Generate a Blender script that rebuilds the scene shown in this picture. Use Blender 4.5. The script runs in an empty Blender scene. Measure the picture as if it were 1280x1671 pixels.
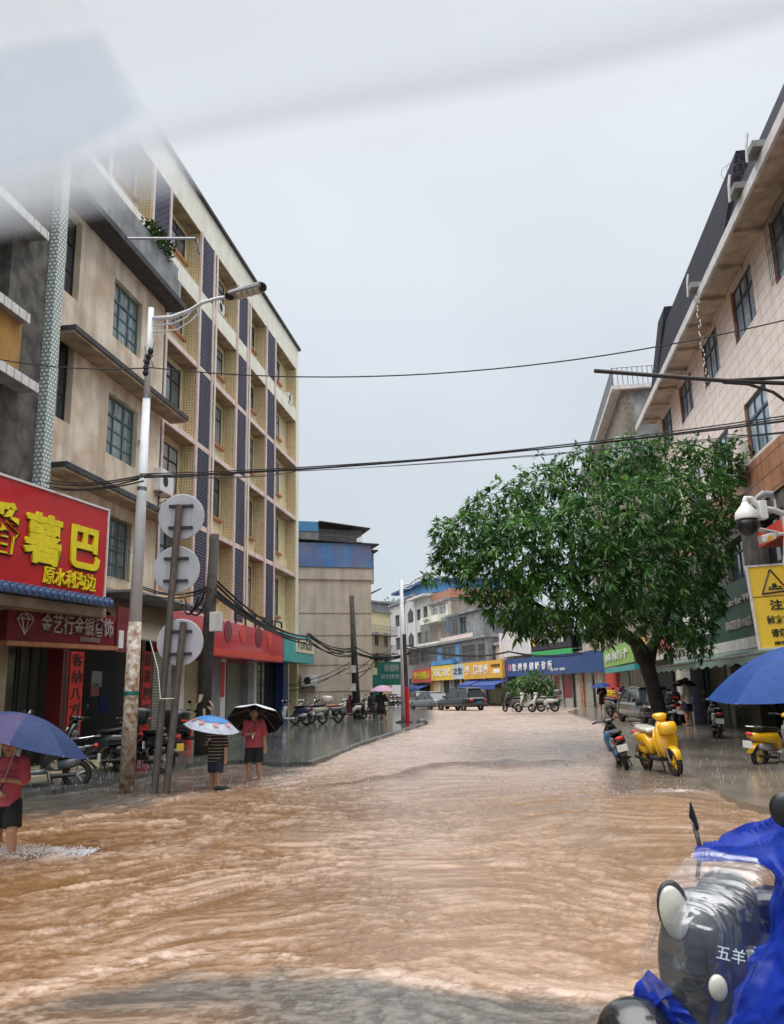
import bpy, math, random
import numpy as np
from mathutils import Vector, Matrix
R = math.radians
rnd = random.Random(7); rng = np.random.default_rng(7)
sc = bpy.context.scene
COL = sc.collection
# ------------------------------------------------------------------ camera
CAM_H, FPX, PITCH, ROLL = 1.65, 1325.0, 0.2152, -0.0235
F_ = np.array([0, math.cos(PITCH), math.sin(PITCH)]); r_ = np.array([1., 0, 0]); u_ = np.cross(r_, F_)
R_ = math.cos(ROLL) * r_ + math.sin(ROLL) * u_; U_ = -math.sin(ROLL) * r_ + math.cos(ROLL) * u_
CP = np.array([0, 0, CAM_H])
cd = bpy.data.cameras.new('camera'); cam = bpy.data.objects.new('camera', cd); COL.objects.link(cam)
M = Matrix(((R_[0], U_[0], -F_[0], 0), (R_[1], U_[1], -F_[1], 0), (R_[2], U_[2], -F_[2], CAM_H), (0, 0, 0, 1)))
cam.matrix_world = M
cd.sensor_fit = 'VERTICAL'; cd.sensor_height = 36; cd.lens = 36 * FPX / 1671
cd.clip_start = 0.02; cd.clip_end = 3000
cd.dof.use_dof = True; cd.dof.focus_distance = 11.0; cd.dof.aperture_fstop = cd.lens / 3.6
sc.camera = cam
# ------------------------------------------------------------------ world: overcast sky
SUN_EL, SUN_ROT = R(48), R(245)
w = bpy.data.worlds.new('World'); sc.world = w; w.use_nodes = True
nt = w.node_tree; nt.nodes.clear(); N = nt.nodes.new; L = nt.links.new
out = N('ShaderNodeOutputWorld'); bg1 = N('ShaderNodeBackground'); bg2 = N('ShaderNodeBackground'); mx = N('ShaderNodeMixShader')
sky = N('ShaderNodeTexSky'); sky.sky_type = 'NISHITA'; sky.sun_disc = False; sky.sun_elevation = SUN_EL; sky.sun_rotation = SUN_ROT
L(sky.outputs[0], bg1.inputs[0]); bg1.inputs[1].default_value = 0.06
tc = N('ShaderNodeTexCoord'); sx = N('ShaderNodeSeparateXYZ'); L(tc.outputs['Generated'], sx.inputs[0])
cr = N('ShaderNodeValToRGB'); L(sx.outputs['Z'], cr.inputs[0])
els = cr.color_ramp.elements
els[0].position = 0.0; els[0].color = (.60, .68, .74, 1)
els[1].position = 0.16; els[1].color = (.64, .705, .765, 1)
for p, c in ((.40, (.67, .72, .785, 1)), (.66, (.80, .84, .89, 1)), (.78, (3.2, 3.22, 3.25, 1)), (1., (5.4, 5.42, 5.45, 1))):  # overhead sky raised out of view to add light on the facades
    e = els.new(p); e.color = c
nz = N('ShaderNodeTexNoise'); nz.inputs['Scale'].default_value = 1.7; nz.inputs['Detail'].default_value = 3; L(tc.outputs['Generated'], nz.inputs[0])
mr = N('ShaderNodeMapRange'); L(nz.outputs[0], mr.inputs[0]); mr.inputs[1].default_value = .3; mr.inputs[2].default_value = .7
mr.inputs[3].default_value = .90; mr.inputs[4].default_value = 1.08
L(cr.outputs[0], bg2.inputs[0]); L(mr.outputs[0], bg2.inputs[1])
mx.inputs[0].default_value = .93; L(bg1.outputs[0], mx.inputs[1]); L(bg2.outputs[0], mx.inputs[2]); L(mx.outputs[0], out.inputs[0])
sd = bpy.data.lights.new('sun', 'SUN'); sun = bpy.data.objects.new('sun', sd); COL.objects.link(sun)
sd.energy = 1.0; sd.angle = R(35); sd.color = (1, .97, .93)
sun.rotation_euler = (math.pi / 2 - SUN_EL, 0, math.pi - SUN_ROT)
sc.view_settings.view_transform = 'Standard'; sc.view_settings.look = 'None'; sc.view_settings.exposure = 0.1; sc.view_settings.gamma = 1
sc.cycles.use_denoising = True; sc.cycles.max_bounces = 8; sc.cycles.transparent_max_bounces = 16
sc.cycles.caustics_reflective = False; sc.cycles.caustics_refractive = False; sc.cycles.sample_clamp_indirect = 4

# ------------------------------------------------------------------ helpers
def ray(x, y): return F_ * FPX + R_ * (x - 640) + U_ * (835.5 - y)
def atY(x, y, Y):
    d = ray(x, y); return CP + d * (Y / d[1])
def ground(x, y, z=0.):
    d = ray(x, y); return CP + d * ((z - CAM_H) / d[2])
def proj(P):
    d = P - CP; z = d @ F_
    return 640 + FPX * (d @ R_) / z, 835.5 - FPX * (d @ U_) / z
class Frame:
    """a facade frame: x along the facade, y into the building, z up"""
    def __init__(s, o, a):
        s.o = np.array([o[0], o[1], 0.]); s.a = a
        s.x = np.array([math.cos(a), math.sin(a), 0]); s.y = np.array([-math.sin(a), math.cos(a), 0])
    def at(s, px, py, off=0.):
        d = ray(px, py); p0 = s.o + s.y * off
        P = CP + d * (((p0 - CP) @ s.y) / (d @ s.y))
        return float((P - s.o) @ s.x), float(P[2])
    def w(s, x, y, z=0.): return s.o + s.x * x + s.y * y + np.array([0, 0, z])
TH = .143
def street(D, side):
    a = math.pi / 2 - TH if side > 0 else -math.pi / 2 - TH
    y = np.array([-math.sin(a), math.cos(a)]); return Frame(y * D, a)
def line(A, B): return Frame(A, math.atan2(B[1] - A[1], B[0] - A[0]))

def pset(o, label=None, cat=None, group=None, kind=None):
    if label: o['label'] = label
    if cat: o['category'] = cat
    if group: o['group'] = group
    if kind: o['kind'] = kind
    return o
def thing(name, label, cat, loc=(0, 0, 0), rz=0., group=None):
    o = bpy.data.objects.new(name, None); COL.objects.link(o); o.empty_display_size = .2
    o.location = loc; o.rotation_euler = (0, 0, rz); return pset(o, label, cat, group)
def fthing(name, label, cat, fr, group=None):
    return thing(name, label, cat, tuple(fr.o), fr.a, group)
def copy_tree(o, parent=None):
    c = o.copy(); COL.objects.link(c); c.parent = parent
    for ch in o.children: copy_tree(ch, c)
    return c

class MB:
    def __init__(s): s.v = []; s.f = []
    def add(s, vs, fs):
        b = len(s.v); s.v += [tuple(map(float, v)) for v in vs]; s.f += [tuple(i + b for i in f) for f in fs]; return s
    def box(s, x0, x1, y0, y1, z0, z1):
        return s.add([(x0, y0, z0), (x1, y0, z0), (x1, y1, z0), (x0, y1, z0), (x0, y0, z1), (x1, y0, z1), (x1, y1, z1), (x0, y1, z1)],
                     [(0, 3, 2, 1), (4, 5, 6, 7), (0, 1, 5, 4), (1, 2, 6, 5), (2, 3, 7, 6), (3, 0, 4, 7)])
    def hexa(s, p):  # 8 corners: 4 bottom 4 top
        return s.add(p, [(0, 3, 2, 1), (4, 5, 6, 7), (0, 1, 5, 4), (1, 2, 6, 5), (2, 3, 7, 6), (3, 0, 4, 7)])
    def prism(s, pts, d, axis='y', off=0.):  # polygon extruded by d along axis
        n = len(pts)
        def m(a, b, t): return (a, t, b) if axis == 'y' else ((a, b, t) if axis == 'z' else (t, a, b))
        vs = [m(a, b, off) for a, b in pts] + [m(a, b, off + d) for a, b in pts]
        return s.add(vs, [tuple(range(n)), tuple(range(2 * n - 1, n - 1, -1))] + [(i, i + n, (i + 1) % n + n, (i + 1) % n) for i in range(n)])
    def tube(s, pts, r, seg=8, cap=True):
        pts = [Vector(p) for p in pts]; n = len(pts); rs = r if isinstance(r, (list, tuple)) else [r] * n
        b = []; up = Vector((0, 0, 1)); prev = None
        for i, p in enumerate(pts):
            t = (pts[min(i + 1, n - 1)] - pts[max(i - 1, 0)])
            if t.length < 1e-9: t = Vector((0, 0, 1))
            t.normalize()
            a = (prev - t * prev.dot(t)) if prev is not None else t.cross(up)
            if a.length < 1e-4: a = t.cross(Vector((1, 0, 0)))
            a.normalize(); prev = a; c = t.cross(a)
            for k in range(seg):
                q = 2 * math.pi * k / seg; b.append(p + (a * math.cos(q) + c * math.sin(q)) * rs[i])
        fs = [(i * seg + k, i * seg + (k + 1) % seg, (i + 1) * seg + (k + 1) % seg, (i + 1) * seg + k) for i in range(n - 1) for k in range(seg)]
        if cap: fs += [tuple(range(seg - 1, -1, -1)), tuple((n - 1) * seg + k for k in range(seg))]
        return s.add(b, fs)
    def ball(s, c, r, seg=12, rings=8):
        rx, ry, rz = (r, r, r) if not isinstance(r, (tuple, list)) else r
        vs = [(c[0], c[1], c[2] - rz)]
        for i in range(1, rings):
            a = math.pi * i / rings
            for k in range(seg):
                q = 2 * math.pi * k / seg; vs.append((c[0] + rx * math.sin(a) * math.cos(q), c[1] + ry * math.sin(a) * math.sin(q), c[2] - rz * math.cos(a)))
        vs.append((c[0], c[1], c[2] + rz)); e = len(vs) - 1
        fs = [(0, 1 + (k + 1) % seg, 1 + k) for k in range(seg)] + [(e, 1 + (rings - 2) * seg + k, 1 + (rings - 2) * seg + (k + 1) % seg) for k in range(seg)]
        fs += [(1 + i * seg + k, 1 + i * seg + (k + 1) % seg, 1 + (i + 1) * seg + (k + 1) % seg, 1 + (i + 1) * seg + k) for i in range(rings - 2) for k in range(seg)]
        return s.add(vs, fs)
    def loft(s, secs, seg=16, e=2.6, cap=True):
        """sections (x, y, z, half width, half height): rounded boxes along a path in the xz plane"""
        n = len(secs); vs = []
        for i, (x, y, z, hw, hh) in enumerate(secs):
            a, b = secs[max(i - 1, 0)], secs[min(i + 1, n - 1)]
            tx, tz = b[0] - a[0], b[2] - a[2]; l = math.hypot(tx, tz) or 1; nx, nzz = -tz / l, tx / l
            for k in range(seg):
                q = 2 * math.pi * k / seg; cq, sq = math.cos(q), math.sin(q)
                u = math.copysign(abs(cq) ** (2 / e), cq) * hw; v = math.copysign(abs(sq) ** (2 / e), sq) * hh
                vs.append((x + nx * v, y + u, z + nzz * v))
        fs = [(i * seg + k, i * seg + (k + 1) % seg, (i + 1) * seg + (k + 1) % seg, (i + 1) * seg + k) for i in range(n - 1) for k in range(seg)]
        if cap: fs += [tuple(range(seg - 1, -1, -1)), tuple((n - 1) * seg + k for k in range(seg))]
        return s.add(vs, fs)
    def torus(s, c, Rr, r, axis='y', seg=28, ms=8, a0=0., a1=2 * math.pi):
        full = abs(a1 - a0 - 2 * math.pi) < 1e-6; n = seg + (0 if full else 1); vs = []
        for i in range(n):
            a = a0 + (a1 - a0) * i / seg
            for k in range(ms):
                q = 2 * math.pi * k / ms; rr = Rr + r * math.cos(q); t = r * math.sin(q)
                p = (rr * math.cos(a), t, rr * math.sin(a)) if axis == 'y' else ((rr * math.cos(a), rr * math.sin(a), t) if axis == 'z' else (t, rr * math.cos(a), rr * math.sin(a)))
                vs.append((c[0] + p[0], c[1] + p[1], c[2] + p[2]))
        m = n if full else n - 1
        return s.add(vs, [(i * ms + k, i * ms + (k + 1) % ms, ((i + 1) % n) * ms + (k + 1) % ms, ((i + 1) % n) * ms + k) for i in range(m) for k in range(ms)])
    def lathe(s, prof, c=(0, 0, 0), seg=20, axis='z', cap=True):
        n = len(prof); vs = []
        for r, h in prof:
            for k in range(seg):
                q = 2 * math.pi * k / seg; a, b = r * math.cos(q), r * math.sin(q)
                p = (a, b, h) if axis == 'z' else ((a, h, b) if axis == 'y' else (h, a, b)); vs.append((c[0] + p[0], c[1] + p[1], c[2] + p[2]))
        fs = [(i * seg + k, i * seg + (k + 1) % seg, (i + 1) * seg + (k + 1) % seg, (i + 1) * seg + k) for i in range(n - 1) for k in range(seg)]
        return s.add(vs, fs + ([tuple(range(seg - 1, -1, -1)), tuple((n - 1) * seg + k for k in range(seg))] if cap else []))
    def build(s, name, m, parent=None, smooth=False, bevel=0., solid=0., sub=0, loc=None, rot=None, remesh=0., disp=0.):
        me = bpy.data.meshes.new(name); me.from_pydata(s.v, [], s.f); me.update()
        import bmesh
        b = bmesh.new(); b.from_mesh(me); bmesh.ops.recalc_face_normals(b, faces=b.faces); b.to_mesh(me); b.free()
        if smooth: me.polygons.foreach_set('use_smooth', [True] * len(me.polygons))
        me.materials.append(MT[m] if isinstance(m, str) else m)
        o = bpy.data.objects.new(name, me); COL.objects.link(o)
        if parent is not None: o.parent = parent
        if loc is not None: o.location = loc
        if rot is not None: o.rotation_euler = rot
        if remesh:
            r = o.modifiers.new('remesh', 'REMESH'); r.mode = 'VOXEL'; r.voxel_size = remesh; r.use_smooth_shade = True
            q = o.modifiers.new('smooth', 'SMOOTH'); q.iterations = 3; q.factor = .5
        if disp:
            t = bpy.data.textures.new('folds', 'CLOUDS'); t.noise_scale = .09
            d = o.modifiers.new('disp', 'DISPLACE'); d.texture = t; d.strength = disp; d.texture_coords = 'LOCAL'
        if solid:
            q = o.modifiers.new('solid', 'SOLIDIFY'); q.thickness = solid; q.offset = 0
        if bevel:
            q = o.modifiers.new('bevel', 'BEVEL'); q.width = bevel; q.segments = 2; q.limit_method = 'ANGLE'
        if sub:
            q = o.modifiers.new('sub', 'SUBSURF'); q.levels = sub; q.render_levels = sub
        return o
def tagm(o, label, cat, group=None): return pset(o, label, cat, group)

def text(name, s, size, m, parent, loc, rot=(math.pi / 2, 0, 0), depth=.02, bold=.0, width=None, align='LEFT', sy=1., shear=0.):
    c = bpy.data.curves.new(name, 'FONT'); c.body = s; c.size = size; c.extrude = depth / 2; c.offset = bold * size; c.align_x = align; c.shear = shear
    o = bpy.data.objects.new(name, c); COL.objects.link(o)
    me = bpy.data.meshes.new_from_object(o.evaluated_get(bpy.context.evaluated_depsgraph_get())); bpy.data.objects.remove(o)
    me.materials.clear(); me.materials.append(MT[m]); q = bpy.data.objects.new(name, me); COL.objects.link(q)
    if parent is not None: q.parent = parent
    q.location = loc; q.rotation_euler = rot
    xs = [v.co.x for v in me.vertices]; wd = (max(xs) - min(xs)) if xs else 1
    q.scale = ((width / wd) if width else 1., sy, 1.)
    return q

# ------------------------------------------------------------------ materials
MT = {}
def mat(name, c1, c2=None, rough=.6, scale=3., bump=0., bscale=40., streak=None, sk=.5, metal=0., spec=.5, brick=None, wave=None, coat=0., detail=4., blotch=None, bk=.5, trans=0., alpha=1., sub=0.):
    m = bpy.data.materials.new(name); m.use_nodes = True; nt = m.node_tree; b = nt.nodes['Principled BSDF']; N = nt.nodes.new; L = nt.links.new
    tc = N('ShaderNodeTexCoord'); c2 = c2 or tuple(x * .8 for x in c1)
    def rgb(c):
        n = N('ShaderNodeRGB'); n.outputs[0].default_value = (*c, 1); return n.outputs[0]
    def mixc(f, a, bb):
        n = N('ShaderNodeMix'); n.data_type = 'RGBA'; L(f, n.inputs[0]); L(a, n.inputs[6]); L(bb, n.inputs[7]); return n.outputs[2]
    def noise(sc_, sz=None, det=detail, lo=.35, hi=.65):
        mp = N('ShaderNodeMapping'); L(tc.outputs['Object'], mp.inputs[0])
        if sz: mp.inputs['Scale'].default_value = sz
        n = N('ShaderNodeTexNoise'); n.inputs['Scale'].default_value = sc_; n.inputs['Detail'].default_value = det; L(mp.outputs[0], n.inputs[0])
        r = N('ShaderNodeMapRange'); L(n.outputs[0], r.inputs[0]); r.inputs[1].default_value = lo; r.inputs[2].default_value = hi; return r.outputs[0]
    def mul(f, k):
        n = N('ShaderNodeMath'); n.operation = 'MULTIPLY'; L(f, n.inputs[0]); n.inputs[1].default_value = k; return n.outputs[0]
    col = mixc(noise(scale), rgb(c1), rgb(c2)); hgt = None
    if brick:   # (w, h, mortar, colour, offset, plane)
        bw, bh, mo, mc, of, pl = brick
        sp = N('ShaderNodeSeparateXYZ'); L(tc.outputs['Object'], sp.inputs[0]); cb = N('ShaderNodeCombineXYZ')
        a = N('ShaderNodeMath'); a.operation = 'ADD'; L(sp.outputs[0], a.inputs[0]); L(sp.outputs[1], a.inputs[1])
        if pl == 'xy': L(sp.outputs[0], cb.inputs[0]); L(sp.outputs[1], cb.inputs[1])
        else: L(a.outputs[0], cb.inputs[0]); L(sp.outputs[2], cb.inputs[1])
        t = N('ShaderNodeTexBrick'); L(cb.outputs[0], t.inputs[0]); t.offset = of; t.inputs['Scale'].default_value = 1
        t.inputs['Brick Width'].default_value = bw; t.inputs['Row Height'].default_value = bh; t.inputs['Mortar Size'].default_value = mo; t.inputs['Mortar Smooth'].default_value = .1
        t.inputs['Color1'].default_value = (0, 0, 0, 1); t.inputs['Color2'].default_value = (.0, .0, .0, 1); t.inputs['Mortar'].default_value = (1, 1, 1, 1)
        col = mixc(t.outputs['Color'], col, rgb(mc)); hgt = mul(t.outputs['Color'], -1)
    if wave:   # (axis, scale, colour, low, high)
        ax, ws, wc, lo, hi = wave
        t = N('ShaderNodeTexWave'); t.bands_direction = ax; t.inputs['Scale'].default_value = ws; L(tc.outputs['Object'], t.inputs[0])
        r = N('ShaderNodeMapRange'); L(t.outputs['Fac'], r.inputs[0]); r.inputs[1].default_value = lo; r.inputs[2].default_value = hi
        col = mixc(r.outputs[0], col, rgb(wc)); hgt = t.outputs['Fac']
    if blotch: col = mixc(mul(noise(.55, None, 6, .45, .7), bk), col, rgb(blotch))
    if streak: col = mixc(mul(noise(2.2, (1, 1, .12), 6, .42, .75), sk), col, rgb(streak))
    L(col, b.inputs['Base Color']); b.inputs['Roughness'].default_value = rough; b.inputs['Metallic'].default_value = metal
    b.inputs['Specular IOR Level'].default_value = spec; b.inputs['Coat Weight'].default_value = coat; b.inputs['Coat Roughness'].default_value = .08
    b.inputs['Transmission Weight'].default_value = trans; b.inputs['Alpha'].default_value = alpha
    if bump or hgt is not None:
        bp = N('ShaderNodeBump'); bp.inputs['Distance'].default_value = .01; h = noise(bscale, None, 5, 0, 1)
        if hgt is not None:
            ad = N('ShaderNodeMath'); ad.operation = 'ADD'; L(mul(h, max(bump, .01)), ad.inputs[0]); L(hgt, ad.inputs[1]); h = ad.outputs[0]; bp.inputs['Strength'].default_value = .6
        else: bp.inputs['Strength'].default_value = bump
        L(h, bp.inputs['Height']); L(bp.outputs[0], b.inputs['Normal'])
    MT[name] = m; return m
def plain(name, c, rough=.5, metal=0., **k): return mat(name, c, tuple(x * .85 for x in c), rough, 6., metal=metal, **k)
plain('black', (.012, .012, .014), .35); plain('black_matt', (.02, .02, .022), .8); plain('rubber', (.02, .02, .02), .75)
plain('chrome', (.6, .6, .62), .2, 1.); plain('steel', (.28, .28, .29), .4, .8, bump=.1); plain('dark_steel', (.06, .055, .055), .5, .5)
plain('white_paint', (.78, .78, .76), .35); plain('grey_plastic', (.3, .3, .31), .5); plain('silver', (.5, .51, .52), .3, .6)
plain('yellow_letter', (.85, .72, .02), .4); plain('white_letter', (.85, .85, .85), .4); plain('red_letter', (.7, .05, .04), .4); plain('silver_letter', (.55, .5, .48), .35, .5); plain('black_letter', (.02, .02, .02), .5)
plain('dark_glass', (.03, .04, .05), .06, spec=.8); plain('lamp_glass', (.75, .75, .6), .1, coat=1.); plain('interior_shade', (.025, .028, .03), .7)  # the last is near-black, holding the shade of unlit shops in its colour
mat('window_glass', (.10, .13, .15), (.04, .05, .06), .08, 1.5, spec=.9); mat('pale_curtain', (.42, .44, .42), (.22, .23, .22), .3, 3, wave=('X', 1.7, (.3, .3, .28), .4, .8)); mat('shut_board', (.22, .25, .24), (.15, .17, .17), .5, 3)
mat('curtain_glass', (.30, .33, .35), (.12, .14, .16), .15, 2.5, spec=.8, wave=('X', 1.3, (.16, .19, .2), .3, .8))
mat('teal_frame', (.05, .13, .13), (.08, .17, .17), .5, 5); mat('blue_frame', (.04, .08, .15), (.03, .06, .11), .4, 5)
mat('old_plaster', (.86, .77, .63), (.66, .56, .44), .8, 1.1, bump=.3, bscale=30, streak=(.30, .20, .12), sk=.6, blotch=(.50, .32, .18), bk=.5)
mat('dark_plaster', (.17, .16, .14), (.06, .055, .05), .85, 2.2, bump=.4, bscale=25, streak=(.03, .03, .03), sk=.6)
mat('mottled_plaster', (.38, .34, .29), (.22, .19, .16), .85, 5, bump=.5, bscale=60, streak=(.05, .045, .04), sk=.8)
mat('ochre_plaster', (.52, .30, .07), (.38, .2, .05), .8, 1.5, bump=.3, streak=(.12, .08, .05), sk=.5)
mat('concrete', (.34, .35, .36), (.20, .21, .22), .8, 1.5, bump=.4, streak=(.12, .12, .12), sk=.6)
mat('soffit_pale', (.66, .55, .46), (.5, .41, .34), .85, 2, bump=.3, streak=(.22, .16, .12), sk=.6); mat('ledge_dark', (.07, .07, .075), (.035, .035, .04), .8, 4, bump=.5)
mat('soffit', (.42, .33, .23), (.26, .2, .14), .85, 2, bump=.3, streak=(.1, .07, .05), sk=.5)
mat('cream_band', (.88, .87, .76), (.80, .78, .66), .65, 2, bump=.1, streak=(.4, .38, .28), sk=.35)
mat('cream_wall', (.74, .66, .42), (.62, .55, .34), .7, 2, bump=.1)
mat('yellow_tile', (.80, .66, .42), (.68, .56, .35), .4, 4, brick=(.12, .12, .009, (.30, .22, .11), 0, 'xz'), streak=(.3, .24, .12), sk=.3)
mat('purple_tile', (.026, .026, .045), (.04, .04, .062), .75, 3, spec=.15, brick=(.30, .13, .022, (.15, .15, .20), .5, 'xz'), streak=(.02, .02, .03), sk=.4)
mat('pink_trim', (.82, .67, .61), (.70, .56, .51), .6, 3, bump=.1, streak=(.3, .2, .18), sk=.4)
mat('orange_sill', (.45, .2, .1), (.33, .14, .07), .6, 5)
mat('pattern_tile', (.75, .80, .76), (.66, .72, .68), .35, 4, brick=(.13, .11, .022, (.20, .25, .24), .5, 'xz'))
mat('white_tile', (.7, .7, .66), (.6, .6, .56), .35, 4, brick=(.3, .8, .015, (.2, .2, .2), 0, 'xz'))
mat('pink_brick', (.96, .84, .78), (.90, .76, .70), .45, 2, brick=(1.05, .36, .009, (.30, .17, .13), .5, 'xz'), streak=(.5, .38, .33), sk=.35)
mat('orange_tile', (.55, .25, .14), (.42, .18, .10), .5, 2, brick=(.9, .5, .02, (.16, .09, .06), .5, 'xz'), streak=(.1, .07, .06), sk=.6)
mat('roof_tile', (.022, .022, .032), (.012, .012, .020), .8, 2, spec=.15, brick=(.22, .30, .02, (.035, .035, .045), .5, 'xz'), bump=.5)
mat('fascia_white', (.72, .70, .70), (.55, .53, .53), .5, 4, streak=(.3, .28, .26), sk=.4)
mat('beige_side', (.66, .57, .47), (.54, .47, .39), .85, 1.2, bump=.25, streak=(.24, .20, .17), sk=.5, blotch=(.62, .56, .48), bk=.5)
mat('peeled', (.66, .62, .54), (.35, .29, .22), .9, 6, bump=.5)
mat('blue_sheet', (.06, .22, .55), (.16, .32, .58), .45, .8, wave=('X', 2.4, (.04, .12, .3), .75, .95), streak=(.30, .13, .05), sk=.75)
mat('blue_flat', (.05, .25, .55), (.08, .3, .6), .5, 2, streak=(.2, .25, .3), sk=.3)
mat('blue_corr', (.03, .10, .33), (.025, .08, .27), .4, 2, wave=('Z', 4.2, (.01, .025, .10), .35, .8))
mat('green_corr', (.015, .10, .055), (.012, .08, .045), .45, 2, wave=('X', 5, (.006, .03, .02), .4, .85))
mat('shutter', (.30, .33, .26), (.24, .27, .22), .5, 2, wave=('Z', 3.6, (.10, .11, .09), .5, .95), streak=(.12, .12, .1), sk=.3)
mat('shutter_pale', (.48, .48, .42), (.38, .38, .34), .5, 2, wave=('Z', 3.6, (.2, .2, .18), .5, .95), streak=(.2, .2, .18), sk=.4)
mat('red_sign', (.55, .012, .02), (.47, .01, .018), .35, 1, streak=(.35, .01, .02), sk=.4, coat=.3); mat('maroon', (.19, .02, .03), (.14, .015, .02), .4, 3)
mat('couplet_red', (.72, .05, .03), (.62, .04, .03), .6, 3); mat('green_sign', (.01, .16, .12), None, .4); mat('teal_sign', (.05, .42, .42), None, .4); mat('cream_sign', (.75, .72, .55), None, .4)
mat('navy_sign', (.02, .06, .2), None, .4); mat('gold_sign', (.75, .42, .06), (.68, .36, .05), .4, streak=(.5, .3, .1), sk=.4); mat('yellow_sign', (.85, .58, .06), None, .4); mat('red_sign_flat', (.68, .06, .03), None, .4); mat('pale_sign', (.5, .58, .62), None, .4)
mat('lime_sign', (.30, .55, .12), (.26, .48, .1), .4); mat('black_sign', (.03, .02, .04), None, .4); mat('bright_green', (.06, .45, .12), None, .4)
mat('warn_yellow', (.86, .60, .05), (.8, .5, .04), .35, 2, blotch=(.5, .3, .06), bk=.4)
mat('pole_white', (.72, .74, .76), (.62, .64, .66), .4, 5); mat('pole_rust', (.62, .60, .52), (.20, .09, .035), .6, 9, bump=.3, streak=(.28, .12, .04), sk=.6)
mat('sign_back', (.52, .52, .56), (.44, .44, .48), .45, 3, metal=.2, streak=(.3, .3, .32), sk=.3); mat('post_grey', (.13, .12, .11), (.08, .07, .065), .5, 8, metal=.3, streak=(.2, .12, .07), sk=.4)
mat('wood_pole', (.065, .055, .05), (.03, .027, .025), .8, 6, bump=.6, streak=(.1, .09, .08), sk=.5)
mat('bark', (.045, .04, .034), (.02, .018, .016), .75, 8, bump=.9, bscale=18)
mat('paving', (.10, .105, .10), (.055, .06, .058), .12, 1.2, brick=(1.2, 3., .02, (.02, .02, .02), 0, 'xy'), spec=.7, blotch=(.14, .15, .14), bk=.6)
mat('wet_concrete', (.22, .19, .155), (.13, .115, .10), .16, .8, bump=.15, bscale=12, blotch=(.30, .25, .19), bk=.7)
mat('earth', (.10, .085, .07), None, .9, .5); mat('tile_step', (.42, .36, .24), (.33, .28, .19), .3, 2); mat('kerb', (.12, .12, .12), (.07, .07, .07), .4, 4, bump=.3)
mat('skin', (.46, .25, .16), (.42, .22, .14), .5, 4); mat('hair', (.012, .01, .009), None, .5, bump=.4); mat('denim', (.02, .025, .045), None, .8, bump=.2); mat('black_cloth', (.010, .010, .012), (.016, .016, .018), .9, bump=.2)
mat('red_shirt', (.42, .075, .095), (.34, .055, .075), .85, 7, bump=.2); mat('stripe_shirt', (.013, .013, .015), (.02, .02, .02), .85, 7, wave=('Z', 5.6, (.30, .25, .16), .80, .9)); mat('white_shirt', (.6, .58, .55), None, .85, bump=.2)
mat('navy_shirt', (.03, .035, .07), None, .8, bump=.2); mat('raincoat_maroon', (.12, .02, .05), None, .4, bump=.2); mat('sandal', (.05, .3, .35), None, .6)
def fabric(name, c, tr=.35, c2=None, rough=.45):
    m = mat(name, c, c2 or tuple(x * .8 for x in c), rough, 12, bump=.1, bscale=90, spec=.2); nt = m.node_tree; b = nt.nodes['Principled BSDF']
    t = nt.nodes.new('ShaderNodeBsdfTranslucent'); s = nt.nodes.new('ShaderNodeMixShader'); s.inputs[0].default_value = tr
    src = b.inputs['Base Color'].links[0].from_socket; nt.links.new(src, t.inputs[0]); o = nt.nodes['Material Output']
    nt.links.new(b.outputs[0], s.inputs[1]); nt.links.new(t.outputs[0], s.inputs[2]); nt.links.new(s.outputs[0], o.inputs[0]); return m
fabric('umb_slate', (.028, .052, .15), .2, None, .6); fabric('umb_purple', (.07, .06, .15), .2, None, .6); fabric('umb_blue', (.018, .065, .26), .2, None, .55); fabric('umb_black', (.008, .008, .01), .02); fabric('umb_silver', (.62, .64, .68), .02)
fabric('umb_pink', (.75, .48, .66)); fabric('umb_white', (.62, .68, .80)); fabric('umb_sky', (.10, .33, .72)); fabric('umb_coral', (.75, .35, .38))
fabric('awning_green', (.30, .42, .36), .3); fabric('awning_tan', (.62, .52, .38), .45); fabric('awning_blue', (.06, .12, .4), .2); fabric('tarp_blue', (.010, .034, .30), .08, (.006, .020, .21), .36)
# ------------------------------------------------------------------ the ground
def npmesh(name, V, Fq, m, smooth=True):
    me = bpy.data.meshes.new(name); n = Fq.shape[1]
    me.vertices.add(len(V)); me.vertices.foreach_set('co', V.astype(np.float32).ravel())
    me.loops.add(Fq.size); me.loops.foreach_set('vertex_index', Fq.astype(np.int32).ravel())
    me.polygons.add(len(Fq)); me.polygons.foreach_set('loop_start', np.arange(0, Fq.size, n, dtype=np.int32)); me.update(calc_edges=True)
    me.polygons.foreach_set('use_smooth', np.full(len(Fq), smooth)); me.materials.append(MT[m] if isinstance(m, str) else m)
    o = bpy.data.objects.new(name, me); COL.objects.link(o); return o
g = MB().box(-900, 900, -60, 1500, -1.2, -.25).build('ground', 'earth'); g['kind'] = 'structure'
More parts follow.
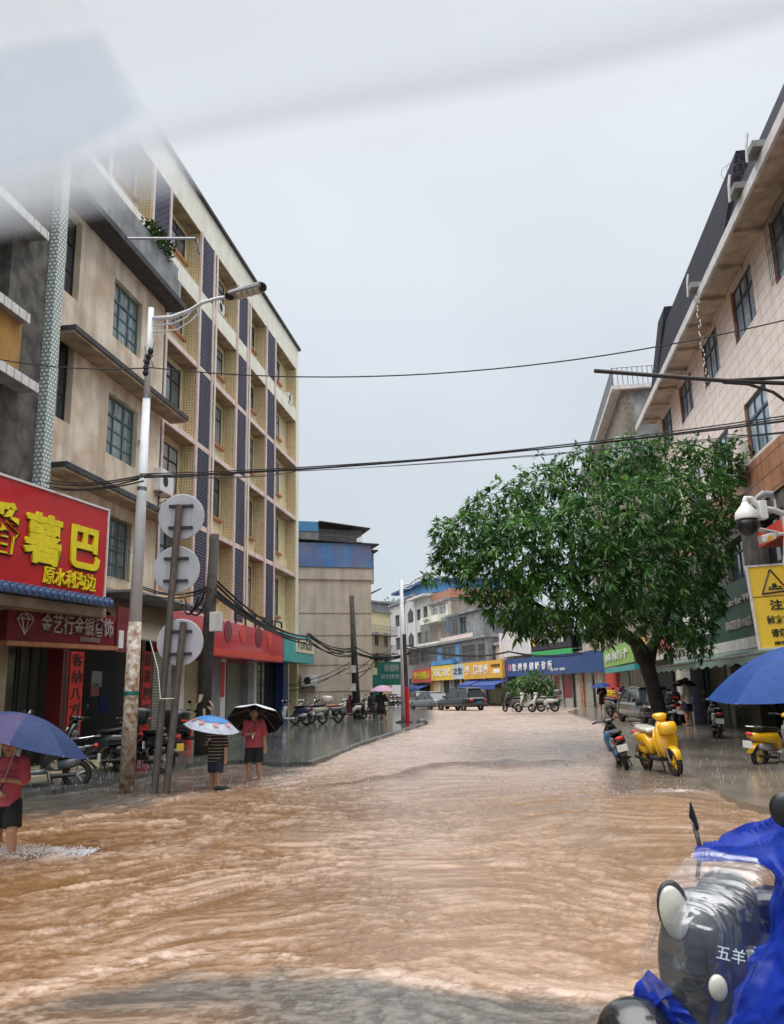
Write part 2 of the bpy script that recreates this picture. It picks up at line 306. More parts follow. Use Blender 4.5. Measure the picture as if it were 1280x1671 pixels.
# value noise
_tab = rng.random((256, 256))
def vnoise(x, y):
    xi = np.floor(x).astype(int); yi = np.floor(y).astype(int); fx = x - xi; fy = y - yi
    fx = fx * fx * fx * (fx * (fx * 6 - 15) + 10); fy = fy * fy * fy * (fy * (fy * 6 - 15) + 10)
    a = _tab[xi & 255, yi & 255]; b = _tab[(xi + 1) & 255, yi & 255]; c = _tab[xi & 255, (yi + 1) & 255]; d = _tab[(xi + 1) & 255, (yi + 1) & 255]
    return (a * (1 - fx) + b * fx) * (1 - fy) + (c * (1 - fx) + d * fx) * fy
def fbm(x, y, o=4, g=.5):
    s = 0; a = 1; t = 0
    for i in range(o): s = s + a * vnoise(x * 2 ** i + 17.3 * i, y * 2 ** i + 9.1 * i); t += a; a *= g
    return s / t
def sstep(a, b, x):
    t = np.clip((x - a) / (b - a), 0, 1); return t * t * (3 - 2 * t)
PAVE_L = [(700, 1176), (690, 1181), (640, 1196), (590, 1212), (545, 1230), (510, 1243), (440, 1244), (390, 1240), (330, 1243), (240, 1262), (150, 1280), (60, 1292), (0, 1300), (-300, 1345)]
PAVE_R = [(925, 1161), (985, 1180), (1025, 1200), (1075, 1222), (1130, 1252), (1170, 1290), (1225, 1312), (1300, 1326), (1500, 1345)]
def pl_interp(pl, x): return np.interp(x, [p[0] for p in pl], [p[1] for p in pl])
def make_water():
    NR, NC = 760, 720
    k = np.arange(NR); Y = 3.4 * (120 / 3.4) ** (k / (NR - 1))
    near = np.linspace(2.4, 3.4, 30, endpoint=False); Y = np.concatenate([near, Y]); NR = len(Y)
    T = np.linspace(-.62, .62, NC)
    X = Y[:, None] * T[None, :]; YY = np.repeat(Y[:, None], NC, 1)
    # warp
    wx = fbm(X * .35 + 5, YY * .30, 3) - .5; wy = fbm(X * .35 + 50, YY * .30 + 30, 3) - .5
    x2 = X + wx * 2.4; y2 = YY + wy * 2.4
    def ridged(n): return 1 - np.abs(2 * n - 1)
    a = R(28); u = x2 * math.cos(a) + y2 * math.sin(a); v = -x2 * math.sin(a) + y2 * math.cos(a)   # crests climbing to the right on the left side
    b1 = ridged(fbm(u * 1.1, v * 3.1, 2)) ; b2 = ridged(fbm(x2 * 1.7 + 9, y2 * 3.0 + 4, 3)); b3 = fbm(x2 * 5, y2 * 6.5, 2); b4 = fbm(X * 17 + wx * 9, YY * 22 + wy * 9, 2)
    left = sstep(1.0, -2.2, X) * sstep(4., 7., YY)
    tl_ = fbm(u * 2.2 + wx * 2, v * 6.0, 5, .62); u3 = x2 * .985 - y2 * .174; v3 = x2 * .174 + y2 * .985; tr_ = fbm(u3 * 1.8 + wx * 2 + 40, v3 * 6.2 + 11, 5, .62)
    tex = tl_ * left + tr_ * (1 - left); fine = fbm(X * 10 + wx * 30, YY * 22 + wy * 30, 3, .7)
    h = (tex - .5) * (.07 + .045 * left) + (fine - .5) * .011
    h += (fbm(X * .5, YY * .4, 2) - .5) * .04
    px, py = proj_np(X, YY)
    n1 = fbm(X * .8, YY * .5, 4) - .5; n2 = fbm(X * 3, YY * 2.2, 4) - .5; nn = n1 * 30 + n2 * 22
    q = py + nn * np.clip(5 / YY * 1.3 + .25, .15, 1.3)
    bot = sstep(-14, 16, q - pl_interp([(0, 1645), (120, 1618), (250, 1594), (420, 1590), (600, 1602), (800, 1618), (1000, 1638), (1280, 1662)], px))
    lf = sstep(12, -10, q - pl_interp([(0, 1345), (120, 1325), (240, 1316), (330, 1290), (430, 1272), (500, 1254), (560, 1225), (700, 1180), (2000, 1160)], px)) * sstep(720, 690, px)
    mid = sstep(730, 800, px + nn) * sstep(1010, 960, px) * sstep(1186, 1200, q) * sstep(1256, 1246, q) * .38
    rt = sstep(975, 1010, px + nn) * sstep(1305, 1290, q) * .75
    rib = sstep(14, 2, np.abs(q - pl_interp([(250, 1300), (520, 1285), (700, 1258), (950, 1243), (1000, 1250)], px)))
    mud = 1 - np.clip(np.maximum.reduce([bot * (1 - .55 * sstep(1625, 1655, q) * sstep(520, 300, px)), lf, mid, rt]), 0, 1)
    calm = np.maximum.reduce([bot * .55, lf * .5, rt * .8, mid * .1]); h = h * (1 - .8 * calm) - calm * .0
    # the flow line across the street stands a little higher and darker
    line_ = 1.5 * np.clip(1 - np.abs(py - pl_interp([(500, 1290), (620, 1272), (740, 1252), (950, 1246)], px) - n1 * 18) / 8, 0, .66) * sstep(460, 560, px) * sstep(960, 900, px)
    h += line_ * .05
    fade = sstep(60, 16, YY) * .75 + .25; h = h * fade
    # wakes round posts and feet
    for wxp, wyp, s in WAKES:
        d = np.hypot((X - wxp) / 1.6, YY - wyp); h += .045 * s * np.exp(-((d - .28) / .16) ** 2) * (.4 + b3) + .03 * np.exp(-(d / .35) ** 2) * (b4)
    foam_sheen = np.zeros_like(h)
    for wxp, wyp, s in WAKES:
        d = np.hypot((X - wxp - .25 * s) / 2.2, YY - wyp); foam_sheen = np.maximum(foam_sheen, np.clip(s * 1.5 - d / .34, 0, 1) * sstep(.42, .62, b4 * .5 + b3 * .5))
    edge = np.exp(-((q - pl_interp([(0, 1626), (125, 1596), (250, 1566), (380, 1556), (600, 1592), (1280, 1650)], px)) / 9) ** 2)
    foam_sheen = np.maximum(foam_sheen, edge * sstep(.40, .60, fine * .6 + fbm(x2 * 2, y2 * 9, 3) * .4) * .5)
    brown = sstep(620, 420, px) * sstep(1330, 1380, py) * sstep(1600, 1560, py) * .055
    rgt = sstep(-1.5, 1.5, X) * (1 - left); t2 = tex * .60 + fine * .40 - brown + n1 * .26
    band = sstep(.50, .72, ridged(fbm((u * left + u3 * (1 - left)) * .45 + 7, (v * left + v3 * (1 - left)) * 1.7, 2))) * (.45 + .55 * left); pale = sstep(.40, .60, t2) * .95 + .03; pale = pale * (1 - .55 * band); far_ = sstep(10, 26, YY); pale = pale * (1 - .45 * rgt) + .38 * rgt; pale = pale * (1 - .5 * far_) + .42 * far_  # pale crests and paler distance paint sky sheen over the mud colour
    foam_sheen = np.maximum(foam_sheen, sstep(.56, .72, t2) * .16 * mud)
    foam_sheen = np.maximum(foam_sheen, (.50 + .2 * sstep(.42, .62, t2)) * sstep(11, 24, YY) * mud)  # distant water whitened in colour to paint sky sheen, not froth
    pale = pale * (1 - bot) + sstep(.34, .70, fine * .8 + n2 * .15 + .1) * bot
    V = np.stack([X, YY, h], -1).reshape(-1, 3)
    i = np.arange(NR - 1)[:, None] * NC + np.arange(NC - 1)[None, :]; Fq = np.stack([i, i + 1, i + NC + 1, i + NC], -1).reshape(-1, 4)
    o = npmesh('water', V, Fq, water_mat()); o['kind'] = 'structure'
    at = o.data.attributes.new('silt_sheen', 'FLOAT_VECTOR', 'POINT')
    pale = pale * (1 - line_); foam_sheen = foam_sheen * (1 - line_ * .9); dep = pale
    at.data.foreach_set('vector', np.stack([mud, foam_sheen, 1 - dep], -1).astype(np.float32).ravel()); return o
def proj_np(X, Y):
    d0 = X; d1 = Y; d2 = -CAM_H; z = d1 * F_[1] + d2 * F_[2]
    return 640 + FPX * (d0 * R_[0] + d1 * R_[1] + d2 * R_[2]) / z, 835.5 - FPX * (d0 * U_[0] + d1 * U_[1] + d2 * U_[2]) / z
def water_mat():
    m = bpy.data.materials.new('muddy_water'); m.use_nodes = True; nt = m.node_tree; N = nt.nodes.new; L = nt.links.new; b = nt.nodes['Principled BSDF']
    a = N('ShaderNodeAttribute'); a.attribute_name = 'silt_sheen'; s = N('ShaderNodeSeparateXYZ'); L(a.outputs['Vector'], s.inputs[0])
    def mix(f, c1, c2):
        n = N('ShaderNodeMix'); n.data_type = 'RGBA'; L(f, n.inputs[0])
        for i, c in ((6, c1), (7, c2)):
            if isinstance(c, tuple): n.inputs[i].default_value = (*c, 1)
            else: L(c, n.inputs[i])
        return n.outputs[2]
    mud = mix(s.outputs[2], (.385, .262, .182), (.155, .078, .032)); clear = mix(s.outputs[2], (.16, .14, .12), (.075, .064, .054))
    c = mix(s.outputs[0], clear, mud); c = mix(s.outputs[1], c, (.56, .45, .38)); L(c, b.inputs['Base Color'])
    r = N('ShaderNodeMapRange'); L(s.outputs[1], r.inputs[0]); r.inputs[3].default_value = .09; r.inputs[4].default_value = .45; L(r.outputs[0], b.inputs['Roughness'])
    b.inputs['IOR'].default_value = 1.33; b.inputs['Specular IOR Level'].default_value = .9
    tc = N('ShaderNodeTexCoord'); mp = N('ShaderNodeMapping'); mp.inputs['Scale'].default_value = (1, 1.3, 1); L(tc.outputs['Object'], mp.inputs[0])
    n1 = N('ShaderNodeTexNoise'); n1.inputs['Scale'].default_value = 22; n1.inputs['Detail'].default_value = 4; n1.inputs['Distortion'].default_value = .4; L(mp.outputs[0], n1.inputs[0])
    bp = N('ShaderNodeBump'); bp.inputs['Strength'].default_value = .4; bp.inputs['Distance'].default_value = .02; L(n1.outputs[0], bp.inputs['Height']); L(bp.outputs[0], b.inputs['Normal'])
    return m
def gp(px, py, z=0.):
    p = ground(px, py, z); return float(p[0]), float(p[1])
WAKES = [(*gp(8, 1398), .9), (*gp(205, 1302), .45), (*gp(251, 1306), .35), (*gp(271, 1306), .35), (*gp(352, 1285), .6), (*gp(413, 1272), .6), (*gp(1095, 1294), .7), (*gp(362, 1292), .5)]
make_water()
def sheet(name, pts, m, z0, z1, zf=None):
    """ground sheet with a curved edge; z may climb"""
    mb = MB(); n = len(pts); vs = [(x, y, z1) for x, y in pts] + [(x, y, z0) for x, y in pts]
    mb.add(vs, [tuple(range(n))] + [(i, (i + 1) % n, (i + 1) % n + n, i + n) for i in range(n)])
    o = mb.build(name, m); o['kind'] = 'structure'; return o
def edge_pts(pl, z, wob=.0):
    out = []
    for (a, b), (c, d) in zip(pl[:-1], pl[1:]):
        for t in np.linspace(0, 1, 6, endpoint=False):
            x, y = gp(a + (c - a) * t, b + (d - b) * t, z); out.append((x, y + rnd.uniform(-wob, wob) * y * .02))
    out.append(gp(*pl[-1], z)); return out
ZL, ZR = .085, .085
eL = edge_pts(PAVE_L, ZL, .5)
sheet('pavement_left', [(.9, 60), (.9, 48)] + eL + [(-26, 12), (-26, 60)], 'paving', -.2, ZL)
kb = [(x, y) for x, y in edge_pts(PAVE_L[:6], ZL + .008)]
mk = MB()
for (x0, y0), (x1, y1) in zip(kb[:-1], kb[1:]):
    mk.hexa([(x0, y0, -.1), (x1, y1, -.1), (x1 - .16, y1 + .06, -.1), (x0 - .16, y0 + .06, -.1), (x0, y0, ZL + .008), (x1, y1, ZL + .008), (x1 - .16, y1 + .06, ZL + .008), (x0 - .16, y0 + .06, ZL + .008)])
o = mk.build('kerb_left', 'kerb'); o['kind'] = 'structure'
eR = edge_pts(PAVE_R, ZR, .9)
sheet('pavement_right', eR + [(30, 10), (40, 62), (14, 62)], 'wet_concrete', -.2, ZR)
# ------------------------------------------------------------------ building helpers
def wall(name, m, parent, x0, x1, z0, z1, y=0., holes=(), depth=.25, back=None):
    """a facade sheet with real openings (x0, x1, z0, z1) and their reveals"""
    xs = sorted({x0, x1, *[h[0] for h in holes], *[h[1] for h in holes]}); zs = sorted({z0, z1, *[h[2] for h in holes], *[h[3] for h in holes]})
    mb = MB()
    for i in range(len(xs) - 1):
        for j in range(len(zs) - 1):
            cx, cz = (xs[i] + xs[i + 1]) / 2, (zs[j] + zs[j + 1]) / 2
            if any(h[0] < cx < h[1] and h[2] < cz < h[3] for h in holes): continue
            mb.add([(xs[i], y, zs[j]), (xs[i + 1], y, zs[j]), (xs[i + 1], y, zs[j + 1]), (xs[i], y, zs[j + 1])], [(0, 1, 2, 3)])
    for a, b, c, d in holes:
        for p, q in (((a, c), (b, c)), ((b, c), (b, d)), ((b, d), (a, d)), ((a, d), (a, c))):
            mb.add([(p[0], y, p[1]), (q[0], y, q[1]), (q[0], y + depth, q[1]), (p[0], y + depth, p[1])], [(0, 1, 2, 3)])
    if back: mb.box(x0, x1, y + depth + .05, back, z0, z1)
    return mb.build(name, m, parent)
def window(parent, x0, x1, z0, z1, y, fm='teal_frame', gm='window_glass', cols=2, rows=1, tr=.3, t=.05, sill=None, bars=False):
    """frame with mullions and a transom light; the glass is its sub-part"""
    mb = MB(); w_ = x1 - x0; h = z1 - z0
    for a, b, c, d in ((x0, x0 + t, z0, z1), (x1 - t, x1, z0, z1), (x0 + t, x1 - t, z0, z0 + t), (x0 + t, x1 - t, z1 - t, z1)): mb.box(a, b, y, y + .06, c, d)
    zt = z1 - h * tr if tr else z1 - t
    if tr: mb.box(x0 + t, x1 - t, y - .012, y + .06, zt - t / 2, zt + t / 2)
    for i in range(1, cols):
        xx = x0 + w_ * i / cols; mb.box(xx - t * .45, xx + t * .45, y - .005, y + .055, z0 + t, z1 - t)
    for j in range(1, rows):
        zz = z0 + (zt - z0) * j / rows; mb.box(x0 + t, x1 - t, y + .004, y + .05, zz - t * .3, zz + t * .3)
    f = mb.build('window', fm, parent)
    MB().box(x0 + t * .5, x1 - t * .5, y + .03, y + .04, z0 + t * .5, z1 - t * .5).build('pane', gm, f)
    if sill: MB().box(x0 - .08, x1 + .08, y - .12, y + .0, z0 - .1, z0 - .002).build('sill', sill, f)
    if bars:
        b = MB()
        for i in range(int(w_ / .12) + 1): b.tube([(x0 + i * .12, y - .2, z0 - .05), (x0 + i * .12, y - .2, z1)], .008, 4)
        for zz in (z0, (z0 + z1) / 2, z1 - .05): b.tube([(x0, y - .2, zz), (x1, y - .2, zz)], .01, 4)
        b.build('window_bars', 'dark_steel', f)
    return f
def bars(x0, x1, z0, z1, y, sx=.12, sz=.6, r=.008, seg=4):
    b = MB(); n = max(1, int((x1 - x0) / sx)); k = max(1, int((z1 - z0) / sz))
    for i in range(n + 1): xx = x0 + (x1 - x0) * i / n; b.tube([(xx, y, z0), (xx, y, z1)], r, seg)
    for j in range(k + 1): zz = z0 + (z1 - z0) * j / k; b.tube([(x0, y, zz), (x1, y, zz)], r * 1.3, seg)
    return b
def aircon(fr, px, py, off, label, w_=.85, h=.58, d=.32):
    x, z = fr.at(px, py, off); p = fr.w(x, off, z)
    t = thing('air_conditioner', label, 'air conditioner', p, fr.a, 'air conditioner units on the walls')
    MB().box(-w_ / 2, w_ / 2, -d / 2, d / 2, 0, h).build('casing', 'white_paint', t, bevel=.02)
    MB().lathe([(.22, 0), (.22, .015), (.205, .02), (.04, .02), (.03, .03)], (-w_ * .12, -d / 2 - .002, h / 2), 20, 'y').build('fan_grille', 'black_matt', t, rot=(0, 0, 0))
    MB().tube([(-w_ * .35, -d / 2, -.04), (-w_ * .35, d / 2 + .3, -.04), (-w_ * .35, d / 2 + .3, -.4), (-w_ * .35, -d / 2, -.05)], .018, 6).tube([(w_ * .35, -d / 2, -.04), (w_ * .35, d / 2 + .3, -.04), (w_ * .35, d / 2 + .3, -.4), (w_ * .35, -d / 2, -.05)], .018, 6).build('bracket', 'dark_steel', t)
    return t
def leafy(mb, n, cen, rad, size, droop=.3, r=rnd):
    for _ in range(n):
        while True:
            p = Vector((r.uniform(-1, 1), r.uniform(-1, 1), r.uniform(-1, 1)))
            if p.length < 1: break
        c = Vector((cen[0] + p.x * rad[0], cen[1] + p.y * rad[1], cen[2] + p.z * rad[2])); d = Vector((r.uniform(-1, 1), r.uniform(-1, 1), r.uniform(-.5, .8) - droop)).normalized()
        s = d.cross(Vector((0, 0, 1))).normalized() * size * .22; l = size * r.uniform(.7, 1.2)
        mb.add([c, c + d * l * .5 + s, c + d * l, c + d * l * .5 - s], [(0, 1, 2, 3)])
    return mb
# ------------------------------------------------------------------ left: tall tiled building
LF = street(12.7, 1)
tb = fthing('tall_tiled_building', 'six storey yellow tiled building with dark purple panels and pink trim on the left', 'building', LF)
X0, XE = 16.3, 47.5
MB().box(X0, XE, .6, 14, -.2, 23.0).build('core_wall', 'cream_wall', tb)
MB().box(X0, XE, -.02, .595, 21.6, 23.1).build('parapet', 'cream_band', tb)
MB().box(X0 - .1, XE + .14, -.16, 14.1, 23.1, 23.24).build('coping', 'ledge_dark', tb)
LV = [8.33, 11.79, 15.20, 18.10, 21.6]; BT = [4.9, 8.55, 12.02, 15.45, 18.95]
MB().box(X0, XE, -.02, .595, 18.10, 18.92).build('floor_band', 'cream_band', tb)
for z in (8.33, 11.79, 15.20):
    MB().box(X0, XE, -.045, .595, z, z + .22).build('floor_band', 'pink_trim', tb)
MB().box(X0, XE, -.05, .595, 4.6, 4.88).build('floor_band', 'pink_trim', tb)
piers = [(30.92 + 4.87 * k, 32.58 + 4.87 * k) for k in range(-3, 3)] + [(40.64 + .0, 42.4)]
piers = sorted({(round(a, 2), round(b, 2)) for a, b in piers if a < 40}) + [(40.62, 42.38)]
for a, b in piers:
    MB().box(a, b, .0, .595, 4.6, 21.6).build('pier', 'yellow_tile', tb)
    for zl, zh in zip(BT, LV): MB().box(a + .12, b - .12, -.035, -.003, zl - (.05 if zl > 18 else 0) + .02, zh - .02).build('purple_panel', 'purple_tile', tb)
    for xx in (a - .04, b - .14):
        MB().box(xx, xx + .18, -.085, .0, 4.6, 21.6).build('pier_trim', 'pink_trim', tb)
MB().box(46.9, XE, 0, .595, 4.6, 21.6).build('pier', 'yellow_tile', tb); MB().box(46.92, XE + .02, -.05, 0, 4.6, 21.6).build('pier_trim', 'cream_band', tb)
ed = [(a, b) for a, b in piers]
rec = [(ed[i][1], ed[i + 1][0]) for i in range(len(ed) - 1)] + [(42.38, 46.9)]
for a, b in rec:
    if b - a > 6: continue
    for i, (zl, zh) in enumerate(zip(BT, LV)):
        MB().box(a, b, .50, .59, zl, zl + .85).build('window_wall', 'cream_wall', tb); MB().box(a + .003, b - .003, .01, .59, zh - .03, zh - .002).build('recess_ceiling', 'soffit', tb)  # brown ceiling sheet paints in recess shade as well as dirt
        window(tb, a + .15, a + (b - a) * (.86 if b - a < 4 else .6), zl + 1.0, zh - .35, .52, 'dark_steel', ('curtain_glass', 'window_glass', 'pale_curtain', 'window_glass', 'shut_board')[int(a * 7 + i * 3.7) % 5], 3, 1, .33, .06, 'orange_sill')
        MB().box(a + .05, a + (b - a) * (.9 if b - a < 4 else .64), .36, .50, zl + .84, zl + .95).build('window_sill', 'orange_sill', tb)
# drain pipes on the facade
for xx in (32.75, 37.6):
    MB().tube([(xx, -.12, 4.9), (xx, -.12, 21.5)], .05, 8).build('drain_pipe', 'cream_band', tb)
# ground floor: shutters, columns, dark shop mouths
SFy = 0.3
sh = MB(); MB().box(X0, XE, 1.2, 1.4, -.1, 4.6).build('shop_back', 'interior_shade', tb)
def fx(fr, px, off=0., py=1150): return fr.at(px, py, off)[0]
g0 = [(246, 275, 'shutter'), (370, 403, 'shutter')]
for a, b, m in g0:
    o = MB().box(fx(LF, a, .3), fx(LF, b, .3), .3, .36, .02, 3.0).build('shop_front_panel', m, tb)
for a, b, m in ((284, 299, 'white_paint'), (241, 246, 'pink_trim'), (344, 358, 'concrete'), (359, 367, 'white_paint'), (404, 414, 'concrete'), (414, 418, 'fascia_white'), (462, 470, 'navy_sign'), (484, 487, 'cream_wall')):
    MB().box(fx(LF, a), fx(LF, b), -.02, .45, -.1, 4.6).build('shop_column', m, tb)
MB().box(fx(LF, 238), fx(LF, 412), .12, .3, 3.0, 3.5).build('shop_lintel', 'maroon', tb)
MB().box(fx(LF, 246, .3), fx(LF, 276, .3), .31, .5, 3.0, 4.6).box(fx(LF, 370, .3), fx(LF, 403, .3), .31, .5, 3.0, 4.6).build('shutter_box', 'concrete', tb)
for a, b in ((419, 434), (436, 448), (450, 461)):
    window(tb, fx(LF, a, .5), fx(LF, b, .5), .1, 3.6, .5, 'dark_steel', 'dark_glass', 2, 1, .25, .07)
for px, lb in ((363, 'red paper'),):
    MB().box(fx(LF, 360, -.03), fx(LF, 366, -.03), -.035, -.022, 1.5, 3.0).build('couplet', 'couplet_red', tb)
dm = MB(); xx = fx(LF, 291.5); dm.add([(xx - .35, -.028, 3.0), (xx, -.028, 2.5), (xx + .35, -.028, 3.0), (xx, -.028, 3.5)], [(0, 1, 2, 3)]); dm.build('door_diamond', 'couplet_red', tb, solid=.01)
aircon(LF, 263, 806, -.35, 'white air conditioner on a bracket at the corner of the old beige building', 1.15, .85, .45)
aircon(LF, 357, 512, .45, 'white air conditioner on a sixth floor window sill of the tiled building', .8, .55)
aircon(LF, 470, 658, .1, 'white air conditioner at the far end window below the top floor')
# signs over the shops
def sign(name, label, fr, x0, x1, z0, z1, y, m, d=.18, frame=None, cat='sign', grp=None, tilt=0.):
    t = thing(name, label, cat, tuple(fr.w(x0, y, z0)), fr.a, grp)
    MB().box(0, x1 - x0, 0, d, 0, z1 - z0).build('board', m, t)
    if frame:
        W_, H_ = x1 - x0, z1 - z0; f = MB()
        f.box(-.04, W_ + .04, -.03, d, -.05, 0).box(-.04, W_ + .04, -.03, d, H_, H_ + .05).box(-.05, 0, -.03, d, 0, H_).box(W_, W_ + .05, -.03, d, 0, H_); f.build('frame', frame, t)
    if tilt: t.rotation_euler = (tilt, 0, fr.a)
    return t
xa, _ = LF.at(278, 1040, -1.0); xb, _ = LF.at(462, 1050, -1.0)
_, za = LF.at(400, 1075, -1.0); _, zb = LF.at(400, 1021, -1.0)
t = sign('shop_sign', 'long plain red shop sign under the tiled building', LF, xa, xb, za, zb, -1.0, 'red_sign', .9)
MB().box(.1, xb - xa - .1, -.012, 0, .06, .30).build('lower_strip', 'red_sign_flat', t)
xr = lambda px: LF.at(px, 1050, -1.0)[0] - xa
for i, (p, r0) in enumerate(((372, .9), (396, .8), (422, 1.0), (440, .8))):
    MB().lathe([(r0 * .5, 0), (r0 * .5, .02)], (xr(p), -.022, 1.05), 18, 'y').build('round_motif', 'maroon' if i % 2 == 0 else 'red_sign_flat', t)
xs_ = [xr(p) for p in (300, 340)]
for k in range(14): pass
text('lettering', '五金 电器 管材 水暖 批发 零售', .42, 'white_letter', t, (xr(395), -.02, .10), depth=.02, width=xr(452) - xr(395)) if False else None
xc, _ = LF.at(463, 1050, -1.02); xd, _ = LF.at(512, 1050, -1.02)
t = sign('shop_sign', 'small turquoise and cream shop sign at the end of the red one', LF, xc + .1, xd, za + .1, zb + .15, -1.02, 'teal_sign', .9)
MB().box((xd - xc) * .35, xd - xc - .1, -.03, 0, .55, zb - za - .1).build('cream_panel', 'cream_sign', t)
text('lettering', 'Yorich', .8, 'black_letter', t, ((xd - xc) * .38, -.04, .75), width=(xd - xc) * .5, depth=.02)
# metal brackets on top of the red sign
for px in (385, 401, 417, 433, 449): 
    xx, zz = LF.at(px, 1014, -.9)
    tagm(MB().tube([(0, 0, -.25), (0, 0, .35), (1.2, 0, .35), (1.2, 0, .05)], .05, 5).build('lamp_bracket', 'dark_steel', loc=tuple(LF.w(xx, -.9, zb + .25)), rot=(0, 0, LF.a)), {385: 'bent black lamp bracket nearest the meter box on the red shop sign', 401: 'second bent lamp bracket from the meter box', 417: 'middle bent lamp bracket on top of the red shop sign', 433: 'fourth bent lamp bracket from the meter box', 449: 'bent black lamp bracket nearest the turquoise sign'}[px], 'bracket', 'bent lamp brackets over the red sign')
# ------------------------------------------------------------------ left: old beige building
OF = street(12.4, 1)
ob = fthing('old_beige_building', 'old stained beige plaster building with blue green windows and dark ledges', 'building', OF)
oe, _ = OF.at(262, 700, 0); ol, _ = OF.at(92, 600, 0)
wins = []
for (pa, pb, pc, pd) in (((188, 455), (234, 495), (229, 583), (184, 551)), ((178, 640), (226, 672), (221, 764), (173, 739)), ((173, 838), (215, 855), (211, 950), (168, 935))):
    q = [OF.at(*p) for p in (pa, pb, pc, pd)]
    wins.append((round((q[0][0] + q[3][0]) / 2, 2), round((q[1][0] + q[2][0]) / 2, 2), round((q[2][1] + q[3][1]) / 2, 2), round((q[0][1] + q[1][1]) / 2, 2)))
lw = [(ol + .1, ol + .9, wins[0][2] + .1, wins[0][3] + .6), (ol + .1, ol + .9, wins[1][2] + .2, wins[1][3] + .7)]
wall('wall', 'old_plaster', ob, ol - .5, oe, 4.2, 16.2, 0, wins + lw, .3, 9)
MB().box(ol - .5, oe, .36, 9, 0, 4.2).build('lower_wall', 'interior_shade', ob)
for i, (a, b, c, d) in enumerate(wins):
    window(ob, a, b, c, d, .16, 'teal_frame', 'curtain_glass', 3, 3, .3, .075, bars=(i == 2))
for a, b, c, d in lw: window(ob, a, b, c, d, .2, 'dark_steel', 'dark_glass', 1, 2, .3)
for zz, e in ((7.75, .3), (11.75, .9)):
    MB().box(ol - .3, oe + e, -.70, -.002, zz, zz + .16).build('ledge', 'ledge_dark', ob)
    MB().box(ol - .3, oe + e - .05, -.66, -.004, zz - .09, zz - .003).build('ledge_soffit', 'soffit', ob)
xt, _ = OF.at(305, 503, -.7)
MB().box(ol - .3, xt, -.70, .8, 16.0, 16.22).build('ledge', 'ledge_dark', ob)
MB().box(ol - .3, xt - .8, -.66, -.3, 16.22, 17.35).box(xt - .82, xt - .5, -.66, .8, 16.22, 16.9).build('parapet', 'concrete', ob)
MB().box(ol - .3, oe, .0, 9, 16.22, 17.0).build('roof', 'concrete', ob)
pxl, _ = OF.at(66, 790, -.7); pxr, _ = OF.at(80, 790, -.7)
MB().box(pxl, pxr, -.72, .0, 5.5, 17.2).build('tiled_pillar', 'pattern_tile', ob)
MB().tube([(wins[1][1] + .05, -.06, 10.2), (wins[1][1] + .5, -.06, 10.0), (wins[1][1] + .62, -.06, 9.6), (wins[1][1] + .62, -.06, 7.9)], .035, 6).build('pipe', 'soffit', ob)
sh_ = thing('wall_shrub', 'green shrub growing on the concrete parapet of the old building', 'shrub', tuple(OF.w(OF.at(255, 405, -.5)[0], -.45, 17.2)), OF.a)
leafy(MB(), 900, (0, 0, .35), (1.25, .5, .55), .2).build('foliage', 'shrub_leaf' if 'shrub_leaf' in MT else mat('shrub_leaf', (.06, .15, .03), (.03, .08, .015), .4, 3), sh_)
MB().tube([(0, 0, -.1), (-.1, 0, .3), (-.4, 0, .6)], .03).tube([(0, 0, 0), (.4, 0, .4)], .02).build('stem', 'bark', sh_)
# horizontal pipe standing off the parapet
a = OF.at(207, 388, -.7); b = OF.at(318, 388, -2.0)
P1, P2 = atY(207, 389, 22.0), atY(318, 389, 24.5)
tagm(MB().tube([tuple(P1), tuple(P2), tuple(P2 + np.array([.1, .05, -.15])), tuple(P2 + np.array([.14, .1, -.5]))], .045, 8).build('drain_spout', 'steel'), 'long grey metal spout reaching out past the shrub on the parapet', 'pipe')
# ------------------------------------------------------------------ left edge: weathered building with balconies
wb = fthing('weathered_building', 'dark stained building with tiled balcony slabs at the left edge', 'building', OF)
MB().box(5, pxl - .9, .02, 9, 0, 17.5).build('wall', 'mottled_plaster', wb)
MB().box(pxl - 1.6, pxl - .05, -.5, .0, 4.5, 17.5).build('dark_column', 'dark_plaster', wb)
for (px, py) in ((47, 527), (61, 640), (78, 392)):
    x, z = OF.at(px, py, -1.0)
    s = MB().box(5, x, -1.0, 0, z, z + .2).build('balcony_slab', 'concrete', wb)
    MB().box(5, x + .01, -1.03, -1.001, z - .02, z + .22).build('slab_edge', 'white_tile', s)
x, z = OF.at(47, 527, -.9); x2, z2 = OF.at(61, 640, -.9)
MB().box(5, x - .1, -.8, -.7, z2 + .3, z - .02).build('balcony_panel', 'ochre_plaster', wb)
x3, z3 = OF.at(4, 740, 0.)
window(wb, x3 - 1.6, x3 + .1, z3 + .1, z3 + 1.9, -.01, 'teal_frame', 'window_glass', 2, 2)
# ------------------------------------------------------------------ left: row of low shops in front
SF = street(11.1, 1)
sr = fthing('shop_row', 'row of dim low shops with rolling shutters below the old beige building', 'shops', SF)
MB().box(4, 26.2, 1.6, 1.8, -.1, 4.4).build('back_wall', 'interior_shade', sr)
MB().box(4, 26.0, -.1, 3.0, 4.42, 4.6).build('roof_slab', 'soffit', sr)
def sxx(px, off=0.): return SF.at(px, 1180, off)[0]
for a, b, m in ((-60, 4, 'soffit'), (96, 106, 'maroon'), (99, 103, 'dark_steel'), (226, 232, 'maroon'), (241, 246, 'dark_steel')):
    MB().box(sxx(a), sxx(b), -.02 - .004 * (a == 99), .4, -.05, 4.42).build('door_post', m, sr)
window(sr, sxx(8), sxx(56), .15, 3.7, .5, 'dark_steel', 'door_glass' if 'door_glass' in MT else mat('door_glass', (.085, .09, .07), (.05, .055, .045), .12, 1.), 2, 1, .2, .07)
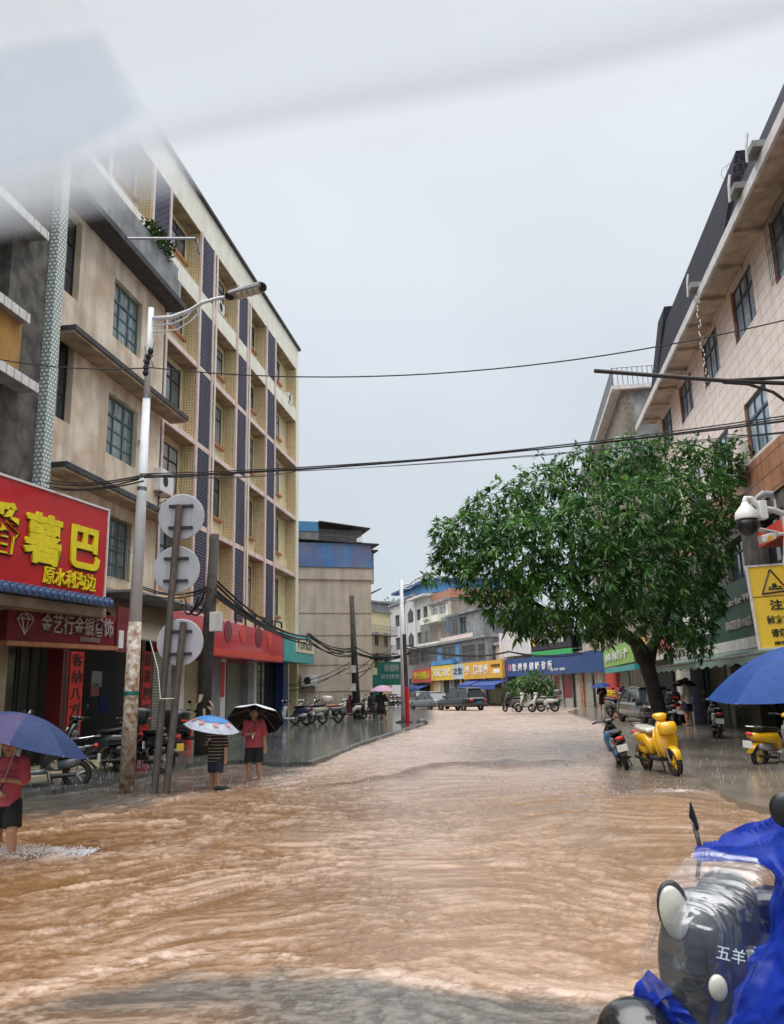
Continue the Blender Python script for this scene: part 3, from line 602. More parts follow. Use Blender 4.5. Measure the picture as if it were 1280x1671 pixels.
window(sr, sxx(58), sxx(94), .15, 3.7, .5, 'dark_steel', 'door_glass', 2, 1, .2, .07)
MB().box(sxx(246, .3), sxx(277, .3), .3, .36, 0, 3.0).build('shop_front_panel', 'shutter', sr)
MB().box(sxx(60), sxx(100), .9, 1.0, 2.2, 3.2).build('inner_board', 'cream_band', sr)
for a, b, s, lb in ((108, 130, '客纳八方财', 'red door couplet left of the dark jewellery shop doorway'), (229, 243, '福进四季宝', 'red door couplet right of the dark jewellery shop doorway')):
    xA, xB = sxx(a), sxx(b); zt = SF.at(a, 1062)[1]; zb_ = SF.at(a, 1202)[1]
    t = sign('couplet', lb, SF, xA, xB, max(zb_, .4), zt, -.03, 'couplet_red', .02, None, 'couplet', 'red door couplets')
    hh = (zt - max(zb_, .4)) / 5
    for i, ch in enumerate(s): text('lettering', ch, hh * .8, 'black_letter', t, ((xB - xA) * .08, -.012, (4 - i) * hh + hh * .2), depth=.01, bold=.015, width=(xB - xA) * .8)
# goods glimmering in the dark doorway
for px, py, m, s in ((158, 1108, 'pale_sign', .28), (155, 1126, 'umb_coral', .22), (170, 1150, 'navy_sign', .3)):
    x, z = SF.at(px, py, .9); tagm(MB().box(-s, s, -.02, .02, -s * .8, s * .8).build('hanging_poster', m, loc=tuple(SF.w(x, .9, z)), rot=(0, 0, SF.a)), {'pale_sign': 'pale poster hanging in the dark jewellery shop doorway', 'umb_coral': 'small pink diamond card hanging below the pale poster', 'navy_sign': 'blue cloth hanging lowest in the dark doorway'}[m], 'poster')
# jewellery shop sign
A = atY(10, 1050, 17.6); B = atY(186, 1050, 20.6); JF = line(A[:2], B[:2]); jl = float(np.hypot(*(B - A)[:2]))
z0 = JF.at(100, 1050)[1]; z1 = JF.at(100, 996)[1]
t = sign('jewellery_shop_sign', 'maroon jewellery shop sign with a diamond emblem and silver characters', JF, 0, jl, z0, z1, 0, 'maroon', .22, None)
MB().box(-.06, jl + .05, -.10, .24, -.10, -.003).build('frame', 'gold_sign' if False else 'orange_sill', t); H = z1 - z0
text('lettering', '金艺行金银首饰', H * .62, 'silver_letter', t, (jl * .27, -.03, H * .34), depth=.04, width=jl * .70, bold=.012)
text('lettering', '高新民楼银店', H * .17, 'silver_letter', t, (jl * .64, -.03, H * .10), depth=.02, width=jl * .2)
dmd = MB(); c = [(.30, .86), (.55, .93), (.80, .86), (.92, .70), (.18, .70), (.55, .12), (.40, .72), (.70, .72)]
sc_ = H * .62
for i, j in ((0, 1), (1, 2), (2, 3), (0, 4), (4, 6), (6, 7), (7, 3), (4, 5), (3, 5), (6, 5), (7, 5), (0, 6), (1, 6), (1, 7), (2, 7)):
    dmd.tube([(.12 + c[i][0] * sc_ * 1.3, -.02, H * .1 + c[i][1] * sc_ * 1.25), (.12 + c[j][0] * sc_ * 1.3, -.02, H * .1 + c[j][1] * sc_ * 1.25)], .014, 5)
dmd.build('emblem', 'silver_letter', t)
# big red potato sign with blue tile fringe
P = atY(169, 975, 20.0); PF = Frame((P[0], P[1]), math.pi / 2 - R(15.5)); z0 = P[2]; z1 = PF.at(170, 832)[1]; xl = PF.at(-70, 900)[0]
t = sign('red_shop_sign', 'big red shop sign with yellow characters at the left edge', PF, xl, 0, z0, z1, 0, 'red_sign', .35, 'pole_white'); H = z1 - z0; WD = -xl
def pfx(px, py): a = PF.at(px, py); return a[0] - xl, a[1] - z0
def ptext(s, x0p, x1p, yt, yb, m='yellow_letter', y=-.035, bold=.03):
    xA, zA = pfx(x0p, (yt + yb) / 2); xB, _ = pfx(x1p, (yt + yb) / 2); zt = pfx((x0p + x1p) / 2, yt)[1]; zb2 = pfx((x0p + x1p) / 2, yb)[1]
    text('lettering', s, (zt - zb2) / .95, m, t, (xA, y, zb2 + (zt - zb2) * .06), depth=.05, width=xB - xA, bold=bold)
for s, a, b, yt, yb in (('番', -36, 32, 812, 897), ('薯', 38, 100, 836, 917), ('巴', 109, 157, 853, 926)):
    ptext(s, a, b, yt, yb); ptext(s, a + 2, b + 2, yt + 3, yb + 3, 'black_letter', -.008)
ptext('原水利沟边', 68, 154, 929, 958, bold=.008)
fr_ = MB()
for i in range(int(WD / .21)):
    x = i * .21; fr_.lathe([(.10, 0), (.10, .6)], (x + .1, -.35, -.14), 10, 'y'); fr_.box(x, x + .2, -.36, .28, -.26, -.14)
    fr_.ball((x + .1, -.38, -.17), (.07, .03, .07), 8, 5)
fb = fr_.build('tile_fringe', mat('blue_glaze', (.05, .10, .22), (.09, .15, .28), .25, 5), t)
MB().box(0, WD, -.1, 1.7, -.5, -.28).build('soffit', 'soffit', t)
# tan awning right of the jewellery sign
a0, za0 = SF.at(188, 990, -.1); a1, _ = SF.at(272, 1010, -.1)
aw = fthing('tan_awning', 'tan fabric awning hanging between the jewellery sign and the round signs', 'awning', SF)
zt = 4.35; MB().hexa([(a0 - 1, -1.0, 3.15), (a1, -1.0, 3.15), (a1, -.15, 4.25), (a0 - 1, -.15, 4.25), (a0 - 1, -1.02, 3.17), (a1, -1.02, 3.17), (a1, -.17, 4.29), (a0 - 1, -.17, 4.29)]).build('canvas', 'awning_tan', aw)
MB().tube([(a0 - 1, -1.02, 3.15), (a1, -1.02, 3.15)], .03).build('front_rail', 'steel', aw)
MB().box(a0 - 1.3, a1 + .6, -1.2, .0, 4.34, 4.40).build('top_sheet', 'concrete', aw)
t = sign('small_red_sign', 'small dark red hanging board with white marks beside the tan awning', SF, *[SF.at(p, 1060, -1.1)[0] for p in (190, 214)], 2.75, 3.9, -1.1, 'maroon', .05)
for k in range(3): MB().box(.1 + .45 * k, .35 + .45 * k, -.012, 0, .1, .55).build('white_mark', 'white_letter', t)
# step
stp = MB(); q = [gp(20, 1285), gp(205, 1250, .12), gp(150, 1235, .12), gp(0, 1262, .12)]
stp.hexa([(x, y, .0) for x, y in q] + [(x, y, .14) for x, y in q]); o = stp.build('pavement_step', 'tile_step'); o['kind'] = 'structure'
# ------------------------------------------------------------------ left: beige building end wall
A, B = np.array([-6.3, 49.0]), np.array([-1.42, 50.5]); BF = line(A, B); BL = float(np.hypot(*(B - A)))
bb = fthing('beige_end_wall_building', 'beige plaster building with a blank end wall and rusty blue sheet top', 'building', BF)
def bz(px, py, off=0.): return BF.at(px, py, off)[1]
ZT = bz(560, 946)
MB().box(0, BL, 0, 14, -.2, ZT).build('end_wall', 'beige_side', bb)
for py in (1001, 1037, 1085, 1128):
    MB().box(0, BL, -.02, -.001, bz(560, py) - .02, bz(560, py) + .03).build('wall_joint', 'soffit', bb)
pe = MB(); 
for i in range(26):
    x = rnd.uniform(.3, BL - .8); z = bz(560, 1150) + rnd.uniform(-.5, .35); n = 9; a0 = rnd.random()
    pe.prism([(x + rnd.uniform(.18, .42) * math.cos(2 * math.pi * k / n), z + rnd.uniform(.08, .26) * math.sin(2 * math.pi * k / n)) for k in range(n)], .006, 'y', -.006 - .001 * i)
pe.build('peeled_plaster', 'peeled', bb)
za_, zb_, zc = ZT, bz(560, 927), bz(560, 890)
MB().box(0, BL + .05, -.12, .6, za_, zb_).build('beam_band', 'beige_side', bb)
MB().box(-.5, BL + .02, -.2, 6, zb_ + .02, zc + .1).build('blue_sheeting', 'blue_sheet', bb)
MB().hexa([(-.6, -.35, zc + .28), (BL + .5, -.35, zc + .05), (BL + .5, 6, zc + .05), (-.6, 6, zc + .28), (-.6, -.35, zc + .34), (BL + .5, -.35, zc + .11), (BL + .5, 6, zc + .11), (-.6, 6, zc + .34)]).build('sheet_roof', 'ledge_dark', bb)
zd = bz(520, 849)
MB().box(-.5, BL * .37, .5, 6, zc + .35, zd - .02).build('rooftop_wall', 'concrete', bb); MB().box(-.5, BL * .36, .44, .498, zd - .62, zd).build('blue_tank_panel', 'blue_flat', bb)
rb = bars(BL * .38, BL * .92, zc + .35, bz(580, 863), .6, .11, .33, .014)
for q in ((BL * .92, .6, 3),): rb.tube([(q[0], .6, zc + .3), (q[0], 3, zc + .3), (q[0], 3, zc + 1.3), (q[0], .6, zc + 1.3)], .02, 4)
rb.build('rooftop_cage', 'silver', bb); MB().box(BL * .4, BL * .9, 1.4, 6, zc + .3, bz(580, 870)).build('cage_room', 'concrete', bb)
MB().hexa([(BL * .37, .3, bz(580, 852)), (BL + .1, .3, bz(580, 861)), (BL + .1, 5, bz(580, 861)), (BL * .37, 5, bz(580, 852)), (BL * .37, .3, bz(580, 850)), (BL + .1, .3, bz(580, 859)), (BL + .1, 5, bz(580, 859)), (BL * .37, 5, bz(580, 850))]).build('cage_roof', 'dark_steel', bb)
MB().box(BL, BL + .62, 1.5, 9, bz(580, 946), zb_ + .2).build('balcony', 'beige_side', bb); MB().box(BL + .04, BL + .6, 1.4, 9, zb_ + .2, zc - .1).build('balcony_sheeting', 'blue_sheet', bb)
MB().box(BL - .1, BL + .85, 1.2, 9, zc - .1, zc).build('balcony_roof', 'ledge_dark', bb)
MB().hexa([(BL, .8, bz(580, 970)), (BL + .9, .8, bz(580, 958)), (BL + .9, 6, bz(580, 958)), (BL, 6, bz(580, 970)), (BL, .8, bz(580, 968)), (BL + .9, .8, bz(580, 956)), (BL + .9, 6, bz(580, 956)), (BL, 6, bz(580, 968))]).build('awning', 'ledge_dark', bb)
aircon(BF, 504, 1120, -.2, 'white air conditioner on the blank beige end wall behind the scooters', .95, .65)
for k, (za2, zb2, s) in enumerate(((1105, 1092, 8), (1118, 1100, 14), (1140, 1120, 6))): pass
# ------------------------------------------------------------------ far left: houses behind
def block(name, label, fr, x0, x1, d, z1, m, wz=(), roof='concrete', fm='dark_steel', nw=3, cat='building', gm='window_glass', balc=None, grp=None):
    t = fthing(name, label, cat, fr, grp)
    holes = []
    for z in wz:
        s = (x1 - x0) / nw
        for i in range(nw): holes.append((x0 + s * (i + .28), x0 + s * (i + .72), z, z + 1.6))
    wall('wall', m, t, x0, x1, -.2, z1, 0, holes, .2, d)
    MB().box(x0, x0 + .01, .02, d, -.2, z1).build('side_wall', m, t); MB().box(x1 - .01, x1, .02, d, -.2, z1).build('side_wall', m, t)
    MB().box(x0 - .15, x1 + .15, -.25, d, z1, z1 + .25).build('roof', roof, t)
    for h in holes: window(t, *h, .1, fm, gm, 2, 1, .3)
    if balc:
        for z in balc:
            MB().box(x0, x1, -1.0, 0, z, z + .15).build('balcony_slab', 'concrete', t); bars(x0, x1, z + .15, z + 1.05, -.98, .15, .45, .012).build('railing', 'steel', t)
    return t
A = atY(614, 1100, 118); B = atY(664, 1100, 124); f = line(A[:2], B[:2])
bl = float(np.hypot(*(B - A)[:2]))
zz = lambda py, Y=120: float(atY(640, py, Y)[2])
block('distant_house', 'grey distant house with balconies at the end of the street behind the power poles', f, -3, bl, 12, zz(985), 'concrete', [zz(1085), zz(1050), zz(1015)], nw=4, balc=[zz(1060), zz(1025)])
A = atY(612, 1100, 92); B = atY(640, 1100, 96); f = line(A[:2], B[:2]); bl = float(np.hypot(*(B - A)[:2]))
block('narrow_house', 'narrow pale house with white lattice balconies just past the beige building', f, -3, bl * .95, 10, zz(1000, 94), 'cream_wall', [zz(1090, 94), zz(1055, 94)], nw=3, balc=[zz(1068, 94), zz(1038, 94)])
tg = thing('rooftop_trees', 'green trees showing above the roofs at the far end of the street', 'trees', tuple(atY(648, 1005, 125)))
leafy(MB(), 2600, (0, 0, 0), (4.5, 3, 2.6), .7).build('foliage', 'shrub_leaf', tg); MB().tube([(0, 0, -9), (0, 0, -1)], .2).build('trunk', 'bark', tg)
A = atY(616, 1100, 57); B = atY(655, 1100, 57); f = line(A[:2], B[:2]); bl = float(np.hypot(*(B - A)[:2]))
t = sign('green_shop_sign', 'dark green shop sign board beyond the pole with the blue characters', f, 0, bl * .98, zz(1118, 57), zz(1080, 57), 0, 'green_sign', .15)
text('lettering', '柳州螺蛳粉', .55, 'pale_sign', t, (bl * .3, -.03, .95), width=bl * .6); text('lettering', '粉面小吃 快餐 炒粉', .36, 'pale_sign', t, (.1, -.03, .45), width=bl * .85); text('lettering', '电话12345', .26, 'pale_sign', t, (.1, -.03, .12), width=bl * .45) if False else None
# ------------------------------------------------------------------ right: pink tiled building
RF = street(7.6, -1)
rb_ = fthing('pink_tiled_building', 'four storey building faced in pale pink tiles with blue framed windows', 'building', RF)
wb_ = [(-25.73, -23.5, 12.2, 13.98), (-30.0, -27.8, 12.28, 13.98), (-34.4, -32.1, 12.35, 13.98), (-38.6, -36.4, 12.35, 13.98), (-21.6, -19.4, 12.15, 13.98), (-17.4, -15.2, 12.1, 13.98)]
wa_ = [(a, b, 8.38, 10.15) for a, b, _, _ in wb_]; wc_ = [(a, b, 5.0, 6.4) for a, b, _, _ in wb_]
wall('wall', 'pink_brick', rb_, -39.5, -8, 7.3 + .95, 14.4, 0, wb_ + wa_, .16, 12)
wall('lower_band', 'orange_tile', rb_, -39.5, -8, 6.9, 8.25, -.02, [], .2)
wall('lower_wall', 'dark_plaster', rb_, -39.5, -8, 3.2, 6.9, 0.03, wc_, .3, 12)
MB().box(-39.5, -39.45, .02, 12, 0, 14.4).build('end_wall', 'pink_brick', rb_); MB().box(-39.5, -8, .5, 12, 0, 3.2).build('shop_back', 'interior_shade', rb_)
for h in wb_ + wa_: 
    window(rb_, *h, .07, 'blue_frame', 'pane_sky' if 'pane_sky' in MT else mat('pane_sky', (.50, .58, .66), (.16, .22, .3), .08, 1.2, spec=.9), 3, 1, .33, .08, bars=(h == wb_[4]))
    MB().box(h[0], h[0] + .05, -.015, .15, h[2], h[3]).build('window_reveal', 'orange_tile', rb_)
for h in wc_: window(rb_, *h, .2, 'dark_steel', 'dark_glass', 2, 1, .3)
so = MB()
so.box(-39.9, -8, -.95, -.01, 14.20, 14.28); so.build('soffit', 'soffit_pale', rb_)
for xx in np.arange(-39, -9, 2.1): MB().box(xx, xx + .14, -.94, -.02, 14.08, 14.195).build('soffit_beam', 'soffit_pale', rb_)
MB().box(-39.9, -8, -1.04, -.96, 13.86, 14.16).build('fascia', 'fascia_white', rb_)

# dark tiled mansard with steps in its ridge
rA0, zA = RF.at(1201, 246, -.2); rA1 = RF.at(1086, 519, -.2)[0]; zB = RF.at(1280, 135, -.2)[1]
for a, b, zt in ((rA1, rA0, zA), (rA0, -8, zB), (rA1 - 1.6, rA1, RF.at(1070, 520, -.2)[1] - .4)):
    MB().hexa([(a, -.88, 14.3), (b, -.88, 14.3), (b, 3, 14.5), (a, 3, 14.5), (a, -.2, zt), (b, -.2, zt), (b, 3, zt), (a, 3, zt)]).build('roof', 'roof_tile', rb_)
for px, py in ((1140, 470), (1215, 322), (1247, 262)):
    x, z = RF.at(px, py, -1.0); MB().box(x - .5, x + .1, -1.25, -.9, 14.25, 14.42).build('gutter_outlet', 'concrete', rb_)
    tagm(MB().tube([(0, 0, 0), (.02, -.06, -.3), (0, -.08, -.8)], .035, 6).build('gutter_pipe', 'fascia_white', loc=tuple(RF.w(x - .3, -1.2, 14.9)), rot=(0, 0, RF.a)), {1140: 'short white pipe on the gutter above the third window of the pink building', 1215: 'short white pipe on the gutter at the middle of the pink building', 1247: 'short white pipe on the gutter nearest the right edge'}[px], 'pipe', 'gutter pipes on the pink building')
# drops falling from the outlet
dr = MB(); x, z = RF.at(1140, 470, -1.2)
for k in range(26): dr.ball((rnd.gauss(0, .04), rnd.gauss(0, .04), -.3 - k * .13 - rnd.random() * .06), (.022, .022, .06), 6, 4)
o = dr.build('falling_drops', 'water_drop' if 'water_drop' in MT else mat('water_drop', (.75, .78, .8), None, .1, spec=.8), loc=tuple(RF.w(x - .3, -1.2, 14.0)), smooth=True); o['label'] = 'line of water drops falling from the roof gutter of the pink building'; o['category'] = 'water drops'; o['kind'] = 'stuff'
# ------------------------------------------------------------------ right: grey building with balconies beyond
GF = street(6.2, -1); g1, g0_ = -63.0, -41.0; zc1 = GF.at(1043, 556)[1]
gb = fthing('grey_balcony_building', 'grey building with railed roof terrace rising behind the pink one', 'building', GF)
MB().box(g1, g0_, .0, 9, -.2, zc1).build('wall', 'mottled_plaster', gb)
MB().box(g0_, g0_ + .02, .6, 9, 4, zc1 - .05).build('end_wall', 'concrete', gb)
MB().box(g1, g0_ + .3, -.5, 9, zc1, zc1 + .22).build('roof_slab', 'fascia_white', gb)
rl = bars(g1, g0_ + .2, zc1 + .22, zc1 + 1.2, -.4, .25, .95, .02)
for k in range(10): rl.tube([(g0_ + .2, -.4 + k * .25, zc1 + .22), (g0_ + .2, -.4 + k * .25, zc1 + 1.2)], .02, 4)
rl.tube([(g0_ + .2, -.4, zc1 + 1.2), (g0_ + .2, 2.0, zc1 + 1.2)], .03, 4); rl.build('railing', 'steel', gb)
bx, bz_ = GF.at(1030, 700, -.3)
MB().box(g0_ - 4.5, g0_ + .6, -.6, 2.0, bz_ - .5, bz_ - .3).build('balcony_slab', 'fascia_white', gb); MB().box(g0_ - 4.5, g0_ + .6, -.6, -.5, bz_ - .3, bz_ + .7).box(g0_ + .5, g0_ + .6, -.5, 2.0, bz_ - .3, bz_ + .7).build('balcony_front', 'pattern_tile', gb)
for z in (3.6, 7., 10.4):
    for x in (g1 + 2, g1 + 8, g1 + 14): window(gb, x, x + 1.8, z, z + 1.6, -.03, 'dark_steel', 'window_glass', 2, 1, .3)
# ------------------------------------------------------------------ far facade, where the street bends left
FA, FB = np.array([3.7, 100.]), np.array([15.2, 60.]); FF = line(FA, FB)
def fz(px, py, off=0.): return FF.at(px, py, off)[1]
def fxx(px, off=0.): return FF.at(px, 1130, off)[0]
def house(name, label, pa, pb, pyt, m, holes=(), hm='dark_steel', d=10, nm='window', gm='window_glass', off=0., roof=True):
    t = fthing(name, label, 'building', FF); pm = (pa + pb) / 2; H = []
    for a, b, c, e in holes: H.append((fxx(a), fxx(b), fz((a + b) / 2, e), fz((a + b) / 2, c)))
    zt = fz(pm, pyt)
    wall('wall', m, t, fxx(pa), fxx(pb), -.2, zt, off, H, .3, d)
    MB().box(fxx(pa), fxx(pa) + .02, off + .02, d, 0, zt).build('side_wall', m, t); MB().box(fxx(pb) - .02, fxx(pb), off + .02, d, 0, zt).build('side_wall', m, t)
    if roof: MB().box(fxx(pa) - .1, fxx(pb) + .1, off - .3, d, zt, zt + .25).build('roof', 'concrete', t)
    for h in H: window(t, *h, off + .15, hm, gm, 2, 1, .3, .08)
    return t, zt
t, zt = house('blue_roofed_house', 'tall white house with a bright blue sheet roof storey beyond the street lamp', 640, 668, 985, 'fascia_white', [(648, 655, 1003, 1022), (648, 655, 1040, 1060), (659, 664, 1003, 1020)])
MB().box(fxx(646), fxx(700), 1, 10, zt + .26, fz(660, 962)).build('blue_storey', 'blue_flat', t); MB().box(fxx(640), fxx(702), .2, 10.4, fz(660, 962), fz(660, 958)).build('blue_roof', 'blue_corr', t)
t, zt = house('arched_window_house', 'white house with a column of pointed arch windows', 657, 682, 975, 'fascia_white')
for py in (992, 1032, 1072):
    a, b, c, e = fxx(670), fxx(678), fz(674, py + 22), fz(674, py)
    mb = MB(); pts = [(a, c), (b, c), (b, e - .5), ((a + b) / 2 + .25, e - .15), ((a + b) / 2, e + .1), ((a + b) / 2 - .25, e - .15), (a, e - .5)]; w_ = mb.prism(pts, .1, 'y', -.06).build('window', 'dark_steel', t)
    MB().prism([(x * .8 + (a + b) * .1, z * .8 + (c + e) * .1) for x, z in pts], .02, 'y', -.085).build('pane', 'window_glass', w_)
MB().box(fxx(667), fxx(668.5), -.15, 0, 2.5, zt).box(fxx(681), fxx(683), -.15, 0, 2.5, zt).build('corner_column', 'white_paint', t)
t, zt = house('white_house', 'white house with four tall dark windows and a flat eave', 683, 706, 973, 'fascia_white', [(684, 690, 993, 1011), (695, 702, 988, 1007), (684, 691, 1031, 1050), (697, 701, 1029, 1048)])
MB().box(fxx(679), fxx(707), -.9, .2, zt - .1, zt + .15).build('eave', 'fascia_white', t)
t, zt = house('glazed_balcony_house', 'house with a glazed upper balcony, caged lower balcony and red brick top', 706, 737, 982, 'beige_side', [(708, 719, 984, 1004), (720, 733, 980, 1001)], 'fascia_white', gm='curtain_glass')
MB().box(fxx(706), fxx(738), .3, 9, zt + .26, fz(720, 964)).build('brick_top', 'orange_tile', t); MB().box(fxx(705), fxx(736), -1.2, -.0, fz(720, 1054), fz(720, 1048)).box(fxx(705), fxx(736), -1.2, .0, fz(720, 1016), fz(720, 1005)).build('balcony_slab', 'cream_band', t)
bars(fxx(705), fxx(734), fz(720, 1048), fz(720, 1016), -1.15, .16, .8, .02).build('balcony_cage', 'steel', t)
leafy(MB(), 260, (fxx(716), -1.0, fz(720, 1014) + .3), (2.2, .3, .35), .3).build('balcony_plants', 'shrub_leaf', t)
t, zt = house('caged_house', 'grey house with barred balconies and a perforated parapet left of the tree', 737, 790, 1000, 'concrete', [(742, 752, 1010, 1034), (755, 766, 1006, 1032)])
bars(fxx(738), fxx(769), fz(755, 1040), fz(755, 1003), -1.0, .18, .7, .02).build('balcony_cage', 'steel', t)
MB().box(fxx(738), fxx(790), -1.1, -.9, fz(755, 1050), fz(755, 1038)).box(fxx(738), fxx(790), -1.1, 0, fz(755, 1053), fz(755, 1050)).build('parapet', 'pink_trim', t); MB().box(fxx(735), fxx(739), -.2, .0, fz(737, 1030), fz(737, 1006)).build('blue_panel', 'blue_flat', t)
t, zt = house('long_shop_house', 'long grey two storey shop house with blue wall strips above the gold signs', 683, 822, 1050, 'concrete', [(686, 703, 1062, 1084), (706, 733, 1060, 1078), (744, 764, 1055, 1080), (776, 800, 1052, 1078), (804, 816, 1050, 1076)], off=-1.3, d=6)
MB().box(fxx(737), fxx(743), -1.36, -1.31, fz(740, 1082), fz(740, 1056)).box(fxx(767), fxx(774), -1.36, -1.31, fz(770, 1079), fz(770, 1050)).build('blue_strip', 'blue_flat', t)
for a, b, z0, z1 in ((686, 734, 1084, 1060), (744, 766, 1081, 1055), (775, 818, 1079, 1050)): bars(fxx(a), fxx(b), fz((a + b) / 2, z0), fz((a + b) / 2, z1), -1.5, .2, .7, .018).build('window_bars', 'steel', t)
for a, b, m in ((669, 693, 'interior_shade'), (695, 703, 'dark_steel'), (707, 724, 'cream_wall'), (726, 734, 'interior_shade'), (735, 742, 'shutter'), (744, 757, 'interior_shade'), (761, 775, 'door_glass'), (778, 798, 'shutter_pale'), (801, 818, 'door_glass')):
    MB().box(fxx(a, -1.4), fxx(b, -1.4), -1.42, -1.36, 0, 2.9).build('shop_front_panel', m, t)  # near-black panels paint the shade of open shops
for a in (693, 725, 742, 758, 776, 799, 819): MB().box(fxx(a) - .2, fxx(a) + .15, -1.55, -1.3, 0, 3.2).build('shop_column', 'navy_sign' if a > 800 else ('gold_sign' if a in (725, 776) else 'concrete'), t)
def fsign(name, label, pa, pb, pt, pbm, m, txt, tm, off=-1.9, ts=.6, grp='shop signs on the far facade', x=.08, wf=.84):
    a, b = fxx(pa, off), fxx(pb, off); pm = (pa + pb) / 2; z0, z1 = fz(pm, pbm, off), fz(pm, pt, off)
    t = sign(name, label, FF, a, b, z0, z1, off, m, .35, None, 'sign', grp)
    if txt: text('lettering', txt, (z1 - z0) * ts, tm, t, ((b - a) * x, -.03, (z1 - z0) * (.55 - ts * .38)), depth=.03, width=(b - a) * wf, bold=.015)
    return t, b - a, z1 - z0
fsign('shop_sign', 'red shop sign with yellow characters, farthest left on the far row', 674, 705, 1092, 1114, 'red_sign_flat', '特色烧腊店', 'yellow_letter')
fsign('shop_sign', 'bright yellow shop sign with white characters', 705, 740, 1086, 1110, 'yellow_sign', '双发', 'white_letter')
fsign('shop_sign', 'pale grey shop sign between the yellow and gold signs', 740, 758, 1084, 1108, 'pale_sign', '之家', 'navy_sign', ts=.5)
t, W_, H_ = fsign('shop_sign', 'long gold shop sign with four white characters left of the blue clinic sign', 758, 821, 1079, 1107, 'gold_sign', '香', 'white_letter', x=.04, wf=.15)
for i, (ch, x) in enumerate((('满', .28), ('早', .42), ('香', .56))): text('lettering', ch, H_ * .6, 'white_letter', t, (W_ * x, -.03, H_ * .3), depth=.03, width=W_ * .12, bold=.02)
text('lettering', '早餐快餐', H_ * .2, 'black_letter', t, (W_ * .74, -.03, H_ * .62), width=W_ * .22); MB().box(W_ * .8, W_ * .95, -.02, 0, H_ * .28, H_ * .5).build('white_patch', 'white_letter', t)
tagm(MB().box(fxx(705, -1.8), fxx(740, -1.8), -1.8, -1.4, fz(720, 1085, -1.8), fz(720, 1078, -1.8)).build('blue_canopy', 'blue_flat', loc=tuple(FF.o), rot=(0, 0, FF.a)), 'thin light blue strip canopy above the bright yellow shop sign', 'canopy')
for pa, pb, py, lb in ((664, 694, 1118, 'dark blue fabric awning under the red far shop sign'), (758, 778, 1110, 'short blue awning under the left end of the gold sign'), (779, 820, 1110, 'long blue awning under the gold sign')):
    a, b = fxx(pa, -2.2), fxx(pb, -2.2); z = fz((pa + pb) / 2, py, -2.2)
    tagm(MB().hexa([(a, -2.9, z - .45), (b, -2.9, z - .45), (b, -1.5, z), (a, -1.5, z), (a, -2.9, z - .41), (b, -2.9, z - .41), (b, -1.5, z + .04), (a, -1.5, z + .04)]).box(a, b, -2.9, -2.86, z - .8, z - .42).build('awning', 'awning_blue', loc=tuple(FF.o), rot=(0, 0, FF.a)), lb, 'awning', 'blue awnings on the far row')
# clinic
t, zt = house('clinic_building', 'low clinic building with a white and black hoarding above its blue sign', 822, 1000, 1040, 'beige_side', [(945, 968, 1030, 1062)], off=-.6, d=9); t_clinic = t
tc_, W_, H_ = fsign('clinic_sign', 'long blue corrugated clinic sign with white characters', 822, 998, 1068, 1100, 'blue_corr', '', 'white_letter', -1.6)
for i, ch in enumerate('钦州李剑峰诊所'): text('lettering', ch, H_ * .46, 'white_letter', tc_, (W_ * (.125 + i * .062), -.05, H_ * .33), depth=.04, width=W_ * .042, bold=.015)
text('lettering', '电话：07771－3688120', H_ * .18, 'white_letter', tc_, (W_ * .52, -.05, H_ * .18), depth=.03, width=W_ * .13)
MB().lathe([(.32, 0), (.32, .03)], (W_ * .095, -.04, H_ * .5), 20, 'y').build('emblem', 'umb_pink', tc_); MB().tube([(W_ * .095, -.06, H_ * .32), (W_ * .095, -.06, H_ * .7)], .05).tube([(W_ * .095 - .13, -.06, H_ * .58), (W_ * .095 + .13, -.06, H_ * .58)], .04).build('emblem_mark', 'red_letter', tc_)
def board(label, pa, pb, pt, pb2, m, off, grp=None):
    a, b = fxx(pa, off), fxx(pb, off); pm = (pa + pb) / 2; z0, z1 = fz(pm, pb2, off), fz(pm, pt, off); return sign('hoarding', label, FF, a, b, z0, z1, off, m, .12, None, 'hoarding', grp), b - a, z1 - z0
board('plain white panelled hoarding on the left half above the clinic sign', 819, 871, 1028, 1070, 'fascia_white', -1.2)
t, W_, H_ = board('black hoarding with white slogan above a green stripe', 872, 938, 1008, 1058, 'black_sign', -1.2)
text('lettering', '相信自己 拒绝亚健康', H_ * .2, 'white_letter', t, (W_ * .2, -.03, H_ * .55), depth=.02, width=W_ * .74, bold=.01); text('lettering', '引领大健康“新体验”', H_ * .22, 'white_letter', t, (W_ * .2, -.03, H_ * .2), depth=.02, width=W_ * .66, bold=.01)
MB().lathe([(.38, 0), (.38, .02)], (W_ * .09, -.03, H_ * .3), 18, 'y').build('round_emblem', 'gold_sign', t)
board('bright green stripe board below the black slogan hoarding', 872, 938, 1060, 1072, 'bright_green', -1.22)
bld = tc_.parent
tt = t_clinic
for a, b, m in ((824, 843, 'interior_shade'), (845, 900, 'shutter_pale'), (903, 935, 'shutter_pale'), (941, 968, 'shutter_pale')): MB().box(fxx(a, -.9), fxx(b, -.9), -.92, -.86, 0, 3.1).build('shop_front_panel', m, tt)  # the near-black panel paints an open bay's shade, no shutter there
for a in (822, 844, 901, 937, 971): MB().box(fxx(a) - .25, fxx(a) + .2, -1.05, -.75, 0, 3.3).build('shop_column', 'orange_tile' if a > 960 else 'concrete', tt)
MB().box(fxx(906, -.95), fxx(933, -.95), -.97, -.94, fz(920, 1138, -.95), fz(920, 1103, -.95)).build('red_poster', 'maroon', tt)
pp = MB()
for px in (974, 978, 982): pp.tube([(fxx(px, -1.2), -1.2, fz(px, 1088)), (fxx(px, -1.2), -1.2, .4)], .05, 6)
pp.build('drain_pipe', 'fascia_white', tt)
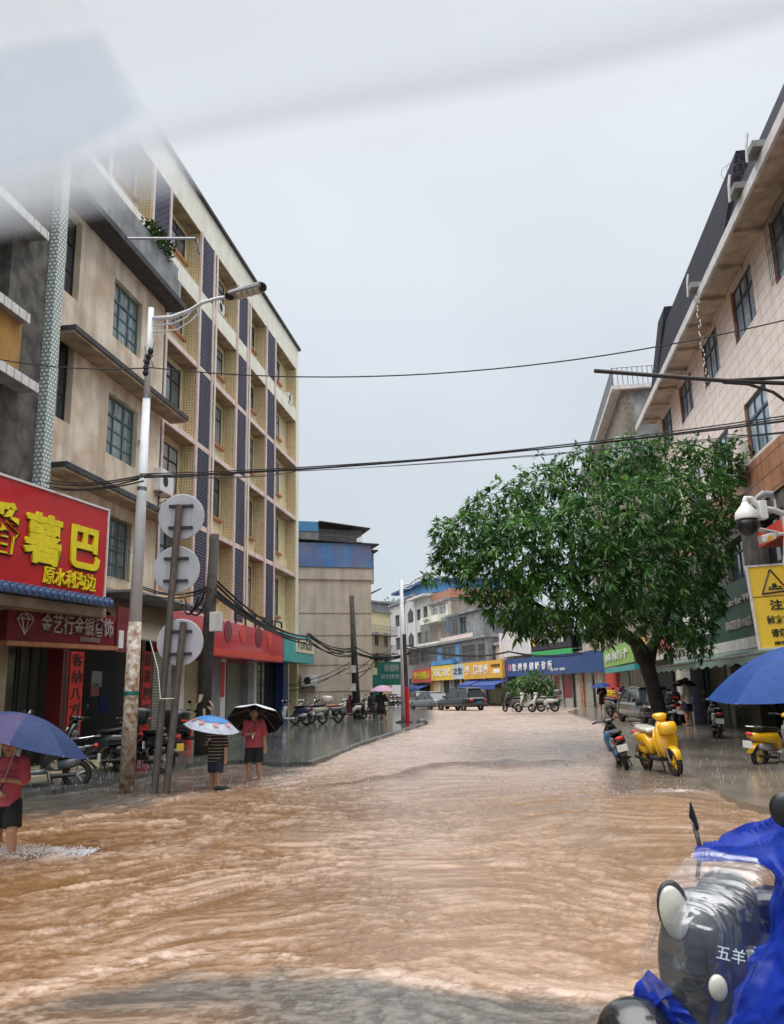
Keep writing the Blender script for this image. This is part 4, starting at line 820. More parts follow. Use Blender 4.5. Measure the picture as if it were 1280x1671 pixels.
MB().box(FF.at(800, 1130)[0], FF.at(830, 1130)[0], -2.8, -.6, 0, .2).build('step', 'wet_concrete', tt)
# row between the clinic and the pink building
KF = GF; kb_ = gb
def kx(px, py=1120, off=0.): return KF.at(px, py, off)
def ksign(name, label, pa, pb, pt, pb2, m, txt, tm, off=-.8, ts=.5, grp='shop signs behind the tree'):
    a, b = kx(pa, 1070, off)[0], kx(pb, 1070, off)[0]; pm = (pa + pb) / 2; z0, z1 = kx(pm, pb2, off)[1], kx(pm, pt, off)[1]
    t = sign(name, label, KF, a, b, z0, z1, off, m, .3, None, 'sign', grp)
    if txt: text('lettering', txt, (z1 - z0) * ts, tm, t, ((b - a) * .08, -.03, (z1 - z0) * .3), depth=.03, width=(b - a) * .8, bold=.01)
    return t
ksign('shop_sign', 'lime green shop sign behind the tree trunk, right of the clinic', 985, 1034, 1052, 1085, 'lime_sign', '鲜果汁', 'white_letter')
ksign('shop_sign', 'narrow turquoise strip below the lime green sign', 985, 1034, 1088, 1096, 'teal_sign', '', 'white_letter')
ksign('shop_sign', 'red panel with pale letters beside the drain pipes', 986, 1003, 1098, 1150, 'red_sign_flat', '糖烟酒', 'yellow_letter', -.3, .2)
ksign('shop_sign', 'yellow and pale shop sign seen through the fork of the tree', 1038, 1058, 1040, 1078, 'yellow_sign', '鲜', 'red_letter')
ksign('shop_sign', 'pale pink shop sign right of the tree trunk', 1060, 1104, 1030, 1075, 'fascia_white', '康美药', 'red_letter')
MB().box(kx(1060)[0], kx(1104)[0], -.1, -.02, 0, 2.6).build('shop_mouth', 'interior_shade', kb_); MB().box(kx(1008)[0], kx(1030)[0], -.1, -.02, 0, 2.4).build('shop_mouth', 'shutter', kb_)  # first panel is flat near-black, painted shade of a shop opening
# green corrugated shop on the pink building
gx0 = -37.6; gx1 = -16
t = sign('green_shop_sign', 'dark green corrugated shop sign with big white characters right of the tree', RF, gx0, gx1, 2.95, 4.75, -.55, 'green_corr', .5)
MB().box(-.1, gx1 - gx0, -.12, .5, -.35, -.02).build('lower_beam', 'fascia_white', t)
for ch, pa, pb, yt, yb in (('欢', 1113, 1128, 996, 1040), ('乐', 1129, 1143, 991, 1037), ('娃', 1144, 1159, 986, 1035)):
    a = RF.at(pa, 1015, -.6)[0] - gx0; b = RF.at(pb, 1015, -.6)[0] - gx0; z0 = RF.at((pa + pb) / 2, yb, -.6)[1]; z1 = RF.at((pa + pb) / 2, yt, -.6)[1]
    text('lettering', ch, (z1 - z0) * .95, 'white_letter', t, (a, -.06, z0 - 2.95 + .05), depth=.06, width=(b - a) * .95, bold=.02)
for s, pa, pb, yt, yb in (('Huan Le Wa', 1180, 1232, 968, 984), ('南珠连锁116店', 1183, 1226, 1008, 1024)):
    a = RF.at(pa, 1000, -.6)[0] - gx0; b = RF.at(pb, 1000, -.6)[0] - gx0; z0 = RF.at((pa + pb) / 2, yb, -.6)[1]; z1 = RF.at((pa + pb) / 2, yt, -.6)[1]
    text('lettering', s, (z1 - z0) * 1.0, 'silver_letter', t, (a, -.06, z0 - 2.95), depth=.05, width=b - a, bold=.012)
t = sign('small_red_canopy', 'small red canopy above the yellow warning sign on the dark wall', RF, *[RF.at(p, 935, -1)[0] for p in (1244, 1300)], 5.1, 5.5, -1., 'red_sign_flat', 1.)
aw = fthing('green_awning', 'scalloped pale green shop awning below the green corrugated sign', 'awning', RF)
n = 60; mb = MB(); xs_ = np.linspace(gx0 + .4, gx1, n)
vs = []
for i, x in enumerate(xs_):
    s = .05 * math.sin(i * 1.9); vs += [(x, -.5, 2.62), (x, -1.5, 2.36 + s * .3), (x, -1.58 + s * .3, 2.1 + s)]
fs = [(3 * i + k, 3 * i + 3 + k, 3 * i + 4 + k, 3 * i + 1 + k) for i in range(n - 1) for k in (0, 1)]
mb.add(vs, fs).build('canvas', 'awning_green', aw, solid=.01); MB().tube([(gx0 + .4, -1.52, 2.33), (gx1, -1.52, 2.33)], .025).build('front_rail', 'steel', aw)
def rsx(px, off=0.): return RF.at(px, 1130, off)[0]
for a, b, m in ((1108, 1116, 'cream_band'), (1131, 1152, 'blue_corr'), (1155, 1160, 'green_sign'), (1163, 1188, 'shutter'), (1192, 1198, 'concrete'), (1200, 1240, 'door_glass')):
    MB().box(rsx(a), rsx(b), -.05, .4, 0, 3.0).build('shop_panel', m, rb_)
# big pale stone pot / plinth
# ------------------------------------------------------------------ mango tree
def leaf_mat(name, c1, c2, c3):
    m = bpy.data.materials.new(name); m.use_nodes = True; nt = m.node_tree; N = nt.nodes.new; L = nt.links.new; b = nt.nodes['Principled BSDF']
    a = N('ShaderNodeAttribute'); a.attribute_name = 'tone'; r = N('ShaderNodeValToRGB'); L(a.outputs['Fac'], r.inputs[0])
    r.color_ramp.elements[0].color = (*c1, 1); r.color_ramp.elements[1].color = (*c3, 1); e = r.color_ramp.elements.new(.6); e.color = (*c2, 1)
    L(r.outputs[0], b.inputs['Base Color']); b.inputs['Roughness'].default_value = .38; b.inputs['Specular IOR Level'].default_value = .5
    t = N('ShaderNodeBsdfTranslucent'); L(r.outputs[0], t.inputs[0]); s = N('ShaderNodeMixShader'); s.inputs[0].default_value = .30
    L(b.outputs[0], s.inputs[1]); L(t.outputs[0], s.inputs[2]); L(s.outputs[0], nt.nodes['Material Output'].inputs[0]); MT[name] = m
leaf_mat('mango_leaf', (.016, .058, .014), (.052, .165, .032), (.22, .40, .08)); leaf_mat('small_leaf', (.02, .07, .015), (.06, .16, .03), (.16, .32, .06))
def whorls(P, Nrm, nl, ln, wd, droop, name, m, parent, seed=3):
    """rosettes of long drooping leaves: every leaf two folded quads"""
    g = np.random.default_rng(seed); n = len(P); K = nl
    P = np.repeat(P, K, 0); Nn = np.repeat(Nrm, K, 0); tone = np.repeat(g.random(n), K) * .6 + g.random(n * K) * .4
    d = g.normal(size=(n * K, 3)); d -= (d * Nn).sum(1)[:, None] * Nn * .75; d /= np.linalg.norm(d, axis=1)[:, None]
    d = d + Nn * .55; d[:, 2] -= droop; d /= np.linalg.norm(d, axis=1)[:, None]
    s = np.cross(d, np.array([0, 0, 1.]) + g.normal(size=d.shape) * .35); s /= np.linalg.norm(s, axis=1)[:, None] + 1e-9
    l = (ln * g.uniform(.65, 1.25, n * K))[:, None]; w_ = (wd * g.uniform(.8, 1.2, n * K))[:, None]; up = np.cross(s, d)
    b0 = P + d * l * .06; mid = P + d * l * .5 - np.array([0, 0, 1]) * l * .04; tip = P + d * l - np.array([0, 0, 1]) * l * .22
    V = np.stack([b0, mid + s * w_ + up * w_ * .25, tip, mid - s * w_ + up * w_ * .25, mid - up * w_ * .15], 1).reshape(-1, 3)
    i = np.arange(n * K)[:, None] * 5; F = np.concatenate([i + np.array([[0, 1, 4, 4]]), i + np.array([[4, 1, 2, 2]]), i + np.array([[0, 4, 3, 3]]), i + np.array([[4, 2, 3, 3]])], 0)[:, :3]
    o = npmesh(name, V, F, m, False); o.parent = parent
    a = o.data.attributes.new('tone', 'FLOAT', 'POINT'); a.data.foreach_set('value', np.repeat(tone, 5).astype(np.float32)); return o
def crown_points(blobs, dens, seed, org):
    g = np.random.default_rng(seed); P = []; Nn = []
    for (px, py, rx, ry, Y) in blobs:
        c = atY(px, py, Y); sx = rx / FPX * Y; sz = ry / FPX * Y; sy = (sx + sz) / 2 * 1.1
        n = int(dens * (sx * sy + sy * sz + sx * sz) / 3 * 4 * math.pi / 3)
        u = g.normal(size=(n, 3)); u /= np.linalg.norm(u, axis=1)[:, None]; rr = g.uniform(.55, 1.04, n) ** .7; rr = np.where(g.random(n) < .10, rr * g.uniform(1.05, 1.28, n), rr)
        lump = 1 + .16 * np.sin(u[:, 0] * 7 + px) * np.cos(u[:, 2] * 6 + py)
        P.append(c + u * np.array([sx, sy, sz]) * (rr * lump)[:, None]); Nn.append(u * .8 + g.normal(size=u.shape) * .35 + np.array([0, 0, .15]))
    P = np.concatenate(P); Nn = np.concatenate(Nn); Nn /= np.linalg.norm(Nn, axis=1)[:, None]; return P - np.array(org), Nn
TX, TY = gp(1083, 1206, ZR); TX, TY = float(atY(1083, 1206, 24)[0]), 24.
mt = thing('mango_tree', 'big spreading mango tree with a dark forked trunk behind the yellow scooter', 'tree', (TX, TY, ZR))
def tl(px, py, Y): return tuple(atY(px, py, Y) - np.array([TX, TY, ZR]))
trunk = MB().tube([tl(1084, 1215, 24), tl(1077, 1165, 24), tl(1066, 1120, 24), tl(1057, 1090, 24), tl(1050, 1062, 24)], [.28, .22, .205, .215, .24], 14)
for pts, r in ((((1052, 1075, 24), (1038, 1048, 23.8), (1012, 1030, 23.4), (985, 1005, 23), (940, 960, 22.4), (880, 900, 22), (810, 850, 22)), (.27, .2, .17, .14, .11, .07, .03)),
               (((1056, 1080, 24), (1064, 1055, 24.2), (1078, 1030, 24.4), (1095, 980, 24.6), (1120, 900, 24.5), (1160, 820, 24)), (.24, .17, .14, .12, .09, .04)),
               (((1012, 1030, 23.4), (1000, 980, 23.6), (1000, 900, 24), (1010, 820, 24.5)), (.13, .11, .08, .04)),
               (((985, 1005, 23), (900, 1000, 21.5), (830, 960, 21)), (.09, .07, .03)), (((940, 960, 22.4), (930, 860, 23), (940, 800, 23)), (.09, .07, .03))):
    trunk.tube([tl(*p) for p in pts], list(r), 10)
trunk.build('trunk', 'bark', mt, smooth=True)
BL_ = [(1235, 765, 30, 34, 25), (712, 935, 22, 26, 22), (728, 868, 22, 24, 22), (775, 880, 58, 55, 22), (748, 905, 35, 32, 22), (820, 838, 62, 52, 22.5), (885, 808, 62, 50, 23), (950, 780, 60, 48, 23.5), (1015, 762, 62, 46, 24), (1080, 752, 58, 40, 24.5), (1145, 760, 50, 42, 25), (1205, 752, 38, 36, 25),
       (800, 940, 62, 48, 21.5), (860, 900, 75, 62, 21), (930, 880, 80, 65, 20.5), (1000, 850, 85, 70, 21), (1070, 840, 75, 65, 22), (1135, 830, 60, 60, 23), (1180, 815, 30, 42, 24),
       (850, 985, 62, 42, 21.5), (920, 970, 75, 52, 20.5), (995, 950, 75, 60, 20.5), (1065, 930, 65, 60, 21.5), (1125, 920, 52, 60, 23), (1165, 880, 32, 55, 24),
       (880, 1022, 40, 24, 22), (950, 1020, 52, 22, 22), (1010, 1010, 52, 30, 22), (1090, 1000, 50, 42, 22.5), (1140, 985, 38, 50, 23.5), (1105, 1042, 34, 24, 22.5), (1140, 1040, 22, 28, 22.8), (985, 1040, 22, 16, 23), (840, 1015, 22, 22, 22)]
P, Nn = crown_points([(a, b, c * 1.04, d * 1.04, e) for a, b, c, d, e in BL_], 38, 5, (TX, TY, ZR)); whorls(P, Nn, 9, .255, .033, .22, 'crown', 'mango_leaf', mt, 6)
sx_, sy_ = gp(868, 1162, .1); SY = 60.; sxw = float(atY(868, 1150, SY)[0])
st = thing('small_tree', 'small bright green street tree in front of the blue clinic sign', 'tree', (sxw, SY, .1))
P, Nn = crown_points([(868, 1112, 26, 15, 60), (845, 1122, 18, 12, 60), (888, 1122, 20, 14, 60), (905, 1136, 10, 10, 60), (852, 1134, 10, 8, 60)], 16, 8, (sxw, SY, .1)); whorls(P, Nn, 8, .42, .07, .3, 'crown', 'small_leaf', st, 9)
MB().tube([(0, 0, -.2), (.05, 0, .8), (0, 0, 1.6)], [.1, .08, .07], 8).tube([(0, 0, 1.5), (-.8, 0, 2.2)], .04).tube([(0, 0, 1.5), (.8, 0, 2.3)], .04).build('trunk', 'bark', st)
# ------------------------------------------------------------------ poles, lamps, signs, cables
def up(px0, py0, px1, py1, z=0.):
    """a leaning pole: base on the ground at one pixel, top at the same distance"""
    b = ground(px0, py0, z); return b, atY(px1, py1, b[1])
b, tp = up(206, 1303, 247, 503, -.1)
lp = thing('street_lamp', 'white street lamp pole with rusty foot and curled arm beside the round signs', 'street lamp', tuple(b)); q = tp - b
def on(f): return tuple(q * f)
zs_ = [0, .12, .2, .33]
MB().tube([on(0), on(.33)], [.135, .118], 20).build('rusty_foot', 'pole_rust', lp, smooth=True)
MB().tube([on(.328), on(.80)], [.112, .072], 20).tube([on(.80), on(1.0)], [.062, .055], 16).build('pole', 'pole_white', lp, smooth=True)
for f in (.425, .6, .80): MB().tube([on(f - .004), on(f + .004)], .118 - f * .045, 16).build('clamp_band', 'steel', lp)
MB().tube([on(.19), on(.197)], .132, 16).build('green_tape', 'green_sign', lp)
k = MB()
for i in range(14): a = rnd.random() * 6.28; k.tube([np.array(on(.86 + .08 * rnd.random())), np.array(on(.86 + .08 * rnd.random())) + np.array([math.cos(a) * .1, math.sin(a) * .1, 0])], .008, 4)
for i in range(5): k.ball(np.array(on(.85 + .012 * i)) + np.array([rnd.uniform(-.04, .06), -.06, 0]), (.06, .06, .07), 8, 6)
k.build('cable_clutter', 'black_matt', lp)
def lpt(px, py, dY=0.): return tuple(atY(px, py, b[1] + dY) - b)
MB().tube([lpt(249, 520), lpt(280, 518, -.1), lpt(310, 507, -.2), (lpt(330, 494, -.3)), lpt(355, 487, -.35), lpt(378, 483, -.4)], [.045, .045, .042, .038, .034, .03], 10).tube([lpt(249, 531), lpt(280, 529, -.1), lpt(305, 518, -.2), lpt(314, 506, -.2), lpt(322, 503, -.2), lpt(324, 511, -.2), lpt(312, 524, -.2), lpt(290, 538, -.1), lpt(249, 542)], .016, 8).build('arm', 'pole_white', lp, smooth=True)
lh = MB(); A0, A1 = np.array(lpt(374, 483, -.4)), np.array(lpt(428, 468, -.7)); dv = A1 - A0; sd_ = np.array([0, .16, 0]); un = np.array([0, 0, 1.])
lh.hexa([A0 - sd_ - un * .03, A1 - sd_ - un * .05, A1 + sd_ - un * .05, A0 + sd_ - un * .03, A0 - sd_ * .8 + un * .05, A1 - sd_ + un * .05, A1 + sd_ + un * .05, A0 + sd_ * .8 + un * .05]); hh = lh.build('lamp_head', 'grey_plastic', lp, bevel=.02)
l2 = MB()
for i in range(4):
    c0 = A0 + dv * (.25 + i * .17) - un * .045; l2.hexa([c0 - sd_ * .8 - un * .02, c0 + dv * .14 - sd_ * .8 - un * .022, c0 + dv * .14 + sd_ * .8 - un * .022, c0 + sd_ * .8 - un * .02, c0 - sd_ * .8, c0 + dv * .14 - sd_ * .8, c0 + dv * .14 + sd_ * .8, c0 + sd_ * .8])
l2.build('led_panel', 'lamp_glass', hh)
MB().ball(A0 + dv * .02, (.10, .13, .07), 10, 8).build('end_cap', 'black_matt', hh); MB().ball(A1, (.09, .17, .06), 10, 8).build('end_cap', 'black_matt', hh)
# round signs seen from behind
def disc_sign(parent, px, py, Y, r, org):
    c = atY(px, py, Y) - org; m = MB()
    m.lathe([(r - .012, 0), (r, .006), (r, .018), (r - .012, .02), (.01, .021)], tuple(c), 40, 'y'); o = m.build('disc', 'sign_back', parent, smooth=False)
    bk = MB()
    for dz in (-.5, .45): 
        bk.box(c[0] - r * .52, c[0] + r * .52, c[1] - .045, c[1] - .002, c[2] + dz * r - .025, c[2] + dz * r + .025)
    
    bk.build('bracket', 'dark_steel', o); bk = MB()
    for dx in (-.42, .42): bk.box(c[0] + dx * r - .006, c[0] + dx * r + .006, c[1] - .008, c[1] - .001, c[2] - .62 * r, c[2] + .6 * r)
    bk.build('stiffener', 'silver', o)
b1, t1 = up(251, 1307, 293, 824, -.1); s1 = thing('round_sign_post', 'tall grey post carrying two round signs seen from behind', 'road sign', tuple(b1), 0, 'round sign posts')
MB().tube([(0, 0, 0), tuple(t1 - b1)], .062, 14).build('post', 'post_grey', s1); Yk = b1[1]
disc_sign(s1, 296, 843, Yk + .09, 39 / FPX * Yk, b1); disc_sign(s1, 288, 929, Yk + .09, 39 / FPX * Yk, b1)
b2, t2 = up(270, 1307, 300, 1015, -.1); s2 = thing('round_sign_post', 'shorter grey post carrying one round sign seen from behind, tied to the taller post', 'road sign', tuple(b2), 0, 'round sign posts')
MB().tube([(0, 0, 0), tuple(t2 - b2)], .06, 14).build('post', 'post_grey', s2); disc_sign(s2, 294, 1048, b2[1] + .09, 38 / FPX * b2[1], b2)
c = atY(273, 1140, b1[1] - .08); tagm(MB().torus((0, 0, 0), .13, .008, 'z', 20, 6).tube([(-.1, -.05, 0), (-.16, -.06, .5), (-.32, -.05, 1.0)], .008, 5).build('rope_tie', 'cream_band', loc=tuple(c)), 'pale rope tying the two grey sign posts together', 'rope')
b, tp = up(328, 1232, 351, 872, .08); wp = thing('wooden_utility_pole', 'dark wooden utility pole with a white meter box in front of the red shop sign', 'utility pole', tuple(b)); q = tp - b
MB().tube([(0, 0, 0), tuple(q * .6), tuple(q)], [.19, .16, .12], 14).build('pole', 'wood_pole', wp, smooth=True)
cb = atY(354, 1014, b[1] - .15) - b; MB().box(cb[0] - .16, cb[0] + .16, cb[1] - .2, cb[1], cb[2] - .28, cb[2] + .24).build('meter_box', 'fascia_white', wp, bevel=.015)
pq = MB()
for i in range(7):
    a = -1.57 + rnd.uniform(-1.2, 1.2); h = .2 + rnd.random() * .08; p = np.array(q * h) + np.array([math.cos(a), math.sin(a), 0]) * .19; e1 = np.array([-math.sin(a), math.cos(a), 0]) * rnd.uniform(.03, .07); e2 = np.array([math.cos(a) * .1, math.sin(a) * .1, rnd.uniform(-.2, -.08)]); pq.add([p - e1, p + e1, p + e1 + e2, p - e1 * .3 + e2 * 1.3], [(0, 1, 2, 3)])
pq.build('torn_paper', 'soffit', wp); WP = b
b, tp = up(583, 1172, 574, 972, .08); fp = thing('leaning_utility_pole', 'tapering dark pole with two white boxes in front of the beige end wall', 'utility pole', tuple(b)); q = tp - b
MB().tube([(0, 0, 0), tuple(q)], [.24, .13], 12).build('pole', 'wood_pole', fp, smooth=True); FPb = b
for py in (1092, 1122): cb = atY(577, py, b[1] - .3) - b; MB().box(cb[0] - .2, cb[0] + .15, cb[1] - .2, cb[1], cb[2] - .2, cb[2] + .22).build('meter_box', 'fascia_white', fp)
b, tp = up(660, 1182, 655, 946, .0); lp2 = thing('far_street_lamp', 'far white street lamp pole with curved arm at the pavement corner', 'street lamp', tuple(b)); q = tp - b
MB().tube([(0, 0, 0), tuple(q)], [.15, .09], 12).build('pole', 'pole_white', lp2, smooth=True); MB().lathe([(.45, 0), (.42, .12), (.18, .2)], (0, 0, 0)).build('foot', 'black_matt', lp2)
o_ = b; MB().tube([tuple(atY(656, 955, b[1]) - o_), tuple(atY(668, 953, b[1]) - o_), tuple(atY(680, 944, b[1]) - o_), tuple(atY(694, 938, b[1]) - o_)], .05, 8).tube([tuple(atY(656, 961, b[1]) - o_), tuple(atY(670, 960, b[1]) - o_), tuple(atY(679, 950, b[1]) - o_)], .025, 6).build('arm', 'pole_white', lp2)
hl = atY(698, 937, b[1]) - o_; MB().box(hl[0] - .2, hl[0] + .5, -.15, .15, hl[2] - .05, hl[2] + .07).build('lamp_head', 'grey_plastic', lp2, bevel=.02)
b, tp = up(666, 1184, 660, 1035, .0); rp = thing('red_black_post', 'post painted black above and red below beside the far lamp', 'post', tuple(b)); q = tp - b
MB().tube([(0, 0, 0), tuple(q * .42)], .10, 12).build('red_part', 'red_sign', rp); MB().tube([tuple(q * .421), tuple(q)], .095, 12).build('black_part', 'wood_pole', rp)
tagm(MB().ball((0, 0, 0), (.26, .22, .2), 10, 8).build('stone', 'kerb', loc=(*gp(689, 1182), .08)), 'small dark boulder sitting at the water edge beside the far lamp', 'stone')
# warning sign, gantry arm and cameras on one mast just outside the frame
MY = 13.; mb_ = np.array([float(atY(1440, 1200, MY)[0]), MY, 0.]); ms = thing('camera_mast', 'grey mast arm reaching over the street from the right with cameras and the warning sign', 'mast', tuple(mb_))
def mp(px, py, dY=0.): return tuple(atY(px, py, MY + dY) - mb_)
MB().tube([(0, 0, -.1), (0, 0, 7)], [.11, .09], 16).build('mast', 'pole_white', ms)
MB().tube([mp(970, 605), mp(1180, 621), mp(1425, 632)], .036, 10).tube([mp(1180, 624), mp(1222, 627), mp(1262, 640), mp(1430, 760)], .028, 8).tube([mp(1180, 621), mp(1280, 616), mp(1425, 610)], .03, 8).build('gantry_arm', 'dark_steel', ms)
MB().tube([mp(1246, 830), mp(1262, 832), mp(1278, 838), mp(1430, 848)], .05, 10).tube([mp(1278, 838), mp(1283, 870), mp(1281, 925)], .035, 10).tube([mp(1300, 870), mp(1265, 872)], .03, 8).build('camera_bracket', 'fascia_white', ms)
cx, cy, cz = mp(1219, 846, -.1); dc = thing('dome_camera', 'white dome surveillance camera with dark globe beside the tree', 'camera', tuple(np.array([cx, cy, cz]) + mb_))
MB().lathe([(.05, .27), (.07, .22), (.1, .19), (.17, .10), (.185, .0), (.18, -.02)], (0, 0, 0), 24).build('housing', 'white_paint', dc, smooth=True)
MB().lathe([(.165, -.02), (.165, -.12), (.14, -.22), (.08, -.27), (.01, -.285)], (0, 0, 0), 24).build('globe', 'black', dc, smooth=True)
MB().tube([(0, 0, .27), (.02, 0, .33), (.1, 0, .33), (.24, 0, .18)], .05, 10).box(.2, .32, -.08, .08, -.02, .28).build('mount', 'white_paint', dc, bevel=.01)
cx, cy, cz = mp(1255, 877, -.1); bc = thing('bullet_camera', 'small white box camera with an amber lens under the dome camera', 'camera', tuple(np.array([cx, cy, cz]) + mb_))
MB().hexa([(-.14, -.09, -.1), (.08, -.09, -.04), (.08, .07, -.04), (-.14, .07, -.1), (-.16, -.1, .02), (.10, -.1, .09), (.10, .08, .09), (-.16, .08, .02)]).build('housing', 'white_paint', bc, bevel=.015); MB().box(-.2, .11, -.11, .09, .085, .10).build('hood', 'white_paint', bc, rot=(0, .25, 0))
MB().lathe([(.045, 0), (.045, .03), (.02, .04)], (-.03, -.12, -.03), 14, 'y').build('lens', 'gold_sign', bc)
cx, cy, cz = mp(1240, 812, .1); fl = thing('flood_lamp', 'grey curved flood lamp arm above the dome camera', 'lamp', tuple(np.array([cx, cy, cz]) + mb_))
MB().tube([(-.18, 0, -.16), (-.05, 0, .0), (.06, 0, .06), (.2, 0, .05), (.22, 0, -.02)], [.02, .035, .06, .06, .03], 10).build('lamp_body', 'grey_plastic', fl); MB().tube([(.18, 0, .02), (.24, 0, -.05), (.24, 0, -.28)], .02, 8).build('lamp_stem', 'fascia_white', fl)
A, B = atY(1219, 926, MY), atY(1241, 1058, MY); SW, SH = 1.2, 1.42; dn = (B - A); dn[1] = 0; SH = float(np.linalg.norm(dn)); ang = math.atan2(dn[0], -dn[2])
ws = thing('flood_warning_sign', 'yellow flood warning sign with a car in water triangle at the right edge', 'sign', tuple(A)); ws.rotation_euler = (0, -ang + .0, 0)
ws.rotation_mode = 'XYZ'; ws.rotation_euler = (0, -ang, 0)
MB().box(0, SW, 0, .02, -SH, 0).build('panel', 'warn_yellow', ws); f = MB().box(-.025, 0, -.02, .03, -SH, 0).box(SW, SW + .025, -.02, .03, -SH, 0).box(-.025, SW + .025, -.02, .03, 0, .025).box(-.025, SW + .025, -.02, .03, -SH - .025, -SH).build('frame', 'fascia_white', ws)
px2m = MY / 1352 * 1.0
def sg(px, py): return (px - 1219) * px2m * 1.0, -(py - 926) * px2m
tri = MB(); a, b_, c = sg(1256, 932), sg(1237, 972), sg(1281, 969)
for p, q_ in ((a, b_), (b_, c), (c, a)): tri.tube([(p[0], -.008, p[1]), (q_[0], -.008, q_[1])], .013, 4)
tri.build('triangle', 'black_letter', ws)
cr_ = MB(); x, z = sg(1259, 964); cr_.box(x - .10, x + .14, -.008, -.002, z - .02, z); cr_.box(x - .035, x + .045, -.009, -.002, z + .01, z + .05); cr_.prism([(x - .03, z + .05), (x + .04, z + .05), (x + .03, z + .08), (x - .02, z + .08)], .006, 'y', -.009); cr_.box(x - .09, x - .05, -.008, -.002, z + .012, z + .03); cr_.box(x + .06, x + .12, -.008, -.002, z + .012, z + .03); cr_.build('car_symbol', 'black_letter', ws)
MB().box(0, SW, -.006, -.001, sg(0, 977)[1], sg(0, 976)[1]).build('dividing_line', 'black_letter', ws)
for s, px, py, h, wd in (('注意', 1246, 998, 17, .42), ('前方为易涝路段', 1237, 1020, 13, .92), ('请谨慎驾驶', 1241, 1042, 13, .62), ('南珠市政 城管', 1243, 1056, 6, .7)):
    x, z = sg(px, py); text('lettering', s, h * px2m * 1.05, 'black_letter', ws, (x, -.008, z), depth=.008, bold=.02, width=wd)
# cables
def cable(pts, sag, r, label, grp=None, seg=24, n=1, jit=0., m='black_matt'):
    t = MB()
    for j in range(n):
        for (p, q) in zip(pts[:-1], pts[1:]):
            p = np.array(p); q = np.array(q); L_ = []
            j0 = rng.normal(size=3) * jit; j1 = rng.normal(size=3) * jit; js = 1 + rng.normal() * .07 * (n > 1)
            for i in range(seg + 1):
                f = i / seg; x = p + j0 + (q + j1 - p - j0) * f; x[2] -= sag * js * 4 * f * (1 - f); L_.append(tuple(x))
            t.tube(L_, r, 5)
    o = t.build('overhead_cable', m); return tagm(o, label, 'cable', grp)
G = 'overhead cables'
cable([atY(-40, 579, 13.8), atY(247, 600, 14.0)], .12, .012, 'thin cable from the left edge to the street lamp pole', G)
cable([atY(247, 600, 14.0), atY(1340, 508, 12)], .55, .012, 'single thin cable sagging across the sky from the lamp pole to the right', G)
cable([atY(80, 790, 19), atY(232, 778, 14.2)], .12, .016, 'tangled cable bundle between the old building and the lamp pole', G, n=4, jit=.05)
cable([atY(232, 778, 14.2), atY(1340, 672, 12)], 0.16, .0105, 'thick bundle of cables crossing the street above the mango tree', G, n=5, jit=.035)
cable([atY(232, 778, 14.2), atY(480, 770, 30), atY(1340, 700, 16)], .12, .01, 'slack lower cable crossing below the thick bundle', G, n=2, jit=.04)
cable([atY(1180, 708, 14), atY(1340, 690, 13)], .1, .01, 'short cable running to the right edge above the lower windows', G)
cable([atY(240, 955, WP[1] - 1), atY(345, 960, WP[1])], .2, .02, 'black cables running from the round signs to the wooden pole', G, n=3, jit=.08)
cable([atY(345, 958, WP[1]), atY(500, 1040, 42), atY(575, 1062, FPb[1])], .35, .034, 'heavy bundle of cables descending from the wooden pole to the leaning pole', G, n=6, jit=.13)
cable([atY(575, 1062, FPb[1]), atY(663, 1070, 42)], .3, .035, 'cables from the leaning pole to the far lamp', G, n=4, jit=.1)
cable([atY(663, 1055, 42), atY(830, 1062, 60), atY(975, 1062, 60), atY(1030, 1060, 50)], .4, .035, 'cables along the front of the far shops', G, n=2, jit=.08)
cable([atY(465, 1125, 48), atY(575, 1092, FPb[1])], .25, .02, 'slack wires along the beige end wall above the air conditioner', G, n=3, jit=.25)
cable([atY(577, 1105, FPb[1]), atY(612, 1075, 49), atY(640, 1060, 60)], .2, .025, 'wires looping right of the leaning pole', G, n=3, jit=.2)
cable([atY(335, 970, WP[1]), atY(305, 985, WP[1] + 3)], .4, .03, 'loose coil of cable left of the wooden pole', G, n=4, jit=.15)
# barbed wire loop on the right roof
P = RF.at(1192, 285, -.5); o = MB()
for k in range(3): o.torus((k * .16, 0, .1 + .08 * (k % 2)), .24, .006, 'y', 20, 4)
tagm(o.build('wire_coil', 'dark_steel', loc=tuple(RF.w(P[0], -.5, P[1])), rot=(0, 0, RF.a + 1.2)), 'loose wire coil on the ridge of the dark tiled roof', 'wire')
